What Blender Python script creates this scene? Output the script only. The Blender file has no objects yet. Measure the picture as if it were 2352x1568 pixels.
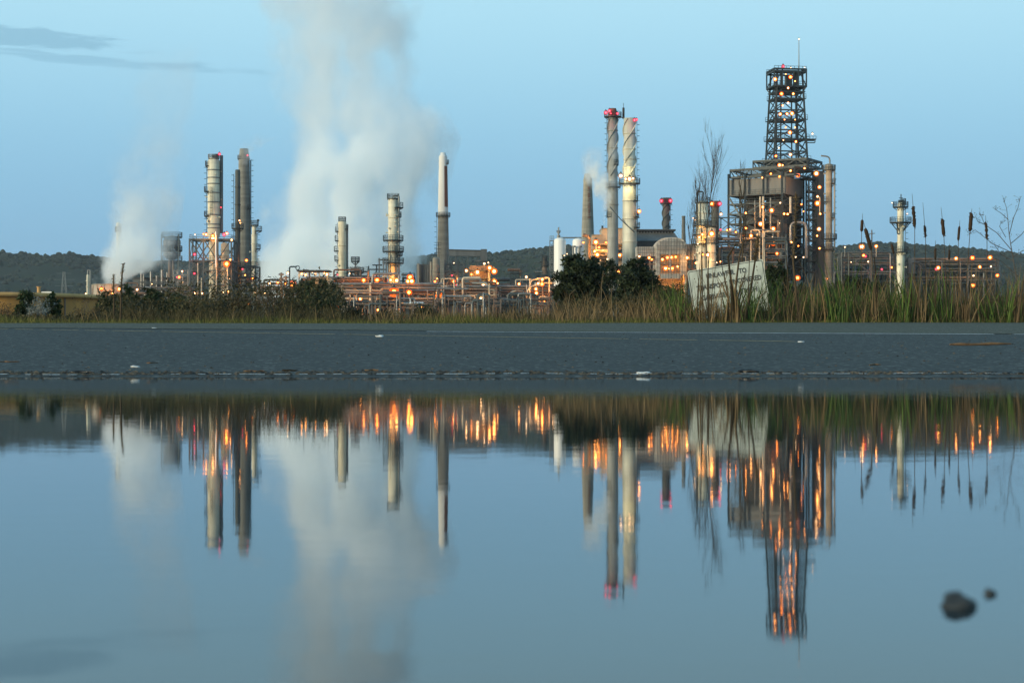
import bpy, math, random
from mathutils import Vector, Matrix, noise as mnoise

random.seed(7)
SC = bpy.context.scene
COL = SC.collection
F, CU, HV, H = 3920.0, 1176.0, 805.0, 0.15      # survey constants: focal length, principal column, eye line, eye height
G0 = 0.55                                        # level of the plain the refinery stands on
R = math.radians


def P(u, v, Y):
    """A surveyed bearing (u across, v up) at the distance Y, in metres."""
    return Vector(((u - CU) * Y / F, Y, H + (HV - v) * Y / F))


def W(n, Y):
    return n * Y / F


# ------------------------------------------------------------------ materials
def nt(m):
    m.use_nodes = True
    t = m.node_tree
    t.nodes.clear()
    return t, t.nodes, t.links


def node(t, kind, **kw):
    n = t.nodes.new(kind)
    for k, v in kw.items():
        if k in n.inputs.keys() if isinstance(k, str) else False:
            n.inputs[k].default_value = v
        else:
            setattr(n, k, v)
    return n


MATS = {}


def mat(name, col, rough=0.6, metal=0.0, var=0.25, scale=0.6, stretch=(1, 1, 0.18), col2=None, spec=0.4, bump=0.0, bscale=20, bands=None):
    """Painted or bare surface with blotches and vertical run-off stains."""
    m = bpy.data.materials.new(name)
    t, N, L = nt(m)
    out = N.new('ShaderNodeOutputMaterial')
    b = N.new('ShaderNodeBsdfPrincipled')
    b.inputs['Roughness'].default_value = rough
    b.inputs['Metallic'].default_value = metal
    b.inputs['Specular IOR Level'].default_value = spec
    tc = N.new('ShaderNodeTexCoord')
    mp = N.new('ShaderNodeMapping')
    mp.inputs['Scale'].default_value = stretch
    nz = N.new('ShaderNodeTexNoise')
    nz.inputs['Scale'].default_value = scale
    nz.inputs['Detail'].default_value = 5
    nz.inputs['Roughness'].default_value = 0.65
    rp = N.new('ShaderNodeMapRange')
    rp.inputs['From Min'].default_value = 0.32
    rp.inputs['From Max'].default_value = 0.68
    mx = N.new('ShaderNodeMix')
    mx.data_type = 'RGBA'
    c2 = col2 or tuple(c * (1 - var * 1.6) for c in col)
    mx.inputs['A'].default_value = (*c2, 1)
    mx.inputs['B'].default_value = (*[min(1, c * (1 + var * .3)) for c in col], 1)
    L.new(tc.outputs['Object'], mp.inputs['Vector'])
    L.new(mp.outputs[0], nz.inputs['Vector'])
    L.new(nz.outputs['Fac'], rp.inputs['Value'])
    L.new(rp.outputs[0], mx.inputs['Factor'])
    res = mx.outputs['Result']
    if bands:                                   # plate seams or pour joints, every few metres up
        sz = N.new('ShaderNodeSeparateXYZ')
        L.new(tc.outputs['Object'], sz.inputs[0])
        q = N.new('ShaderNodeMath')
        q.operation = 'MULTIPLY_ADD'
        q.inputs[1].default_value = 1 / bands[0]
        L.new(sz.outputs['Z'], q.inputs[0])
        n3 = N.new('ShaderNodeTexNoise')
        n3.noise_dimensions = '1D'
        n3.inputs['Scale'].default_value = 1.0
        n3.inputs['Detail'].default_value = 3
        L.new(q.outputs[0], n3.inputs['W'])
        r3 = N.new('ShaderNodeMapRange')
        r3.inputs['From Min'].default_value = .35
        r3.inputs['From Max'].default_value = .65
        r3.inputs['To Min'].default_value = 1 - bands[1]
        r3.inputs['To Max'].default_value = 1.0
        L.new(n3.outputs['Fac'], r3.inputs['Value'])
        m3 = N.new('ShaderNodeMix')
        m3.data_type = 'RGBA'
        m3.blend_type = 'MULTIPLY'
        m3.inputs['Factor'].default_value = 1
        L.new(res, m3.inputs['A'])
        L.new(r3.outputs[0], m3.inputs['B'])
        res = m3.outputs['Result']
    L.new(res, b.inputs['Base Color'])
    if bump:
        n2 = N.new('ShaderNodeTexNoise')
        n2.inputs['Scale'].default_value = bscale
        n2.inputs['Detail'].default_value = 4
        bp = N.new('ShaderNodeBump')
        bp.inputs['Strength'].default_value = bump
        bp.inputs['Distance'].default_value = 0.02
        L.new(tc.outputs['Object'], n2.inputs['Vector'])
        L.new(n2.outputs['Fac'], bp.inputs['Height'])
        L.new(bp.outputs[0], b.inputs['Normal'])
    L.new(b.outputs[0], out.inputs['Surface'])
    MATS[name] = m
    return m


mat('white_steel', (.80, .75, .58), .5, 0, .3, .9, (1, 1, .1), bands=(1.6, .14))
mat('cream_steel', (.70, .63, .45), .5, 0, .3, .9, (1, 1, .1), bands=(1.6, .14))
mat('silo_white', (.74, .73, .7), .45, 0, .08, .4)
mat('concrete', (.255, .255, .228), .85, 0, .3, .5, (1, 1, .07), bands=(1.3, .25))
mat('pale_concrete', (.37, .355, .30), .85, 0, .3, .5, (1, 1, .07), bands=(1.3, .22))
mat('chimney_white', (.66, .66, .64), .7, 0, .12, .3, (1, 1, .1))
mat('brick_red', (.2, .085, .06), .8, 0, .3, .8)
mat('dark_steel', (.032, .046, .052), .55, .1, .3, .8)
mat('frame_steel', (.085, .105, .11), .55, .1, .3, .8)
mat('galvanised', (.2, .21, .205), .45, .3, .25, .8)
mat('pipe_silver', (.26, .25, .24), .38, .35, .25, .7, (1, 1, 1))
mat('pipe_rust', (.2, .12, .085), .6, .1, .35, .7, (1, 1, 1))
mat('pipe_cream', (.52, .45, .34), .45, .05, .2, .6, (1, 1, 1))
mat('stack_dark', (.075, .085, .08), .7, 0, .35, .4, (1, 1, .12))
mat('strake_grey', (.34, .35, .325), .6, 0, .3, .6, (1, 1, .1), bands=(3, .18))
mat('strake_pale', (.58, .57, .47), .55, 0, .3, .6, (1, 1, .1), bands=(3, .15))
mat('panel_grey', (.165, .165, .158), .7, 0, .1, .4)
mat('shaft_grey', (.13, .125, .12), .75, 0, .2, .4)
mat('beige_wall', (.44, .39, .31), .75, 0, .16, .3)
mat('dark_roof', (.06, .06, .062), .6, 0, .3, .5)
mat('slate_wall', (.13, .14, .145), .7, 0, .25, .4)
mat('scaffold_cladding', (.5, .47, .42), .7, 0, .3, .5, (1.6, 1, .6))
mat('brown_wall', (.19, .14, .11), .8, 0, .3, .4)
mat('ochre_tank', (.54, .25, .05), .65, 0, .22, .25, (1, 1, .12))
mat('ochre_rim', (.6, .34, .12), .6, 0, .2, .3, (1, 1, .3))
mat('black_paint', (.02, .02, .022), .6, 0, .3, 2)
mat('pale_glass', (.55, .58, .6), .2, 0, .2, 1)
mat('drum_cedar', (.42, .37, .31), .8, 0, .22, .8, (3, 3, .1))
mat('bark', (.075, .058, .042), .9, 0, .35, 6, (1, 1, .3))
mat('grey_twig', (.1, .085, .07), .9, 0, .35, 8, (1, 1, .3))
mat('sign_white', (.6, .64, .56), .6, 0, .24, 4, (1, 1, .5))
mat('sign_black', (.03, .032, .033), .6, 0, .4, 9, (1, 1, 1), col2=(.15, .155, .145))
mat('sign_rust', (.13, .06, .02), .9, 0, .4, 12, (1, 1, 1))
mat('weathered_wood', (.13, .1, .075), .9, 0, .35, 6, (1, 1, .15))
mat('stick_brown', (.17, .1, .05), .85, 0, .4, 9, (1, 1, 1))
mat('wet_black', (.012, .012, .012), .35, 0, .4, 9, (1, 1, 1))
mat('paper_white', (.6, .62, .62), .7, 0, .2, 9, (1, 1, 1))
mat('stone', (.03, .034, .036), .5, 0, .4, 60, (1, 1, 1))


def leaf_mat(name, a, b, scale=1.5, rough=.7, trans=.12):
    """Leaf or blade: the hue differs from plant to plant and clump to clump."""
    m = bpy.data.materials.new(name)
    t, N, L = nt(m)
    out = N.new('ShaderNodeOutputMaterial')
    p = N.new('ShaderNodeBsdfPrincipled')
    p.inputs['Roughness'].default_value = rough
    p.inputs['Specular IOR Level'].default_value = .25
    g = N.new('ShaderNodeTexCoord')
    nz = N.new('ShaderNodeTexNoise')
    nz.inputs['Scale'].default_value = scale
    nz.inputs['Detail'].default_value = 4
    at = N.new('ShaderNodeAttribute')
    at.attribute_name = 'tone'
    ad = N.new('ShaderNodeMath')
    ad.operation = 'ADD'
    mr = N.new('ShaderNodeMapRange')
    mr.inputs['From Min'].default_value = .55
    mr.inputs['From Max'].default_value = 1.35
    mx = N.new('ShaderNodeMix')
    mx.data_type = 'RGBA'
    mx.inputs['A'].default_value = (*a, 1)
    mx.inputs['B'].default_value = (*b, 1)
    L.new(g.outputs['Object'], nz.inputs['Vector'])
    L.new(nz.outputs['Fac'], ad.inputs[0])
    L.new(at.outputs['Fac'], ad.inputs[1])
    L.new(ad.outputs[0], mr.inputs['Value'])
    L.new(mr.outputs[0], mx.inputs['Factor'])
    L.new(mx.outputs['Result'], p.inputs['Base Color'])
    tr = N.new('ShaderNodeBsdfTranslucent')
    L.new(mx.outputs['Result'], tr.inputs['Color'])
    ms = N.new('ShaderNodeMixShader')
    ms.inputs[0].default_value = trans
    L.new(p.outputs[0], ms.inputs[1])
    L.new(tr.outputs[0], ms.inputs[2])
    L.new(ms.outputs[0], out.inputs['Surface'])
    MATS[name] = m


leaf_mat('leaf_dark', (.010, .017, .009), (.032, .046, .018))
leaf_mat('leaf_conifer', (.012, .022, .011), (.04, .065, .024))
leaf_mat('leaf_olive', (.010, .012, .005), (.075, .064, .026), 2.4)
leaf_mat('leaf_brown', (.022, .015, .008), (.12, .082, .04), 2.4)
leaf_mat('leaf_pale', (.12, .13, .12), (.3, .32, .3))
leaf_mat('grass_green', (.02, .032, .006), (.15, .15, .035), 2.2)
leaf_mat('reed_dry', (.03, .02, .009), (.20, .138, .066), 2.2)
leaf_mat('reed_pale', (.13, .1, .06), (.33, .26, .16), .9)
leaf_mat('reed_green', (.012, .028, .006), (.085, .14, .025), 2.0)
leaf_mat('cattail_head', (.035, .02, .01), (.11, .065, .03), 9)
leaf_mat('stalk_brown', (.07, .048, .026), (.2, .14, .075), 3)


def emit_mat(name, col, s):
    m = bpy.data.materials.new(name)
    t, N, L = nt(m)
    out = N.new('ShaderNodeOutputMaterial')
    e = N.new('ShaderNodeEmission')
    e.inputs['Color'].default_value = (*col, 1)
    e.inputs['Strength'].default_value = s
    L.new(e.outputs[0], out.inputs['Surface'])
    MATS[name] = m
    return m


def globe_mat(name, col, s, fac):
    """Shell round the bulb; its own emission imitates the halo of the lamp."""
    m = emit_mat(name, col, s)  # emits by itself: the lamp's halo put into the shell
    t = m.node_tree
    e = next(n for n in t.nodes if n.type == 'EMISSION')
    out = next(n for n in t.nodes if n.type == 'OUTPUT_MATERIAL')
    tr = t.nodes.new('ShaderNodeBsdfTransparent')
    ms = t.nodes.new('ShaderNodeMixShader')
    ms.inputs[0].default_value = fac
    t.links.new(tr.outputs[0], ms.inputs[1])
    t.links.new(e.outputs[0], ms.inputs[2])
    t.links.new(ms.outputs[0], out.inputs['Surface'])
    m.cycles.emission_sampling = 'NONE'
    return m


emit_mat('bulb_p', (1, .56, .24), 26)
globe_mat('globe_p', (1, .26, .04), 1.5, .42)
emit_mat('bulb_d', (1, .30, .045), 34)
globe_mat('globe_d', (1, .11, .006), 1.9, .55)
emit_mat('bulb_o', (1, .40, .09), 38)
globe_mat('globe_o', (1, .15, .006), 1.9, .5)
emit_mat('bulb_w', (1, .62, .32), 13)
globe_mat('globe_w', (1, .48, .2), .7, .35)
emit_mat('bulb_r', (1, .07, .10), 11)
globe_mat('globe_r', (1, .04, .09), .9, .5)


# ------------------------------------------------------------------ mesh builder
class MB:
    def __init__(s):
        s.v, s.f, s.sm, s.mi, s.tone = [], [], [], [], []
        s.cur = 0

    def add(s, vs, fs, smooth=False, tone=.5):
        b = len(s.v)
        s.v.extend(vs)
        for f in fs:
            s.f.append([b + i for i in f])
            s.sm.append(smooth)
            s.mi.append(s.cur)
            s.tone.append(tone)

    def box(s, c, d, rz=0.0):
        x, y, z = d[0] / 2, d[1] / 2, d[2] / 2
        ca, sa = math.cos(rz), math.sin(rz)
        vs = []
        for sx, sy, sz in ((-1, -1, -1), (1, -1, -1), (1, 1, -1), (-1, 1, -1), (-1, -1, 1), (1, -1, 1), (1, 1, 1), (-1, 1, 1)):
            px, py = sx * x, sy * y
            vs.append(Vector((c[0] + px * ca - py * sa, c[1] + px * sa + py * ca, c[2] + sz * z)))
        s.add(vs, [(0, 3, 2, 1), (4, 5, 6, 7), (0, 1, 5, 4), (1, 2, 6, 5), (2, 3, 7, 6), (3, 0, 4, 7)])

    def beam(s, a, b, w, h=None):
        a, b = Vector(a), Vector(b)
        d = (b - a)
        if d.length < 1e-6:
            return
        d.normalize()
        up = Vector((0, 0, 1)) if abs(d.z) < .9 else Vector((0, 1, 0))
        x = d.cross(up).normalized() * w / 2
        y = x.normalized().cross(d).normalized() * (h or w) / 2
        vs = [p + i * x + j * y for p in (a, b) for i, j in ((-1, -1), (1, -1), (1, 1), (-1, 1))]
        s.add(vs, [(3, 2, 1, 0), (4, 5, 6, 7), (0, 1, 5, 4), (1, 2, 6, 5), (2, 3, 7, 6), (3, 0, 4, 7)])

    def tube(s, pts, r, n=8, caps=True, tone=.5):
        pts = [Vector(p) for p in pts]
        rs = r if isinstance(r, (list, tuple)) else [r] * len(pts)
        rings = []
        prev = None
        for i, p in enumerate(pts):
            if i == 0:
                d = pts[1] - p
            elif i == len(pts) - 1:
                d = p - pts[i - 1]
            else:
                d = (pts[i + 1] - p).normalized() + (p - pts[i - 1]).normalized()
            if d.length < 1e-9:
                d = Vector((0, 0, 1))
            d.normalize()
            if prev is None:
                up = Vector((0, 0, 1)) if abs(d.z) < .9 else Vector((1, 0, 0))
                x = d.cross(up).normalized()
            else:
                x = (prev - d * prev.dot(d))
                x = x.normalized() if x.length > 1e-6 else d.orthogonal().normalized()
            prev = x
            y = d.cross(x)
            rings.append([p + (x * math.cos(2 * math.pi * k / n) + y * math.sin(2 * math.pi * k / n)) * rs[i] for k in range(n)])
        vs = [q for rg in rings for q in rg]
        fs = []
        for i in range(len(rings) - 1):
            for k in range(n):
                fs.append((i * n + k, i * n + (k + 1) % n, (i + 1) * n + (k + 1) % n, (i + 1) * n + k))
        s.add(vs, fs, True, tone)
        if caps:
            s.add(rings[0], [tuple(range(n))[::-1]], False, tone)
            s.add(rings[-1], [tuple(range(n))], False, tone)

    def bend_pipe(s, pts, r, n=8, rad=None):
        """Pipe with rounded elbows."""
        pts = [Vector(p) for p in pts]
        rad = rad or r * 2.2
        out = [pts[0]]
        for i in range(1, len(pts) - 1):
            a = (pts[i - 1] - pts[i])
            b = (pts[i + 1] - pts[i])
            q = min(rad, a.length * .45, b.length * .45)
            p0, p1 = pts[i] + a.normalized() * q, pts[i] + b.normalized() * q
            for k in range(5):
                t = k / 4
                out.append(p0 * (1 - t) ** 2 + pts[i] * 2 * t * (1 - t) + p1 * t * t)
        out.append(pts[-1])
        s.tube(out, r, n)

    def lathe(s, prof, c=(0, 0), n=28, sy=1.0, caps=True):
        """prof: (radius, z) from bottom to top."""
        vs, fs = [], []
        for r, z in prof:
            for k in range(n):
                a = 2 * math.pi * k / n
                vs.append(Vector((c[0] + r * math.cos(a), c[1] + r * sy * math.sin(a), z)))
        for i in range(len(prof) - 1):
            sharp = False
            for k in range(n):
                fs.append((i * n + k, i * n + (k + 1) % n, (i + 1) * n + (k + 1) % n, (i + 1) * n + k))
        s.add(vs, fs, True)
        if caps:
            if prof[0][0] > 1e-4:
                s.add(vs[:n], [tuple(range(n))[::-1]])
            if prof[-1][0] > 1e-4:
                s.add(vs[-n:], [tuple(range(n))])

    def sphere(s, c, r, n=10, sz=1.0):
        c = Vector(c)
        prof = [(max(1e-5, r * math.sin(math.pi * i / (n // 2 + 1))), -r * sz * math.cos(math.pi * i / (n // 2 + 1)) + c.z) for i in range(n // 2 + 2)]
        s.lathe(prof, (c.x, c.y), n, caps=False)

    def ribbon(s, pts, ws, side, tone):
        vs, fs = [], []
        for p, w in zip(pts, ws):
            vs += [p - side * w / 2, p + side * w / 2]
        for i in range(len(pts) - 1):
            fs.append((2 * i, 2 * i + 1, 2 * i + 3, 2 * i + 2))
        s.add(vs, fs, False, tone)

    def build(s, name, m, parent=None, org=None):
        ms = m if isinstance(m, (list, tuple)) else [m]
        root = parent
        while root is not None and root.parent is not None:
            root = root.parent
        o_ = Vector(org) if org is not None else (root.location.copy() if root else Vector((0, 0, 0)))
        me = bpy.data.meshes.new(name)
        me.from_pydata([tuple(p - o_) for p in s.v], [], s.f)
        me.polygons.foreach_set('use_smooth', s.sm)
        me.polygons.foreach_set('material_index', s.mi)
        for k in ms:
            me.materials.append(MATS[k])
        if any(abs(t - .5) > 1e-6 for t in s.tone):
            a = me.attributes.new('tone', 'FLOAT', 'FACE')
            a.data.foreach_set('value', s.tone)
        me.validate()
        me.update()
        ob = bpy.data.objects.new(name, me)
        COL.objects.link(ob)
        if parent is not None:
            ob.parent = parent
        else:
            ob.location = o_
        return ob


def tag(o, label=None, cat=None, group=None, kind=None):
    if label:
        o['label'] = label
    if cat:
        o['category'] = cat
    if group:
        o['group'] = group
    if kind:
        o['kind'] = kind
    return o


def thing(name, label, cat, loc, group=None):
    o = bpy.data.objects.new(name, None)
    o.empty_display_size = .5
    o.location = loc
    COL.objects.link(o)
    return tag(o, label, cat, group)


# ------------------------------------------------------------------ lamps
LAMP_MESH = {}
GLOW = {}          # lamps given an added spot for their spill, in watts


def lamp_mesh(kind):
    if kind in LAMP_MESH:
        return LAMP_MESH[kind]
    mb = MB()
    mb.cur = 0
    mb.sphere((0, 0, 0), .46, 10)
    mb.cur = 1
    mb.sphere((0, 0, 0), 1.0, 14)
    mb.cur = 2
    mb.lathe([(.62, .8), (.5, 1.02), (.2, 1.2), (.12, 1.5)], n=10)     # cap over the globe
    mb.tube([(0, 0, 1.45), (0, .5, 1.6), (0, 1.3, 1.5)], .08, 6)        # bracket
    o = mb.build('lamp', ['bulb_' + kind, 'globe_' + kind, 'dark_steel'])
    LAMP_MESH[kind] = o.data
    bpy.data.objects.remove(o)
    return LAMP_MESH[kind]


def lamp(root, u, v, Y, r=.5, kind='o', pole=False):
    p = P(u, v, Y)
    o = bpy.data.objects.new('lamp', lamp_mesh(kind))
    COL.objects.link(o)
    o.parent = root
    o.location = p - root.location
    h_ = (u * 7.31 + v * 3.17) % 1.0
    r *= .62 + .5 * h_
    if kind == 'o':
        q_ = (u * 3.77 + v * 1.93) % 1.0
        kind = 'p' if q_ < .18 else 'd' if q_ > .7 else 'o'
        o.data = lamp_mesh(kind)
    o.scale = (r, r, r)
    if GLOW.get((round(u), round(v))):
        w = GLOW[(round(u), round(v))]
        li = bpy.data.lights.new('spill_spot', 'SPOT')        # added spot for the lamp's spill, turned away from the water
        li.spot_size = R(165)
        li.spot_blend = .6
        li.energy = w
        li.color = {'o': (1, .36, .05), 'p': (1, .45, .12), 'd': (1, .28, .03), 'w': (1, .8, .35), 'r': (1, .05, .1)}[kind]
        li.shadow_soft_size = r * .5
        lo = bpy.data.objects.new('spill_spot', li)
        COL.objects.link(lo)
        lo.parent = o
        lo.location = (0, -1.3, 0)
        lo.rotation_euler = (R(75), 0, 0)
    if pole:
        mb = MB()
        mb.tube([(p.x, p.y + r * 1.3, root.location.z), (p.x, p.y + r * 1.3, p.z + r * 1.5)], .11, 6)
        mb.build('lamp_pole', 'galvanised', root)
    return o


def lamps(root, lst, Y, ox=0.0, kx=1.0, oy=0.0):
    """lst of (u, v, size, kind)"""
    for l in lst:
        lamp(root, ox + l[0] * kx, oy + l[1] * kx, Y, l[2] if len(l) > 2 else .45, l[3] if len(l) > 3 else 'o')


# ------------------------------------------------------------------ columns, platforms, ladders
def platform(root, cx, cy, z, r_in, r_out, a0=0, a1=360, rail=1.3, m='dark_steel'):
    full = a1 - a0 >= 359
    n = max(4, int((a1 - a0) / 15))
    A = [R(a0 + (a1 - a0) * i / n) for i in range(n + 1)]
    mb = MB()
    th = .22
    for i in range(n):
        q = []
        for zz in (z - th, z):
            for rr in (r_in, r_out):
                for a in (A[i], A[i + 1]):
                    q.append(Vector((cx + rr * math.cos(a), cy + rr * math.sin(a), zz)))
        mb.add(q, [(0, 1, 3, 2), (4, 6, 7, 5), (2, 3, 7, 6), (0, 4, 5, 1), (0, 2, 6, 4), (1, 5, 7, 3)])
    for i in range(0, n + (0 if full else 1), 3):
        a = A[i]
        d = Vector((math.cos(a), math.sin(a), 0))
        c = Vector((cx, cy, z - th))
        mb.beam(c + d * (r_out * .97), c + d * r_in + Vector((0, 0, -min(.8, (r_out - r_in) * .9))), .1)
    deck = mb.build('platform', m, root)
    rb = MB()
    pts = [Vector((cx + r_out * .985 * math.cos(a), cy + r_out * .985 * math.sin(a), z)) for a in A]
    for i, p in enumerate(pts):
        if not (full and i == n):
            rb.beam(p, p + Vector((0, 0, rail)), .09)
        if i < n:
            for k in (1.0, .52):
                rb.beam(p + Vector((0, 0, rail * k)), pts[i + 1] + Vector((0, 0, rail * k)), .08)
    rb.build('railing', m, deck)
    return deck


def ladder(root, cx, cy, r, ang, z0, z1, m='dark_steel'):
    mb = MB()
    d = Vector((math.cos(R(ang)), math.sin(R(ang)), 0))
    t = Vector((-d.y, d.x, 0))
    c = Vector((cx, cy, 0)) + d * (r + .25)
    for s in (-1, 1):
        mb.beam(c + t * .25 * s + Vector((0, 0, z0)), c + t * .25 * s + Vector((0, 0, z1)), .08)
    z = z0 + .4
    k = 0
    while z < z1 - .2:
        mb.beam(c - t * .25 + Vector((0, 0, z)), c + t * .25 + Vector((0, 0, z)), .05)
        if k % 2 == 0:
            hp = [c + t * .4 * math.cos(R(a)) + d * (.1 + .65 * math.sin(R(a))) + Vector((0, 0, z)) for a in (0, 45, 90, 135, 180)]
            for i in range(4):
                mb.beam(hp[i], hp[i + 1], .05, .08)
        z += .8
        k += 1
    return mb.build('ladder', m, root)


def column(name, label, cat, uc, Y, prof, m, rings=(), plats=(), lads=(), cap='dome', ring_m=None, group=None, nozzles=0, base=None):
    """prof: (v, half width) from the ground up; plats: (v, half width out, a0, a1); lads: (angle, v0, v1)."""
    base = G0 if base is None else base
    c = P(uc, 0, Y)
    root = thing(name, label, cat, (c.x, Y, base), group)
    pr = []
    for i, (v, hw) in enumerate(prof):
        z = base if v is None else P(0, v, Y).z
        pr.append((W(hw, Y), z))
    top_r, top_z = pr[-1]
    if cap == 'dome':
        for a in (20, 40, 60, 78, 88):
            pr.append((top_r * math.cos(R(a)), top_z + top_r * .55 * math.sin(R(a))))
    elif cap == 'open':
        pr += [(top_r * .86, top_z), (top_r * .84, top_z - top_r * 2.5)]
    mb = MB()
    mb.lathe(pr, (c.x, Y), 32)
    shell = mb.build('shell', m, root)

    def rad(v):
        z = P(0, v, Y).z
        for (r0, z0), (r1, z1) in zip(pr, pr[1:]):
            if z0 <= z <= z1 and z1 > z0:
                return r0 + (r1 - r0) * (z - z0) / (z1 - z0)
        return pr[0][0] if z < pr[0][1] else top_r
    for v in rings:
        z = P(0, v, Y).z
        r = rad(v)
        rb = MB()
        rb.lathe([(r * .98, z - .16), (r + .13, z - .14), (r + .13, z + .14), (r * .98, z + .16)], (c.x, Y), 32, caps=False)
        rb.build('stiffening_ring', ring_m or m, root)
    for pl in plats:
        v, ro, a0, a1 = pl[:4]
        platform(root, c.x, Y, P(0, v, Y).z, rad(v) * 1.0, W(ro, Y), a0, a1)
    for ang, v0, v1 in lads:
        ladder(root, c.x, Y, max(rad(v0), rad(v1)), ang, P(0, v0, Y).z, P(0, v1, Y).z)
    rng = random.Random(int(uc * 7))
    for i in range(nozzles):
        z = base + (top_z - base) * rng.uniform(.45, .97)
        a = R(rng.choice((-160, -130, -60, -30, 0, 180)))
        d = Vector((math.cos(a), math.sin(a), 0))
        r = pr[1][0] if len(pr) > 1 else top_r
        nb = MB()
        q = Vector((c.x, Y, z))
        rr = rad(HV - (z - H) * F / Y)
        nb.tube([q + d * rr * .9, q + d * (rr + .5)], .16, 8)
        nb.tube([q + d * (rr + .5), q + d * (rr + .62)], .27, 8)
        nb.build('nozzle', m, root)
    root['r0'] = top_r
    return root, shell, rad


def frame(root, x0, x1, y0, y1, zs, nx, ny, m='frame_steel', w=.32, brace=True, rail=True, rot=0.0, pivot=None, seed=1, solid=.0, base=G0, bw=.5, bp=.7):
    """Open steel structure: posts, floors with railings, diagonal bracing."""
    rng = random.Random(seed)
    pv = pivot or ((x0 + x1) / 2, (y0 + y1) / 2)
    ca, sa = math.cos(rot), math.sin(rot)

    def T(x, y, z):
        dx, dy = x - pv[0], y - pv[1]
        return Vector((pv[0] + dx * ca - dy * sa, pv[1] + dx * sa + dy * ca, z))
    xs = [x0 + (x1 - x0) * i / nx for i in range(nx + 1)]
    ys = [y0 + (y1 - y0) * i / ny for i in range(ny + 1)]
    for x in xs:
        for y in ys:
            if x in (xs[0], xs[-1]) or y in (ys[0], ys[-1]):
                mb = MB()
                mb.beam(T(x, y, base), T(x, y, zs[-1]), w)
                mb.build('post', m, root)
    for z in zs:
        mb = MB()
        for y in ys:
            mb.beam(T(x0 - w * .4, y, z), T(x1 + w * .4, y, z), w * .8, w * .9)
        for x in xs:
            mb.beam(T(x, y0, z - .01), T(x, y1, z - .01), w * .75, w * .8)
        k = 4
        for i in range(1, k):                                            # joists under the grating
            y = y0 + (y1 - y0) * i / k
            mb.beam(T(x0, y, z + .02), T(x1, y, z + .02), .14)
        if solid:
            c = T((x0 + x1) / 2, (y0 + y1) / 2, z + w * .48)
            mb.box(c, ((x1 - x0) * solid, (y1 - y0) * solid, .07), rot)
        fl = mb.build('floor', m, root)
        if rail:
            rb = MB()
            cs = [(x0, y0), (x1, y0), (x1, y1), (x0, y1), (x0, y0)]
            for (ax, ay), (bx, by) in zip(cs, cs[1:]):
                n = max(2, int(math.hypot(bx - ax, by - ay) / 1.8))
                for i in range(n):
                    p, q = T(ax + (bx - ax) * i / n, ay + (by - ay) * i / n, z), T(ax + (bx - ax) * (i + 1) / n, ay + (by - ay) * (i + 1) / n, z)
                    rb.beam(p, p + Vector((0, 0, 1.3)), .08)
                    for hh in (.65, 1.28):
                        rb.beam(p + Vector((0, 0, hh)), q + Vector((0, 0, hh)), .07)
            rb.build('railing', m, fl)
    if brace:
        mb = MB()
        lv = [base] + list(zs)
        for a, b in zip(lv, lv[1:]):
            if b - a < 1.5:
                continue
            for y in (y0, y1):
                for i in range(nx):
                    r = rng.random()
                    if r < bp:
                        if r < .45 or r > .6:
                            mb.beam(T(xs[i], y, a), T(xs[i + 1], y, b), w * bw)
                        if r > .3:
                            mb.beam(T(xs[i + 1], y + .03, a), T(xs[i], y + .03, b), w * bw)
            for x in (x0, x1):
                for i in range(ny):
                    mb.beam(T(x, ys[i], a), T(x, ys[i + 1], b), w * .45)
        mb.build('bracing', m, root)
    return T


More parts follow.
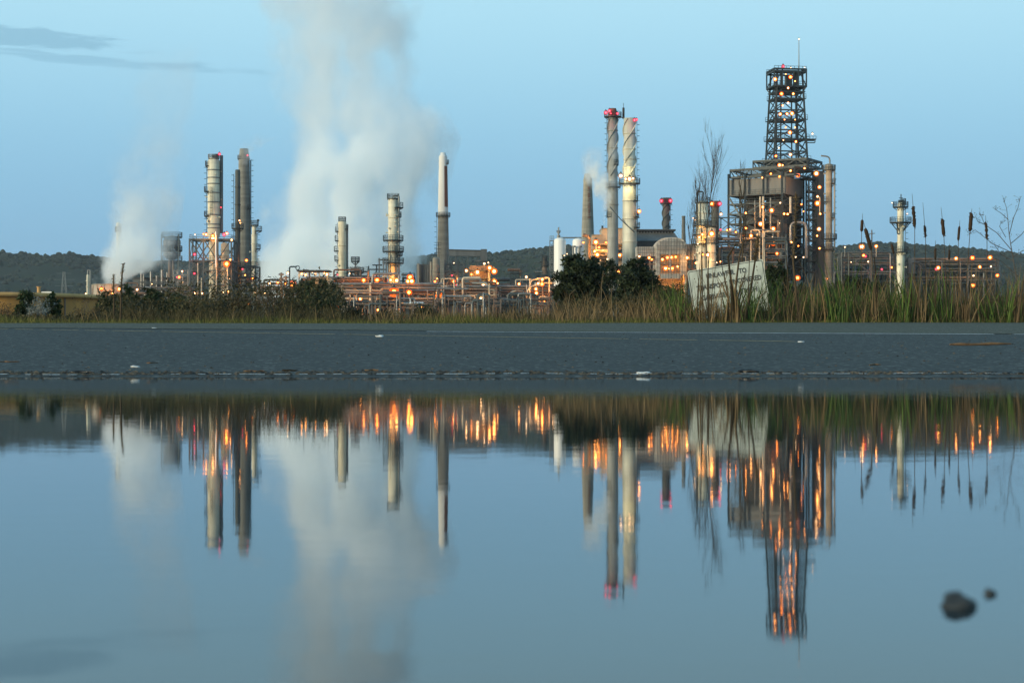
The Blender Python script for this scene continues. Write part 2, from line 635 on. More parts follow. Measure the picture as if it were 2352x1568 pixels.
def pipe_rack(label, u0, u1, Y, levels, depth=7.0, step=None, seed=1, m='frame_steel', risers=0, pipe_mats=('pipe_silver', 'pipe_rust', 'pipe_cream', 'galvanised'), rmin=.12, rmax=.32, loops=2, topv=None, brace=0):
    """levels: (v, how many pipes)."""
    rng = random.Random(seed)
    a, b = P(u0, 0, Y).x, P(u1, 0, Y).x
    root = thing('pipe_rack', label, 'pipe rack', ((a + b) / 2, Y, G0), 'pipe racks of the refinery')
    zs = [P(0, v, Y).z for v, n in levels]
    ztop = max(zs) if topv is None else P(0, topv, Y).z
    n = max(2, int(round((b - a) / (step or 9.0))))
    for i in range(n + 1):
        x = a + (b - a) * i / n
        mb = MB()
        for y in (Y - depth / 2, Y + depth / 2):
            mb.beam((x, y, G0), (x, y, ztop), .34)
        for z in zs:
            mb.beam((x + .02, Y - depth / 2 - .3, z - .28), (x + .02, Y + depth / 2 + .3, z - .28), .3, .34)
        if brace and i < n and i % brace == 0:
            x2 = a + (b - a) * (i + 1) / n
            mb.beam((x, Y - depth / 2, zs[-1] if zs[-1] < ztop - 1 else G0), (x2, Y - depth / 2, ztop), .2)
            mb.beam((x2, Y - depth / 2 + .05, zs[-1] if zs[-1] < ztop - 1 else G0), (x, Y - depth / 2 + .05, ztop), .2)
        mb.build('bent', m, root)
    for z in zs:
        mb = MB()
        for y in (Y - depth / 2 - .05, Y + depth / 2 + .05):
            mb.beam((a - .3, y, z - .5), (b + .3, y, z - .5), .26, .34)
        mb.build('girder', m, root)
    for z, (v, k) in zip(zs, levels):
        for i in range(k):
            y = Y - depth / 2 + .5 + (depth - 1) * (i + .5 * rng.random()) / max(1, k)
            r = rng.uniform(rmin, rmax)
            x0, x1 = a - rng.uniform(-2, 1), b + rng.uniform(-2, 1)
            if rng.random() < .35:
                if rng.random() < .5:
                    x0 = a + (b - a) * rng.uniform(.1, .5)
                else:
                    x1 = a + (b - a) * rng.uniform(.5, .9)
            zz = z - .1 + r
            pts = [(x0, y, zz)]
            if rng.random() < .5:
                pts = [(x0, y, zz - rng.uniform(2, 5))] + pts
            if rng.random() < .3 and loops:
                xm = x0 + (x1 - x0) * rng.uniform(.25, .75)
                hh, ww = rng.uniform(1.5, 2.6), rng.uniform(2, 4)
                pts += [(xm - ww, y, zz), (xm - ww, y, zz + hh), (xm + ww, y, zz + hh), (xm + ww, y, zz)]
            pts.append((x1, y, zz))
            if rng.random() < .5:
                pts.append((x1, y, zz - rng.uniform(2, 5)))
            mb = MB()
            mb.bend_pipe(pts, r, 8)
            mb.build('pipe', rng.choice(pipe_mats), root)
    for i in range(risers):
        x = a + (b - a) * rng.random()
        r = rng.uniform(.12, .3)
        z0 = G0
        z1 = rng.choice(zs) + rng.uniform(-1, 2.5)
        y = Y - depth / 2 - rng.uniform(.4, 1.2)
        mb = MB()
        k = rng.random()
        if k < .4:
            mb.bend_pipe([(x, y, z0), (x, y, z1), (x + rng.choice((-1, 1)) * rng.uniform(1.5, 5), y, z1)], r, 8)
        elif k < .75:
            dx = rng.uniform(1.5, 4)
            mb.bend_pipe([(x, y, z0), (x, y, z1), (x + dx, y, z1), (x + dx, y, z0)], r, 8)
        else:
            mb.bend_pipe([(x, y, z0), (x, y, z1), (x, y + 2.5, z1)], r, 8)
        if rng.random() < .5:
            q = Vector((x, y, z0 + (z1 - z0) * rng.uniform(.3, .7)))
            mb.tube([q - Vector((0, 0, .3)), q + Vector((0, 0, .3))], r * 1.7, 8)
            mb.tube([q, q - Vector((0, .7, 0))], .06, 6)
        mb.build('riser_pipe', rng.choice(pipe_mats), root)
    return root


def vessel_h(name, label, u0, u1, v, r_units, Y, m, cat='vessel'):
    """Horizontal drum on two saddles."""
    a, b = P(u0, v, Y), P(u1, v, Y)
    r = W(r_units, Y)
    root = thing(name, label, cat, ((a.x + b.x) / 2, Y, G0), 'horizontal drums between the pipe racks')
    mb = MB()
    prof = []
    n = 18
    vs = []
    L = b.x - a.x
    st = [(0, .02), (.01, .45), (.03, .75), (.07, 1), (.93, 1), (.97, .75), (.99, .45), (1, .02)]
    mb.tube([(a.x + L * t, Y, a.z) for t, k in st], [r * k for t, k in st], 20)
    sh = mb.build('shell', m, root)
    for t in (.2, .8):
        sb = MB()
        sb.box((a.x + L * t, Y, (G0 + a.z - r * .7) / 2), (.5, r * 1.4, a.z - r * .7 - G0))
        sb.build('saddle', 'concrete', root)
    nb = MB()
    nb.tube([(a.x + L * .35, Y, a.z + r * .95), (a.x + L * .35, Y, a.z + r + .8)], .2, 8)
    nb.tube([(a.x + L * .35, Y, a.z + r + .8), (a.x + L * .35, Y, a.z + r + .95)], .34, 8)
    nb.build('nozzle', m, root)
    return root


# ================================================================== camera, sky, sun
cam = bpy.data.cameras.new('camera')
cam.sensor_width = 36.0
cam.lens = 60.0
cam.shift_y = (HV - 784.0) / 2352.0
cam.clip_start = .05
cam.clip_end = 20000
cam.dof.use_dof = True
cam.dof.focus_distance = 40.0
cam.dof.aperture_fstop = 12.0
co = bpy.data.objects.new('camera', cam)
COL.objects.link(co)
co.location = (0, 0, H)
co.rotation_euler = (R(90), 0, 0)
SC.camera = co

SUN_DIR = Vector((-.82, -.54, .17)).normalized()          # towards the afterglow, behind and to the left
sun = bpy.data.lights.new('sun', 'SUN')
sun.energy = 3.9
sun.angle = R(16)
sun.color = (1.0, .86, .58)
so = bpy.data.objects.new('sun', sun)
COL.objects.link(so)
so.rotation_euler = SUN_DIR.to_track_quat('Z', 'Y').to_euler()
so.location = (-60, -40, 60)

wd = bpy.data.worlds.new('World')
SC.world = wd
wd.use_nodes = True
t = wd.node_tree
t.nodes.clear()
N, L = t.nodes, t.links


def M(op, a=None, b=None, c=None, tree=None, clamp=False):
    n = (tree or t).nodes.new('ShaderNodeMath')
    n.operation = op
    n.use_clamp = clamp
    for i, x in enumerate((a, b, c)):
        if x is None:
            continue
        if isinstance(x, (int, float)):
            n.inputs[i].default_value = x
        else:
            (tree or t).links.new(x, n.inputs[i])
    return n.outputs[0]


def VM(op, a, b=None, tree=None, out=0):
    n = (tree or t).nodes.new('ShaderNodeVectorMath')
    n.operation = op
    for i, x in enumerate((a, b)):
        if x is None:
            continue
        if isinstance(x, tuple):
            n.inputs[i].default_value = x
        else:
            (tree or t).links.new(x, n.inputs[i])
    return n.outputs[out]


def mixc(fac, a, b, tree=None, blend='MIX'):
    tr = tree or t
    n = tr.nodes.new('ShaderNodeMix')
    n.data_type = 'RGBA'
    n.blend_type = blend
    for k, x in (('Factor', fac), ('A', a), ('B', b)):
        if isinstance(x, tuple):
            n.inputs[k].default_value = (*x, 1)
        elif isinstance(x, (int, float)):
            n.inputs[k].default_value = x
        else:
            tr.links.new(x, n.inputs[k])
    return n.outputs['Result']


out = N.new('ShaderNodeOutputWorld')
sky = N.new('ShaderNodeTexSky')
sky.sky_type = 'NISHITA'
sky.sun_disc = False
sky.sun_elevation = R(3)
sky.sun_rotation = math.atan2(SUN_DIR.x, SUN_DIR.y)
sky.air_density = 1.0
sky.dust_density = .6
sky.ozone_density = 3.0
bg1 = N.new('ShaderNodeBackground')
bg1.inputs['Strength'].default_value = .02
L.new(sky.outputs[0], bg1.inputs['Color'])
tc = N.new('ShaderNodeTexCoord')
d = tc.outputs['Generated']
sp = N.new('ShaderNodeSeparateXYZ')
L.new(d, sp.inputs[0])
ramp = N.new('ShaderNodeValToRGB')
cr = ramp.color_ramp
cr.interpolation = 'B_SPLINE'
stops = [(0.0, (.175, .365, .575)), (.03, (.185, .39, .60)), (.08, (.222, .455, .66)), (.14, (.30, .575, .76)), (.21, (.445, .745, .875)), (.32, (.43, .71, .85)), (.6, (.25, .52, .70)), (1.0, (.15, .37, .56))]
while len(cr.elements) < len(stops):
    cr.elements.new(.5)
for e, (p, c) in zip(cr.elements, stops):
    e.position = p
    e.color = (*c, 1)
L.new(M('MAXIMUM', sp.outputs['Z'], 0.0), ramp.inputs[0])
# afterglow behind the camera
dot = VM('DOT_PRODUCT', d, (SUN_DIR.x, SUN_DIR.y, 0.0), out=1)
glow = M('MULTIPLY', M('POWER', M('MAXIMUM', dot, 0.0), 2.2), M('POWER', 2.718, M('MULTIPLY', M('ABSOLUTE', sp.outputs['Z']), -5.0)))
col = mixc(M('MULTIPLY', glow, .9, clamp=True), ramp.outputs[0], (1.05, .80, .46))
# dusk clouds, low in the north-west, laid out by azimuth and elevation of the sky itself
az = M('ARCTAN2', sp.outputs['X'], sp.outputs['Y'])
el = M('ARCSINE', sp.outputs['Z'])


def cloud(a0, aw, e0, eh, tilt, seed, sx, sy, lo, hi):
    cx = N.new('ShaderNodeCombineXYZ')
    L.new(M('MULTIPLY', az, sx), cx.inputs[0])
    L.new(M('MULTIPLY', el, sy), cx.inputs[1])
    cx.inputs[2].default_value = seed
    nz = N.new('ShaderNodeTexNoise')
    nz.inputs['Scale'].default_value = 1
    nz.inputs['Detail'].default_value = 6
    nz.inputs['Roughness'].default_value = .55
    nz.inputs['Distortion'].default_value = .6
    L.new(cx.outputs[0], nz.inputs['Vector'])
    qa = M('DIVIDE', M('SUBTRACT', az, a0), aw)
    e1 = M('SUBTRACT', M('SUBTRACT', el, e0), M('MULTIPLY', M('SUBTRACT', az, a0), tilt))
    qe = M('DIVIDE', e1, eh)
    rr = M('ADD', M('MULTIPLY', qa, qa), M('MULTIPLY', qe, qe))
    s = M('SUBTRACT', M('ADD', nz.outputs['Fac'], M('MULTIPLY', M('SUBTRACT', 1.0, rr), .34)), lo)
    mr = N.new('ShaderNodeMapRange')
    mr.interpolation_type = 'SMOOTHSTEP'
    mr.inputs['From Min'].default_value = 0
    mr.inputs['From Max'].default_value = hi
    L.new(s, mr.inputs['Value'])
    return mr.outputs[0]


c1 = cloud(-.272, .062, .1745, .0066, -.05, 2.3, 34, 210, .54, .24)
c2 = cloud(-.232, .105, .1632, .0036, -.04, 5.1, 30, 330, .54, .3)
c3 = cloud(-.10, .17, .15, .03, .0, 9.4, 14, 50, .78, .5)
cm = M('MINIMUM', M('ADD', M('ADD', c1, M('MULTIPLY', c2, .75)), M('MULTIPLY', c3, .3)), 1.0)
col = mixc(M('MULTIPLY', cm, .48), col, (.17, .36, .50))
bg2 = N.new('ShaderNodeBackground')
bg2.inputs['Strength'].default_value = 1.06
L.new(col, bg2.inputs['Color'])
ads = N.new('ShaderNodeAddShader')
L.new(bg1.outputs[0], ads.inputs[0])
L.new(bg2.outputs[0], ads.inputs[1])
L.new(ads.outputs[0], out.inputs['Surface'])

vs_ = SC.view_settings
vs_.view_transform = 'Standard'
vs_.look = 'None'
vs_.gamma = 1
vs_.use_curve_mapping = False
vs_.exposure = 0
cy = SC.cycles
cy.use_denoising = True
cy.max_bounces = 14
cy.diffuse_bounces = 3
cy.glossy_bounces = 4
cy.transparent_max_bounces = 24
cy.volume_bounces = 13
cy.volume_step_rate = .6
cy.volume_max_steps = 256
cy.sample_clamp_indirect = 6
cy.caustics_reflective = False
cy.caustics_refractive = False

# ================================================================== ground, road, water, hills
D0, SL = 9.8, .0292            # water line distance and the slope of the road beyond it
RD_END = 32.0


def road_z(y):
    return SL * (y - D0)


def road_d(v):
    """Distance on the sloping road seen at the height v."""
    return (SL * D0 + H) / (SL - (HV - v) / F)


def shore_noise(x, y):
    return .013 * mnoise.noise((x * .35, y * .5, 3.1)) + .004 * mnoise.noise((x * 1.3, y * 1.1, 7.7))


def sheet(name, xs, ys, zf, m, kind='structure', lift=0.0):
    vs, fs = [], []
    for y in ys:
        for x in xs:
            vs.append(Vector((x, y, zf(x, y) + lift)))
    nx = len(xs)
    for j in range(len(ys) - 1):
        for i in range(nx - 1):
            fs.append((j * nx + i, j * nx + i + 1, (j + 1) * nx + i + 1, (j + 1) * nx + i))
    mb = MB()
    mb.add(vs, fs, True)
    o = mb.build(name, m)
    if kind:
        o['kind'] = kind
    return o


def lin(a, b, n):
    return [a + (b - a) * i / n for i in range(n + 1)]


def surf_mat(name, c1, c2, scale, rough, spec=.4, bump=.4, speck=None, dist=.01, stretch=(1, 1, 1), patch=None):
    m = bpy.data.materials.new(name)
    tr, N, L = nt(m)
    o = N.new('ShaderNodeOutputMaterial')
    b = N.new('ShaderNodeBsdfPrincipled')
    b.inputs['Roughness'].default_value = rough
    b.inputs['Specular IOR Level'].default_value = spec
    g = N.new('ShaderNodeNewGeometry')
    mp = N.new('ShaderNodeMapping')
    mp.inputs['Scale'].default_value = stretch
    L.new(g.outputs['Position'], mp.inputs[0])
    n1 = N.new('ShaderNodeTexNoise')
    n1.inputs['Scale'].default_value = scale
    n1.inputs['Detail'].default_value = 8
    n1.inputs['Roughness'].default_value = .75
    L.new(mp.outputs[0], n1.inputs['Vector'])
    n2 = N.new('ShaderNodeTexNoise')
    n2.inputs['Scale'].default_value = .35
    n2.inputs['Detail'].default_value = 4
    mp2 = N.new('ShaderNodeMapping')
    mp2.inputs['Scale'].default_value = (.1, 1.6, 1)          # wear runs along the road
    L.new(g.outputs['Position'], mp2.inputs[0])
    L.new(mp2.outputs[0], n2.inputs['Vector'])
    f = M('ADD', M('MULTIPLY', n1.outputs['Fac'], .75), M('MULTIPLY', n2.outputs['Fac'], .4), tree=tr)
    mr = N.new('ShaderNodeMapRange')
    mr.inputs['From Min'].default_value = .38
    mr.inputs['From Max'].default_value = .78
    L.new(f, mr.inputs['Value'])
    c = mixc(mr.outputs[0], c1, c2, tree=tr)
    if speck:
        vo = N.new('ShaderNodeTexVoronoi')
        vo.inputs['Scale'].default_value = speck[0]
        L.new(mp.outputs[0], vo.inputs['Vector'])
        sx = N.new('ShaderNodeSeparateColor')
        L.new(vo.outputs['Color'], sx.inputs[0])
        hi = M('GREATER_THAN', sx.outputs[0], speck[1], tree=tr)
        c = mixc(M('MULTIPLY', hi, .8, tree=tr), c, speck[2], tree=tr)
        lo = M('LESS_THAN', sx.outputs[0], 1 - speck[1] if speck[1] > .5 else .1, tree=tr)
        c = mixc(M('MULTIPLY', lo, .7, tree=tr), c, tuple(k * .25 for k in c1), tree=tr)
    L.new(c, b.inputs['Base Color'])
    bp = N.new('ShaderNodeBump')
    bp.inputs['Strength'].default_value = bump
    bp.inputs['Distance'].default_value = dist
    L.new(n1.outputs['Fac'], bp.inputs['Height'])
    L.new(bp.outputs[0], b.inputs['Normal'])
    L.new(b.outputs[0], o.inputs['Surface'])
    MATS[name] = m
    return m


surf_mat('dirt', (.05, .042, .03), (.11, .095, .06), 3, .9)
surf_mat('asphalt', (.013, .0165, .0175), (.045, .05, .05), 26, .8, .12, .38, (36, .92, (.16, .17, .16)), .012)
surf_mat('gravel_shoulder', (.05, .053, .042), (.085, .087, .07), 30, .9, .1, .6, (40, .95, (.24, .24, .21)), .01)
surf_mat('line_white', (.34, .36, .37), (.62, .64, .64), 20, .6, .4, .2)
surf_mat('line_yellow', (.2, .13, .035), (.36, .24, .07), 20, .6, .4, .2)


def ground_z(x, y):
    if y < 8:
        return -.14
    if y < RD_END:
        return road_z(y) - .09
    if y < 34:
        return road_z(RD_END) - .03 + .05 * mnoise.noise((x * .6, y, 0))
    if y < 50:
        return .62 - (y - 34) / 16 * .1 + .08 * mnoise.noise((x * .4, y * .4, 0))
    return G0 - .02


xs = sorted(set([-3000, -1200, -600, -300, -150, -80] + lin(-40, 40, 80) + [80, 150, 300, 600, 1200, 3000]))
ys = [-200, -100, -30, -5, 0, 3, 6, 8, 9, 10, 12, 15, 20, 25, 30, 31.9, 32.1, 33, 34, 36, 38, 40, 44, 50, 70, 100, 200, 400, 800, 1500, 3000, 4400]
sheet('ground', xs, ys, ground_z, 'dirt')

xr = sorted(set([-300, -150, -80, -50, -30, -20, -15] + lin(-12, 12, 160) + [15, 20, 30, 50, 80, 150, 300]))
SHD = lambda x: road_d(754 + 14 * max(0.0, min(1.0, (x / 23.5 * F + CU) / 2352)))     # where the gravel shoulder begins


def road_h(x, y):
    fade = max(0.0, min(1.0, (13 - y) / 3))
    return road_z(y) + shore_noise(x, y) * fade


sheet('road', xr, [5.5, 8, 9] + lin(9.3, 10.8, 14) + [11.5, 12.5, 14, 16, 18, 20, 22, 24, 26, 28], road_h, 'asphalt')
# gravel shoulder: its near edge wanders along the edge of the asphalt
mb = MB()
vs, fs = [], []
for x in xr:
    e = SHD(x) + .12 * mnoise.noise((x * 1.7, 0, 5))
    far = RD_END + .25 * mnoise.noise((x * .8, 4, 2)) + (1.1 if x > 0 else 0) * max(0, min(1, x / 8)) - (.5 * max(0, 1 - abs(x + 2) / 5))
    for k in range(5):
        y = e + (far - e) * k / 4
        vs.append(Vector((x, y, road_z(min(y, 33)) + .006 + .012 * min(1, k))))
for i in range(len(xr) - 1):
    for k in range(4):
        fs.append((i * 5 + k, (i + 1) * 5 + k, (i + 1) * 5 + k + 1, i * 5 + k + 1))
mb.add(vs, fs, True)
o = mb.build('shoulder', 'gravel_shoulder')
o['kind'] = 'structure'


def marking(name, f_d, x0, x1, w, m, worn=.0, lift=.005, seed=1):
    """A painted line that follows the road, worn through in places."""
    rng = random.Random(seed)
    mb = MB()
    n = int((x1 - x0) / (.12 if w > .1 else .05))
    for i in range(n):
        if rng.random() < worn:
            continue
        a, b = x0 + (x1 - x0) * i / n, x0 + (x1 - x0) * (i + 1) / n
        q = []
        w2 = w * rng.uniform(.75, 1.05)
        for x, s in ((a, 0), (b, 0), (b, 1), (a, 1)):
            y = f_d(x) + s * w2
            q.append(Vector((x, y, road_h(x, y) + lift)))
        mb.add(q, [(0, 1, 2, 3)])
    o = mb.build(name, m)
    o['kind'] = 'structure'
    return o


def uline(v0, u0, v1, u1):
    def f(x):
        dd = 22.0
        for _ in range(4):
            u = CU + x * F / dd
            dd = road_d(v0 + (v1 - v0) * (u - u0) / (u1 - u0))
        return dd
    return f


marking('edge_line', uline(762, 1000, 768.5, 2352), -1.2, 60, .2, 'line_white', .02)
marking('centre_line', uline(756, 0, 782.5, 1650), -40, 3.0, .14, 'line_yellow', .1, seed=2)
marking('waterline_strip', lambda x: 10.03 + .02 * x + .03 * mnoise.noise((x * 2, 0, 0)), -40, 40, .042, 'line_white', .42, .007, seed=3)  # pale broken strip just beyond the waterline

# water: a shallow puddle, dark bed below, faint ripples with crests along the shore
m = bpy.data.materials.new('puddle_water')
tr, N, L = nt(m)
o_ = N.new('ShaderNodeOutputMaterial')
b = N.new('ShaderNodeBsdfPrincipled')
b.inputs['Base Color'].default_value = (.012, .022, .026, 1)
b.inputs['IOR'].default_value = 1.333
g = N.new('ShaderNodeNewGeometry')
sx = N.new('ShaderNodeSeparateXYZ')
L.new(g.outputs['Position'], sx.inputs[0])
mr = N.new('ShaderNodeMapRange')
mr.inputs['From Min'].default_value = .8
mr.inputs['From Max'].default_value = 5
mr.inputs['To Min'].default_value = .032
mr.inputs['To Max'].default_value = .012
L.new(sx.outputs['Y'], mr.inputs['Value'])
L.new(mr.outputs[0], b.inputs['Roughness'])
mp = N.new('ShaderNodeMapping')
mp.inputs['Scale'].default_value = (.35, 1.0, 1)
L.new(g.outputs['Position'], mp.inputs[0])
n1 = N.new('ShaderNodeTexNoise')
n1.inputs['Scale'].default_value = 22
n1.inputs['Detail'].default_value = 2
L.new(mp.outputs[0], n1.inputs['Vector'])
bp = N.new('ShaderNodeBump')
bp.inputs['Strength'].default_value = 1.0
bp.inputs['Distance'].default_value = .00016
L.new(n1.outputs['Fac'], bp.inputs['Height'])
L.new(bp.outputs[0], b.inputs['Normal'])
L.new(b.outputs[0], o_.inputs['Surface'])
MATS['puddle_water'] = m
sheet('water', lin(-90, 90, 6), lin(-25, 10.9, 4), lambda x, y: 0.0, 'puddle_water')

# hills
ridge = [(-2600, 600), (-1200, 590), (-600, 588), (-200, 576), (0, 579), (60, 583), (110, 586), (160, 582), (215, 590), (260, 598), (340, 604), (480, 606), (640, 604), (800, 600), (940, 596),
         (1000, 591), (1060, 588), (1120, 584), (1180, 579), (1221, 574), (1263, 568), (1330, 565), (1420, 566), (1600, 572), (1800, 574), (1930, 571), (1985, 567), (2033, 563), (2083, 565),
         (2140, 570), (2226, 575), (2291, 581), (2352, 584), (2600, 592), (3200, 600), (4600, 605)]


def ridge_v(u):
    for (a, va), (b_, vb) in zip(ridge, ridge[1:]):
        if a <= u <= b_:
            s = (u - a) / (b_ - a)
            return va + (vb - va) * s
    return 604


YH0, YH1, YH2 = 1500.0, 2700.0, 4200.0


def hill_z(x, y):
    u = CU + x * F / YH1
    top = (HV - ridge_v(u)) * YH1 / F
    if y < YH1:
        s = (y - YH0) / (YH1 - YH0)
        k = s ** .9 * (1 - .12 * math.sin(s * math.pi))
    else:
        k = 1 - .35 * ((y - YH1) / (YH2 - YH1)) ** 1.4
    nn = mnoise.fractal((x * .0022, y * .0022, 4.0), 1.0, 2.0, 4)
    e = 1 - abs(k * 2 - 1) if y < YH1 else .2
    return max(.3, top * k * (1 + .3 * nn * e)) if y > YH0 else .3


hs = surf_mat('hill_cover', (.006, .014, .012), (.013, .024, .017), .012, .95, .05, 0)
tr = hs.node_tree
bb = next(n for n in tr.nodes if n.type == 'BSDF_PRINCIPLED')
src = bb.inputs['Base Color'].links[0].from_socket
gg = tr.nodes.new('ShaderNodeNewGeometry')
nn = tr.nodes.new('ShaderNodeTexNoise')
nn.inputs['Scale'].default_value = .0042
nn.inputs['Detail'].default_value = 3
tr.links.new(gg.outputs['Position'], nn.inputs['Vector'])
mr = tr.nodes.new('ShaderNodeMapRange')
mr.inputs['From Min'].default_value = .5
mr.inputs['From Max'].default_value = .56
tr.links.new(nn.outputs['Fac'], mr.inputs['Value'])
res = mixc(mr.outputs[0], src, (.016, .027, .0105), tree=tr)        # open grass slopes between the woods
tr.links.new(res, bb.inputs['Base Color'])
sheet('hills', lin(-2400, 2600, 260), lin(YH0, YH1, 46) + lin(YH1 + 100, YH2, 10), hill_z, 'hill_cover')

# woods on the hills: thousands of far crowns, one mass
rng = random.Random(11)
mb = MB()
for k in range(20000):
    x = rng.uniform(-1250, 1250)
    y = rng.uniform(YH0 + 60, YH1 + 60) if k % 3 else rng.uniform(YH1 - 120, YH1 + 40)
    g_ = mnoise.noise((x * .0042 + 9, y * .0042, 1.5))
    if g_ > .22 and rng.random() < (.5 if y > YH1 - 130 else .85):
        continue
    z = hill_z(x, y)
    r = rng.uniform(2.2, 5.6)
    n = 6
    prof = [(r * .55, z - r * .5), (r * rng.uniform(.9, 1.1), z + r * .1), (r * rng.uniform(.65, .9), z + r * .55), (r * .25, z + r * rng.uniform(.8, 1.0))]
    tn = rng.uniform(.2, .8)
    b0 = len(mb.f)
    mb.lathe(prof, (x, y), n, caps=False)
    for q in range(b0, len(mb.f)):
        mb.tone[q] = tn + rng.uniform(-.12, .12)
        mb.sm[q] = False
leaf_mat('leaf_far', (.005, .012, .010), (.015, .027, .017), .02, .9, 0)
wo = mb.build('far_trees', 'leaf_far')
tag(wo, 'dark wooded cover on the far hills behind the refinery', 'woods', kind='stuff')

# ================================================================== the air: faint dusk haze
HZ = bpy.data.materials.new('dusk_air')
tr, N, L = nt(HZ)
o_ = N.new('ShaderNodeOutputMaterial')
pv_ = N.new('ShaderNodeVolumePrincipled')
pv_.inputs['Color'].default_value = (.82, .9, 1, 1)
pv_.inputs['Density'].default_value = .000042
L.new(pv_.outputs[0], o_.inputs['Volume'])
MATS['dusk_air'] = HZ
mb = MB()
mb.box((0, 2100, 134), (6400, 5000, 271))
o = mb.build('haze', 'dusk_air')
tag(o, 'faint blue dusk haze over the whole plain', 'haze', kind='stuff')


# ================================================================== the refinery, from the far left of the photo to the far right

GLOW.update({(1368, 556): 5000, (1372, 585): 2400, (1385, 575): 900, (1423, 586): 1500, (1541, 591): 6000, (1544, 616): 5000, (1529, 616): 3500, (1522, 596): 4000, (1613, 538): 1800, (1606, 545): 1200, (1626, 586): 900, (1598, 604): 900, (1580, 592): 900, (1634, 537): 1300, (1446, 412): 2600, (1426, 404): 1800,
             (1250, 694): 900, (520, 606): 1800, (488, 542): 1200, (474, 538): 900, (836, 644): 2600, (835, 654): 2000, (866, 643): 1500, (672, 652): 1500, (720, 650): 900, (771, 655): 900, (774, 707): 1200, (828, 686): 1200, (940, 672): 1800, (1104, 685): 1000, (1050, 655): 900, (1246, 642): 1600, (1245, 652): 1600, (905, 671): 3000, (1006, 674): 3000, (1042, 646): 2800, (1071, 622): 3000, (1096, 625): 2400, (1124, 615): 2400, (1135, 623): 2000,
             (898, 643): 2600, (911, 644): 2200, (886, 644): 2000, (233, 664): 700, (274, 664): 600, (693, 628): 900, (751, 630): 900, (1110, 652): 1800, (1136, 646): 1200, (1232, 673): 1000,
             (1404, 255): 0, (1392, 259): 200, (1400, 255): 300, (1458, 276): 150, (1519, 462): 300, (1540, 461): 300, (1747, 514): 900, (1725, 542): 800, (566, 598): 1200, (563, 632): 700, (580, 640): 800, (447, 584): 400, (418, 623): 600, (725, 630): 600, (619, 650): 600, (638, 650): 900, (1980, 566): 700, (2012, 566): 800, (2196, 594): 700, (2234, 592): 700, (2274, 591): 800, (2026, 618): 900, (2155, 615): 900, (2236, 656): 700,
             (1875, 399): 2200, (1882, 430): 1200, (1878, 467): 1000, (1881, 526): 1000, (1772, 483): 900, (1776, 525): 900, (1713, 489): 900, (1785, 582): 900, (1776, 559): 900, (1832, 638): 900})
# --- ochre tank
Y = 330.0
c = P(-20, 0, Y)
root = thing('storage_tank', 'wide low ochre storage tank with a pale rim behind the dark conifers', 'storage tank', (c.x, Y, G0))
rr = W(256, Y)
zt = P(0, 679, Y).z
mb = MB()
mb.lathe([(rr, G0), (rr, zt - .75)], (c.x, Y), 96, caps=False)
for k in range(3):
    z = G0 + (zt - G0) * (.3 + .2 * k)
    mb.lathe([(rr, z - .04), (rr + .03, z), (rr, z + .04)], (c.x, Y), 96, caps=False)
mb.build('shell', 'ochre_tank', root)
mb = MB()
mb.lathe([(rr + .02, zt - .76), (rr + .8, zt - .72), (rr + .8, zt), (rr - .1, zt + .04)], (c.x, Y), 96, caps=False)
mb.build('rim', 'ochre_rim', root)
mb = MB()
mb.lathe([(rr - .1, zt - .05), (rr * .5, zt + .12), (.01, zt + .3)], (c.x, Y), 64, caps=False)
mb.build('roof', 'ochre_rim', root)
a = math.radians(-36)
mb = MB()
q = Vector((c.x + math.cos(a) * (rr + .2), Y + math.sin(a) * (rr + .2), 0))
mb.tube([q + Vector((0, 0, G0)), q + Vector((0, 0, zt - .8))], .14, 8)
mb.build('drain_pipe', 'brown_wall', root)
q = P(89, 0, Y - 8)
mb = MB()
mb.tube([(q.x, Y - 8, zt), (q.x, Y - 8, P(0, 663, Y).z)], .32, 10)
mb.tube([(q.x, Y - 8, P(0, 663, Y).z), (q.x, Y - 8, P(0, 661.5, Y).z)], .48, 10)
mb.build('vent', 'ochre_rim', root)
a = P(108, 0, Y).x
b_ = P(132, 0, Y).x
mb = MB()
mb.box(((a + b_) / 2, Y - 3, zt + .35), (b_ - a, 2, .6))
mb.build('hatch_cover', 'silo_white', root)

# --- small column with a return bend
Y = 420.0
root, sh, _ = column('distillation_column', 'slim white column with a looped overhead pipe beside the ochre tank', 'column', 202, Y, [(None, 3.2), (632, 3.2)], 'white_steel', rings=(645, 658))
mb = MB()
a = P(206.5, 0, Y)
mb.bend_pipe([(a.x + .1, Y, G0), (a.x + .1, Y, P(0, 620, Y).z), (P(202, 0, Y).x, Y, P(0, 620, Y).z), (P(202, 0, Y).x, Y, P(0, 631, Y).z)], .19, 8)
mb.build('overhead_pipe', 'galvanised', root)
lamps(root, [(197, 674.5, .4, 'w')], Y - 2)

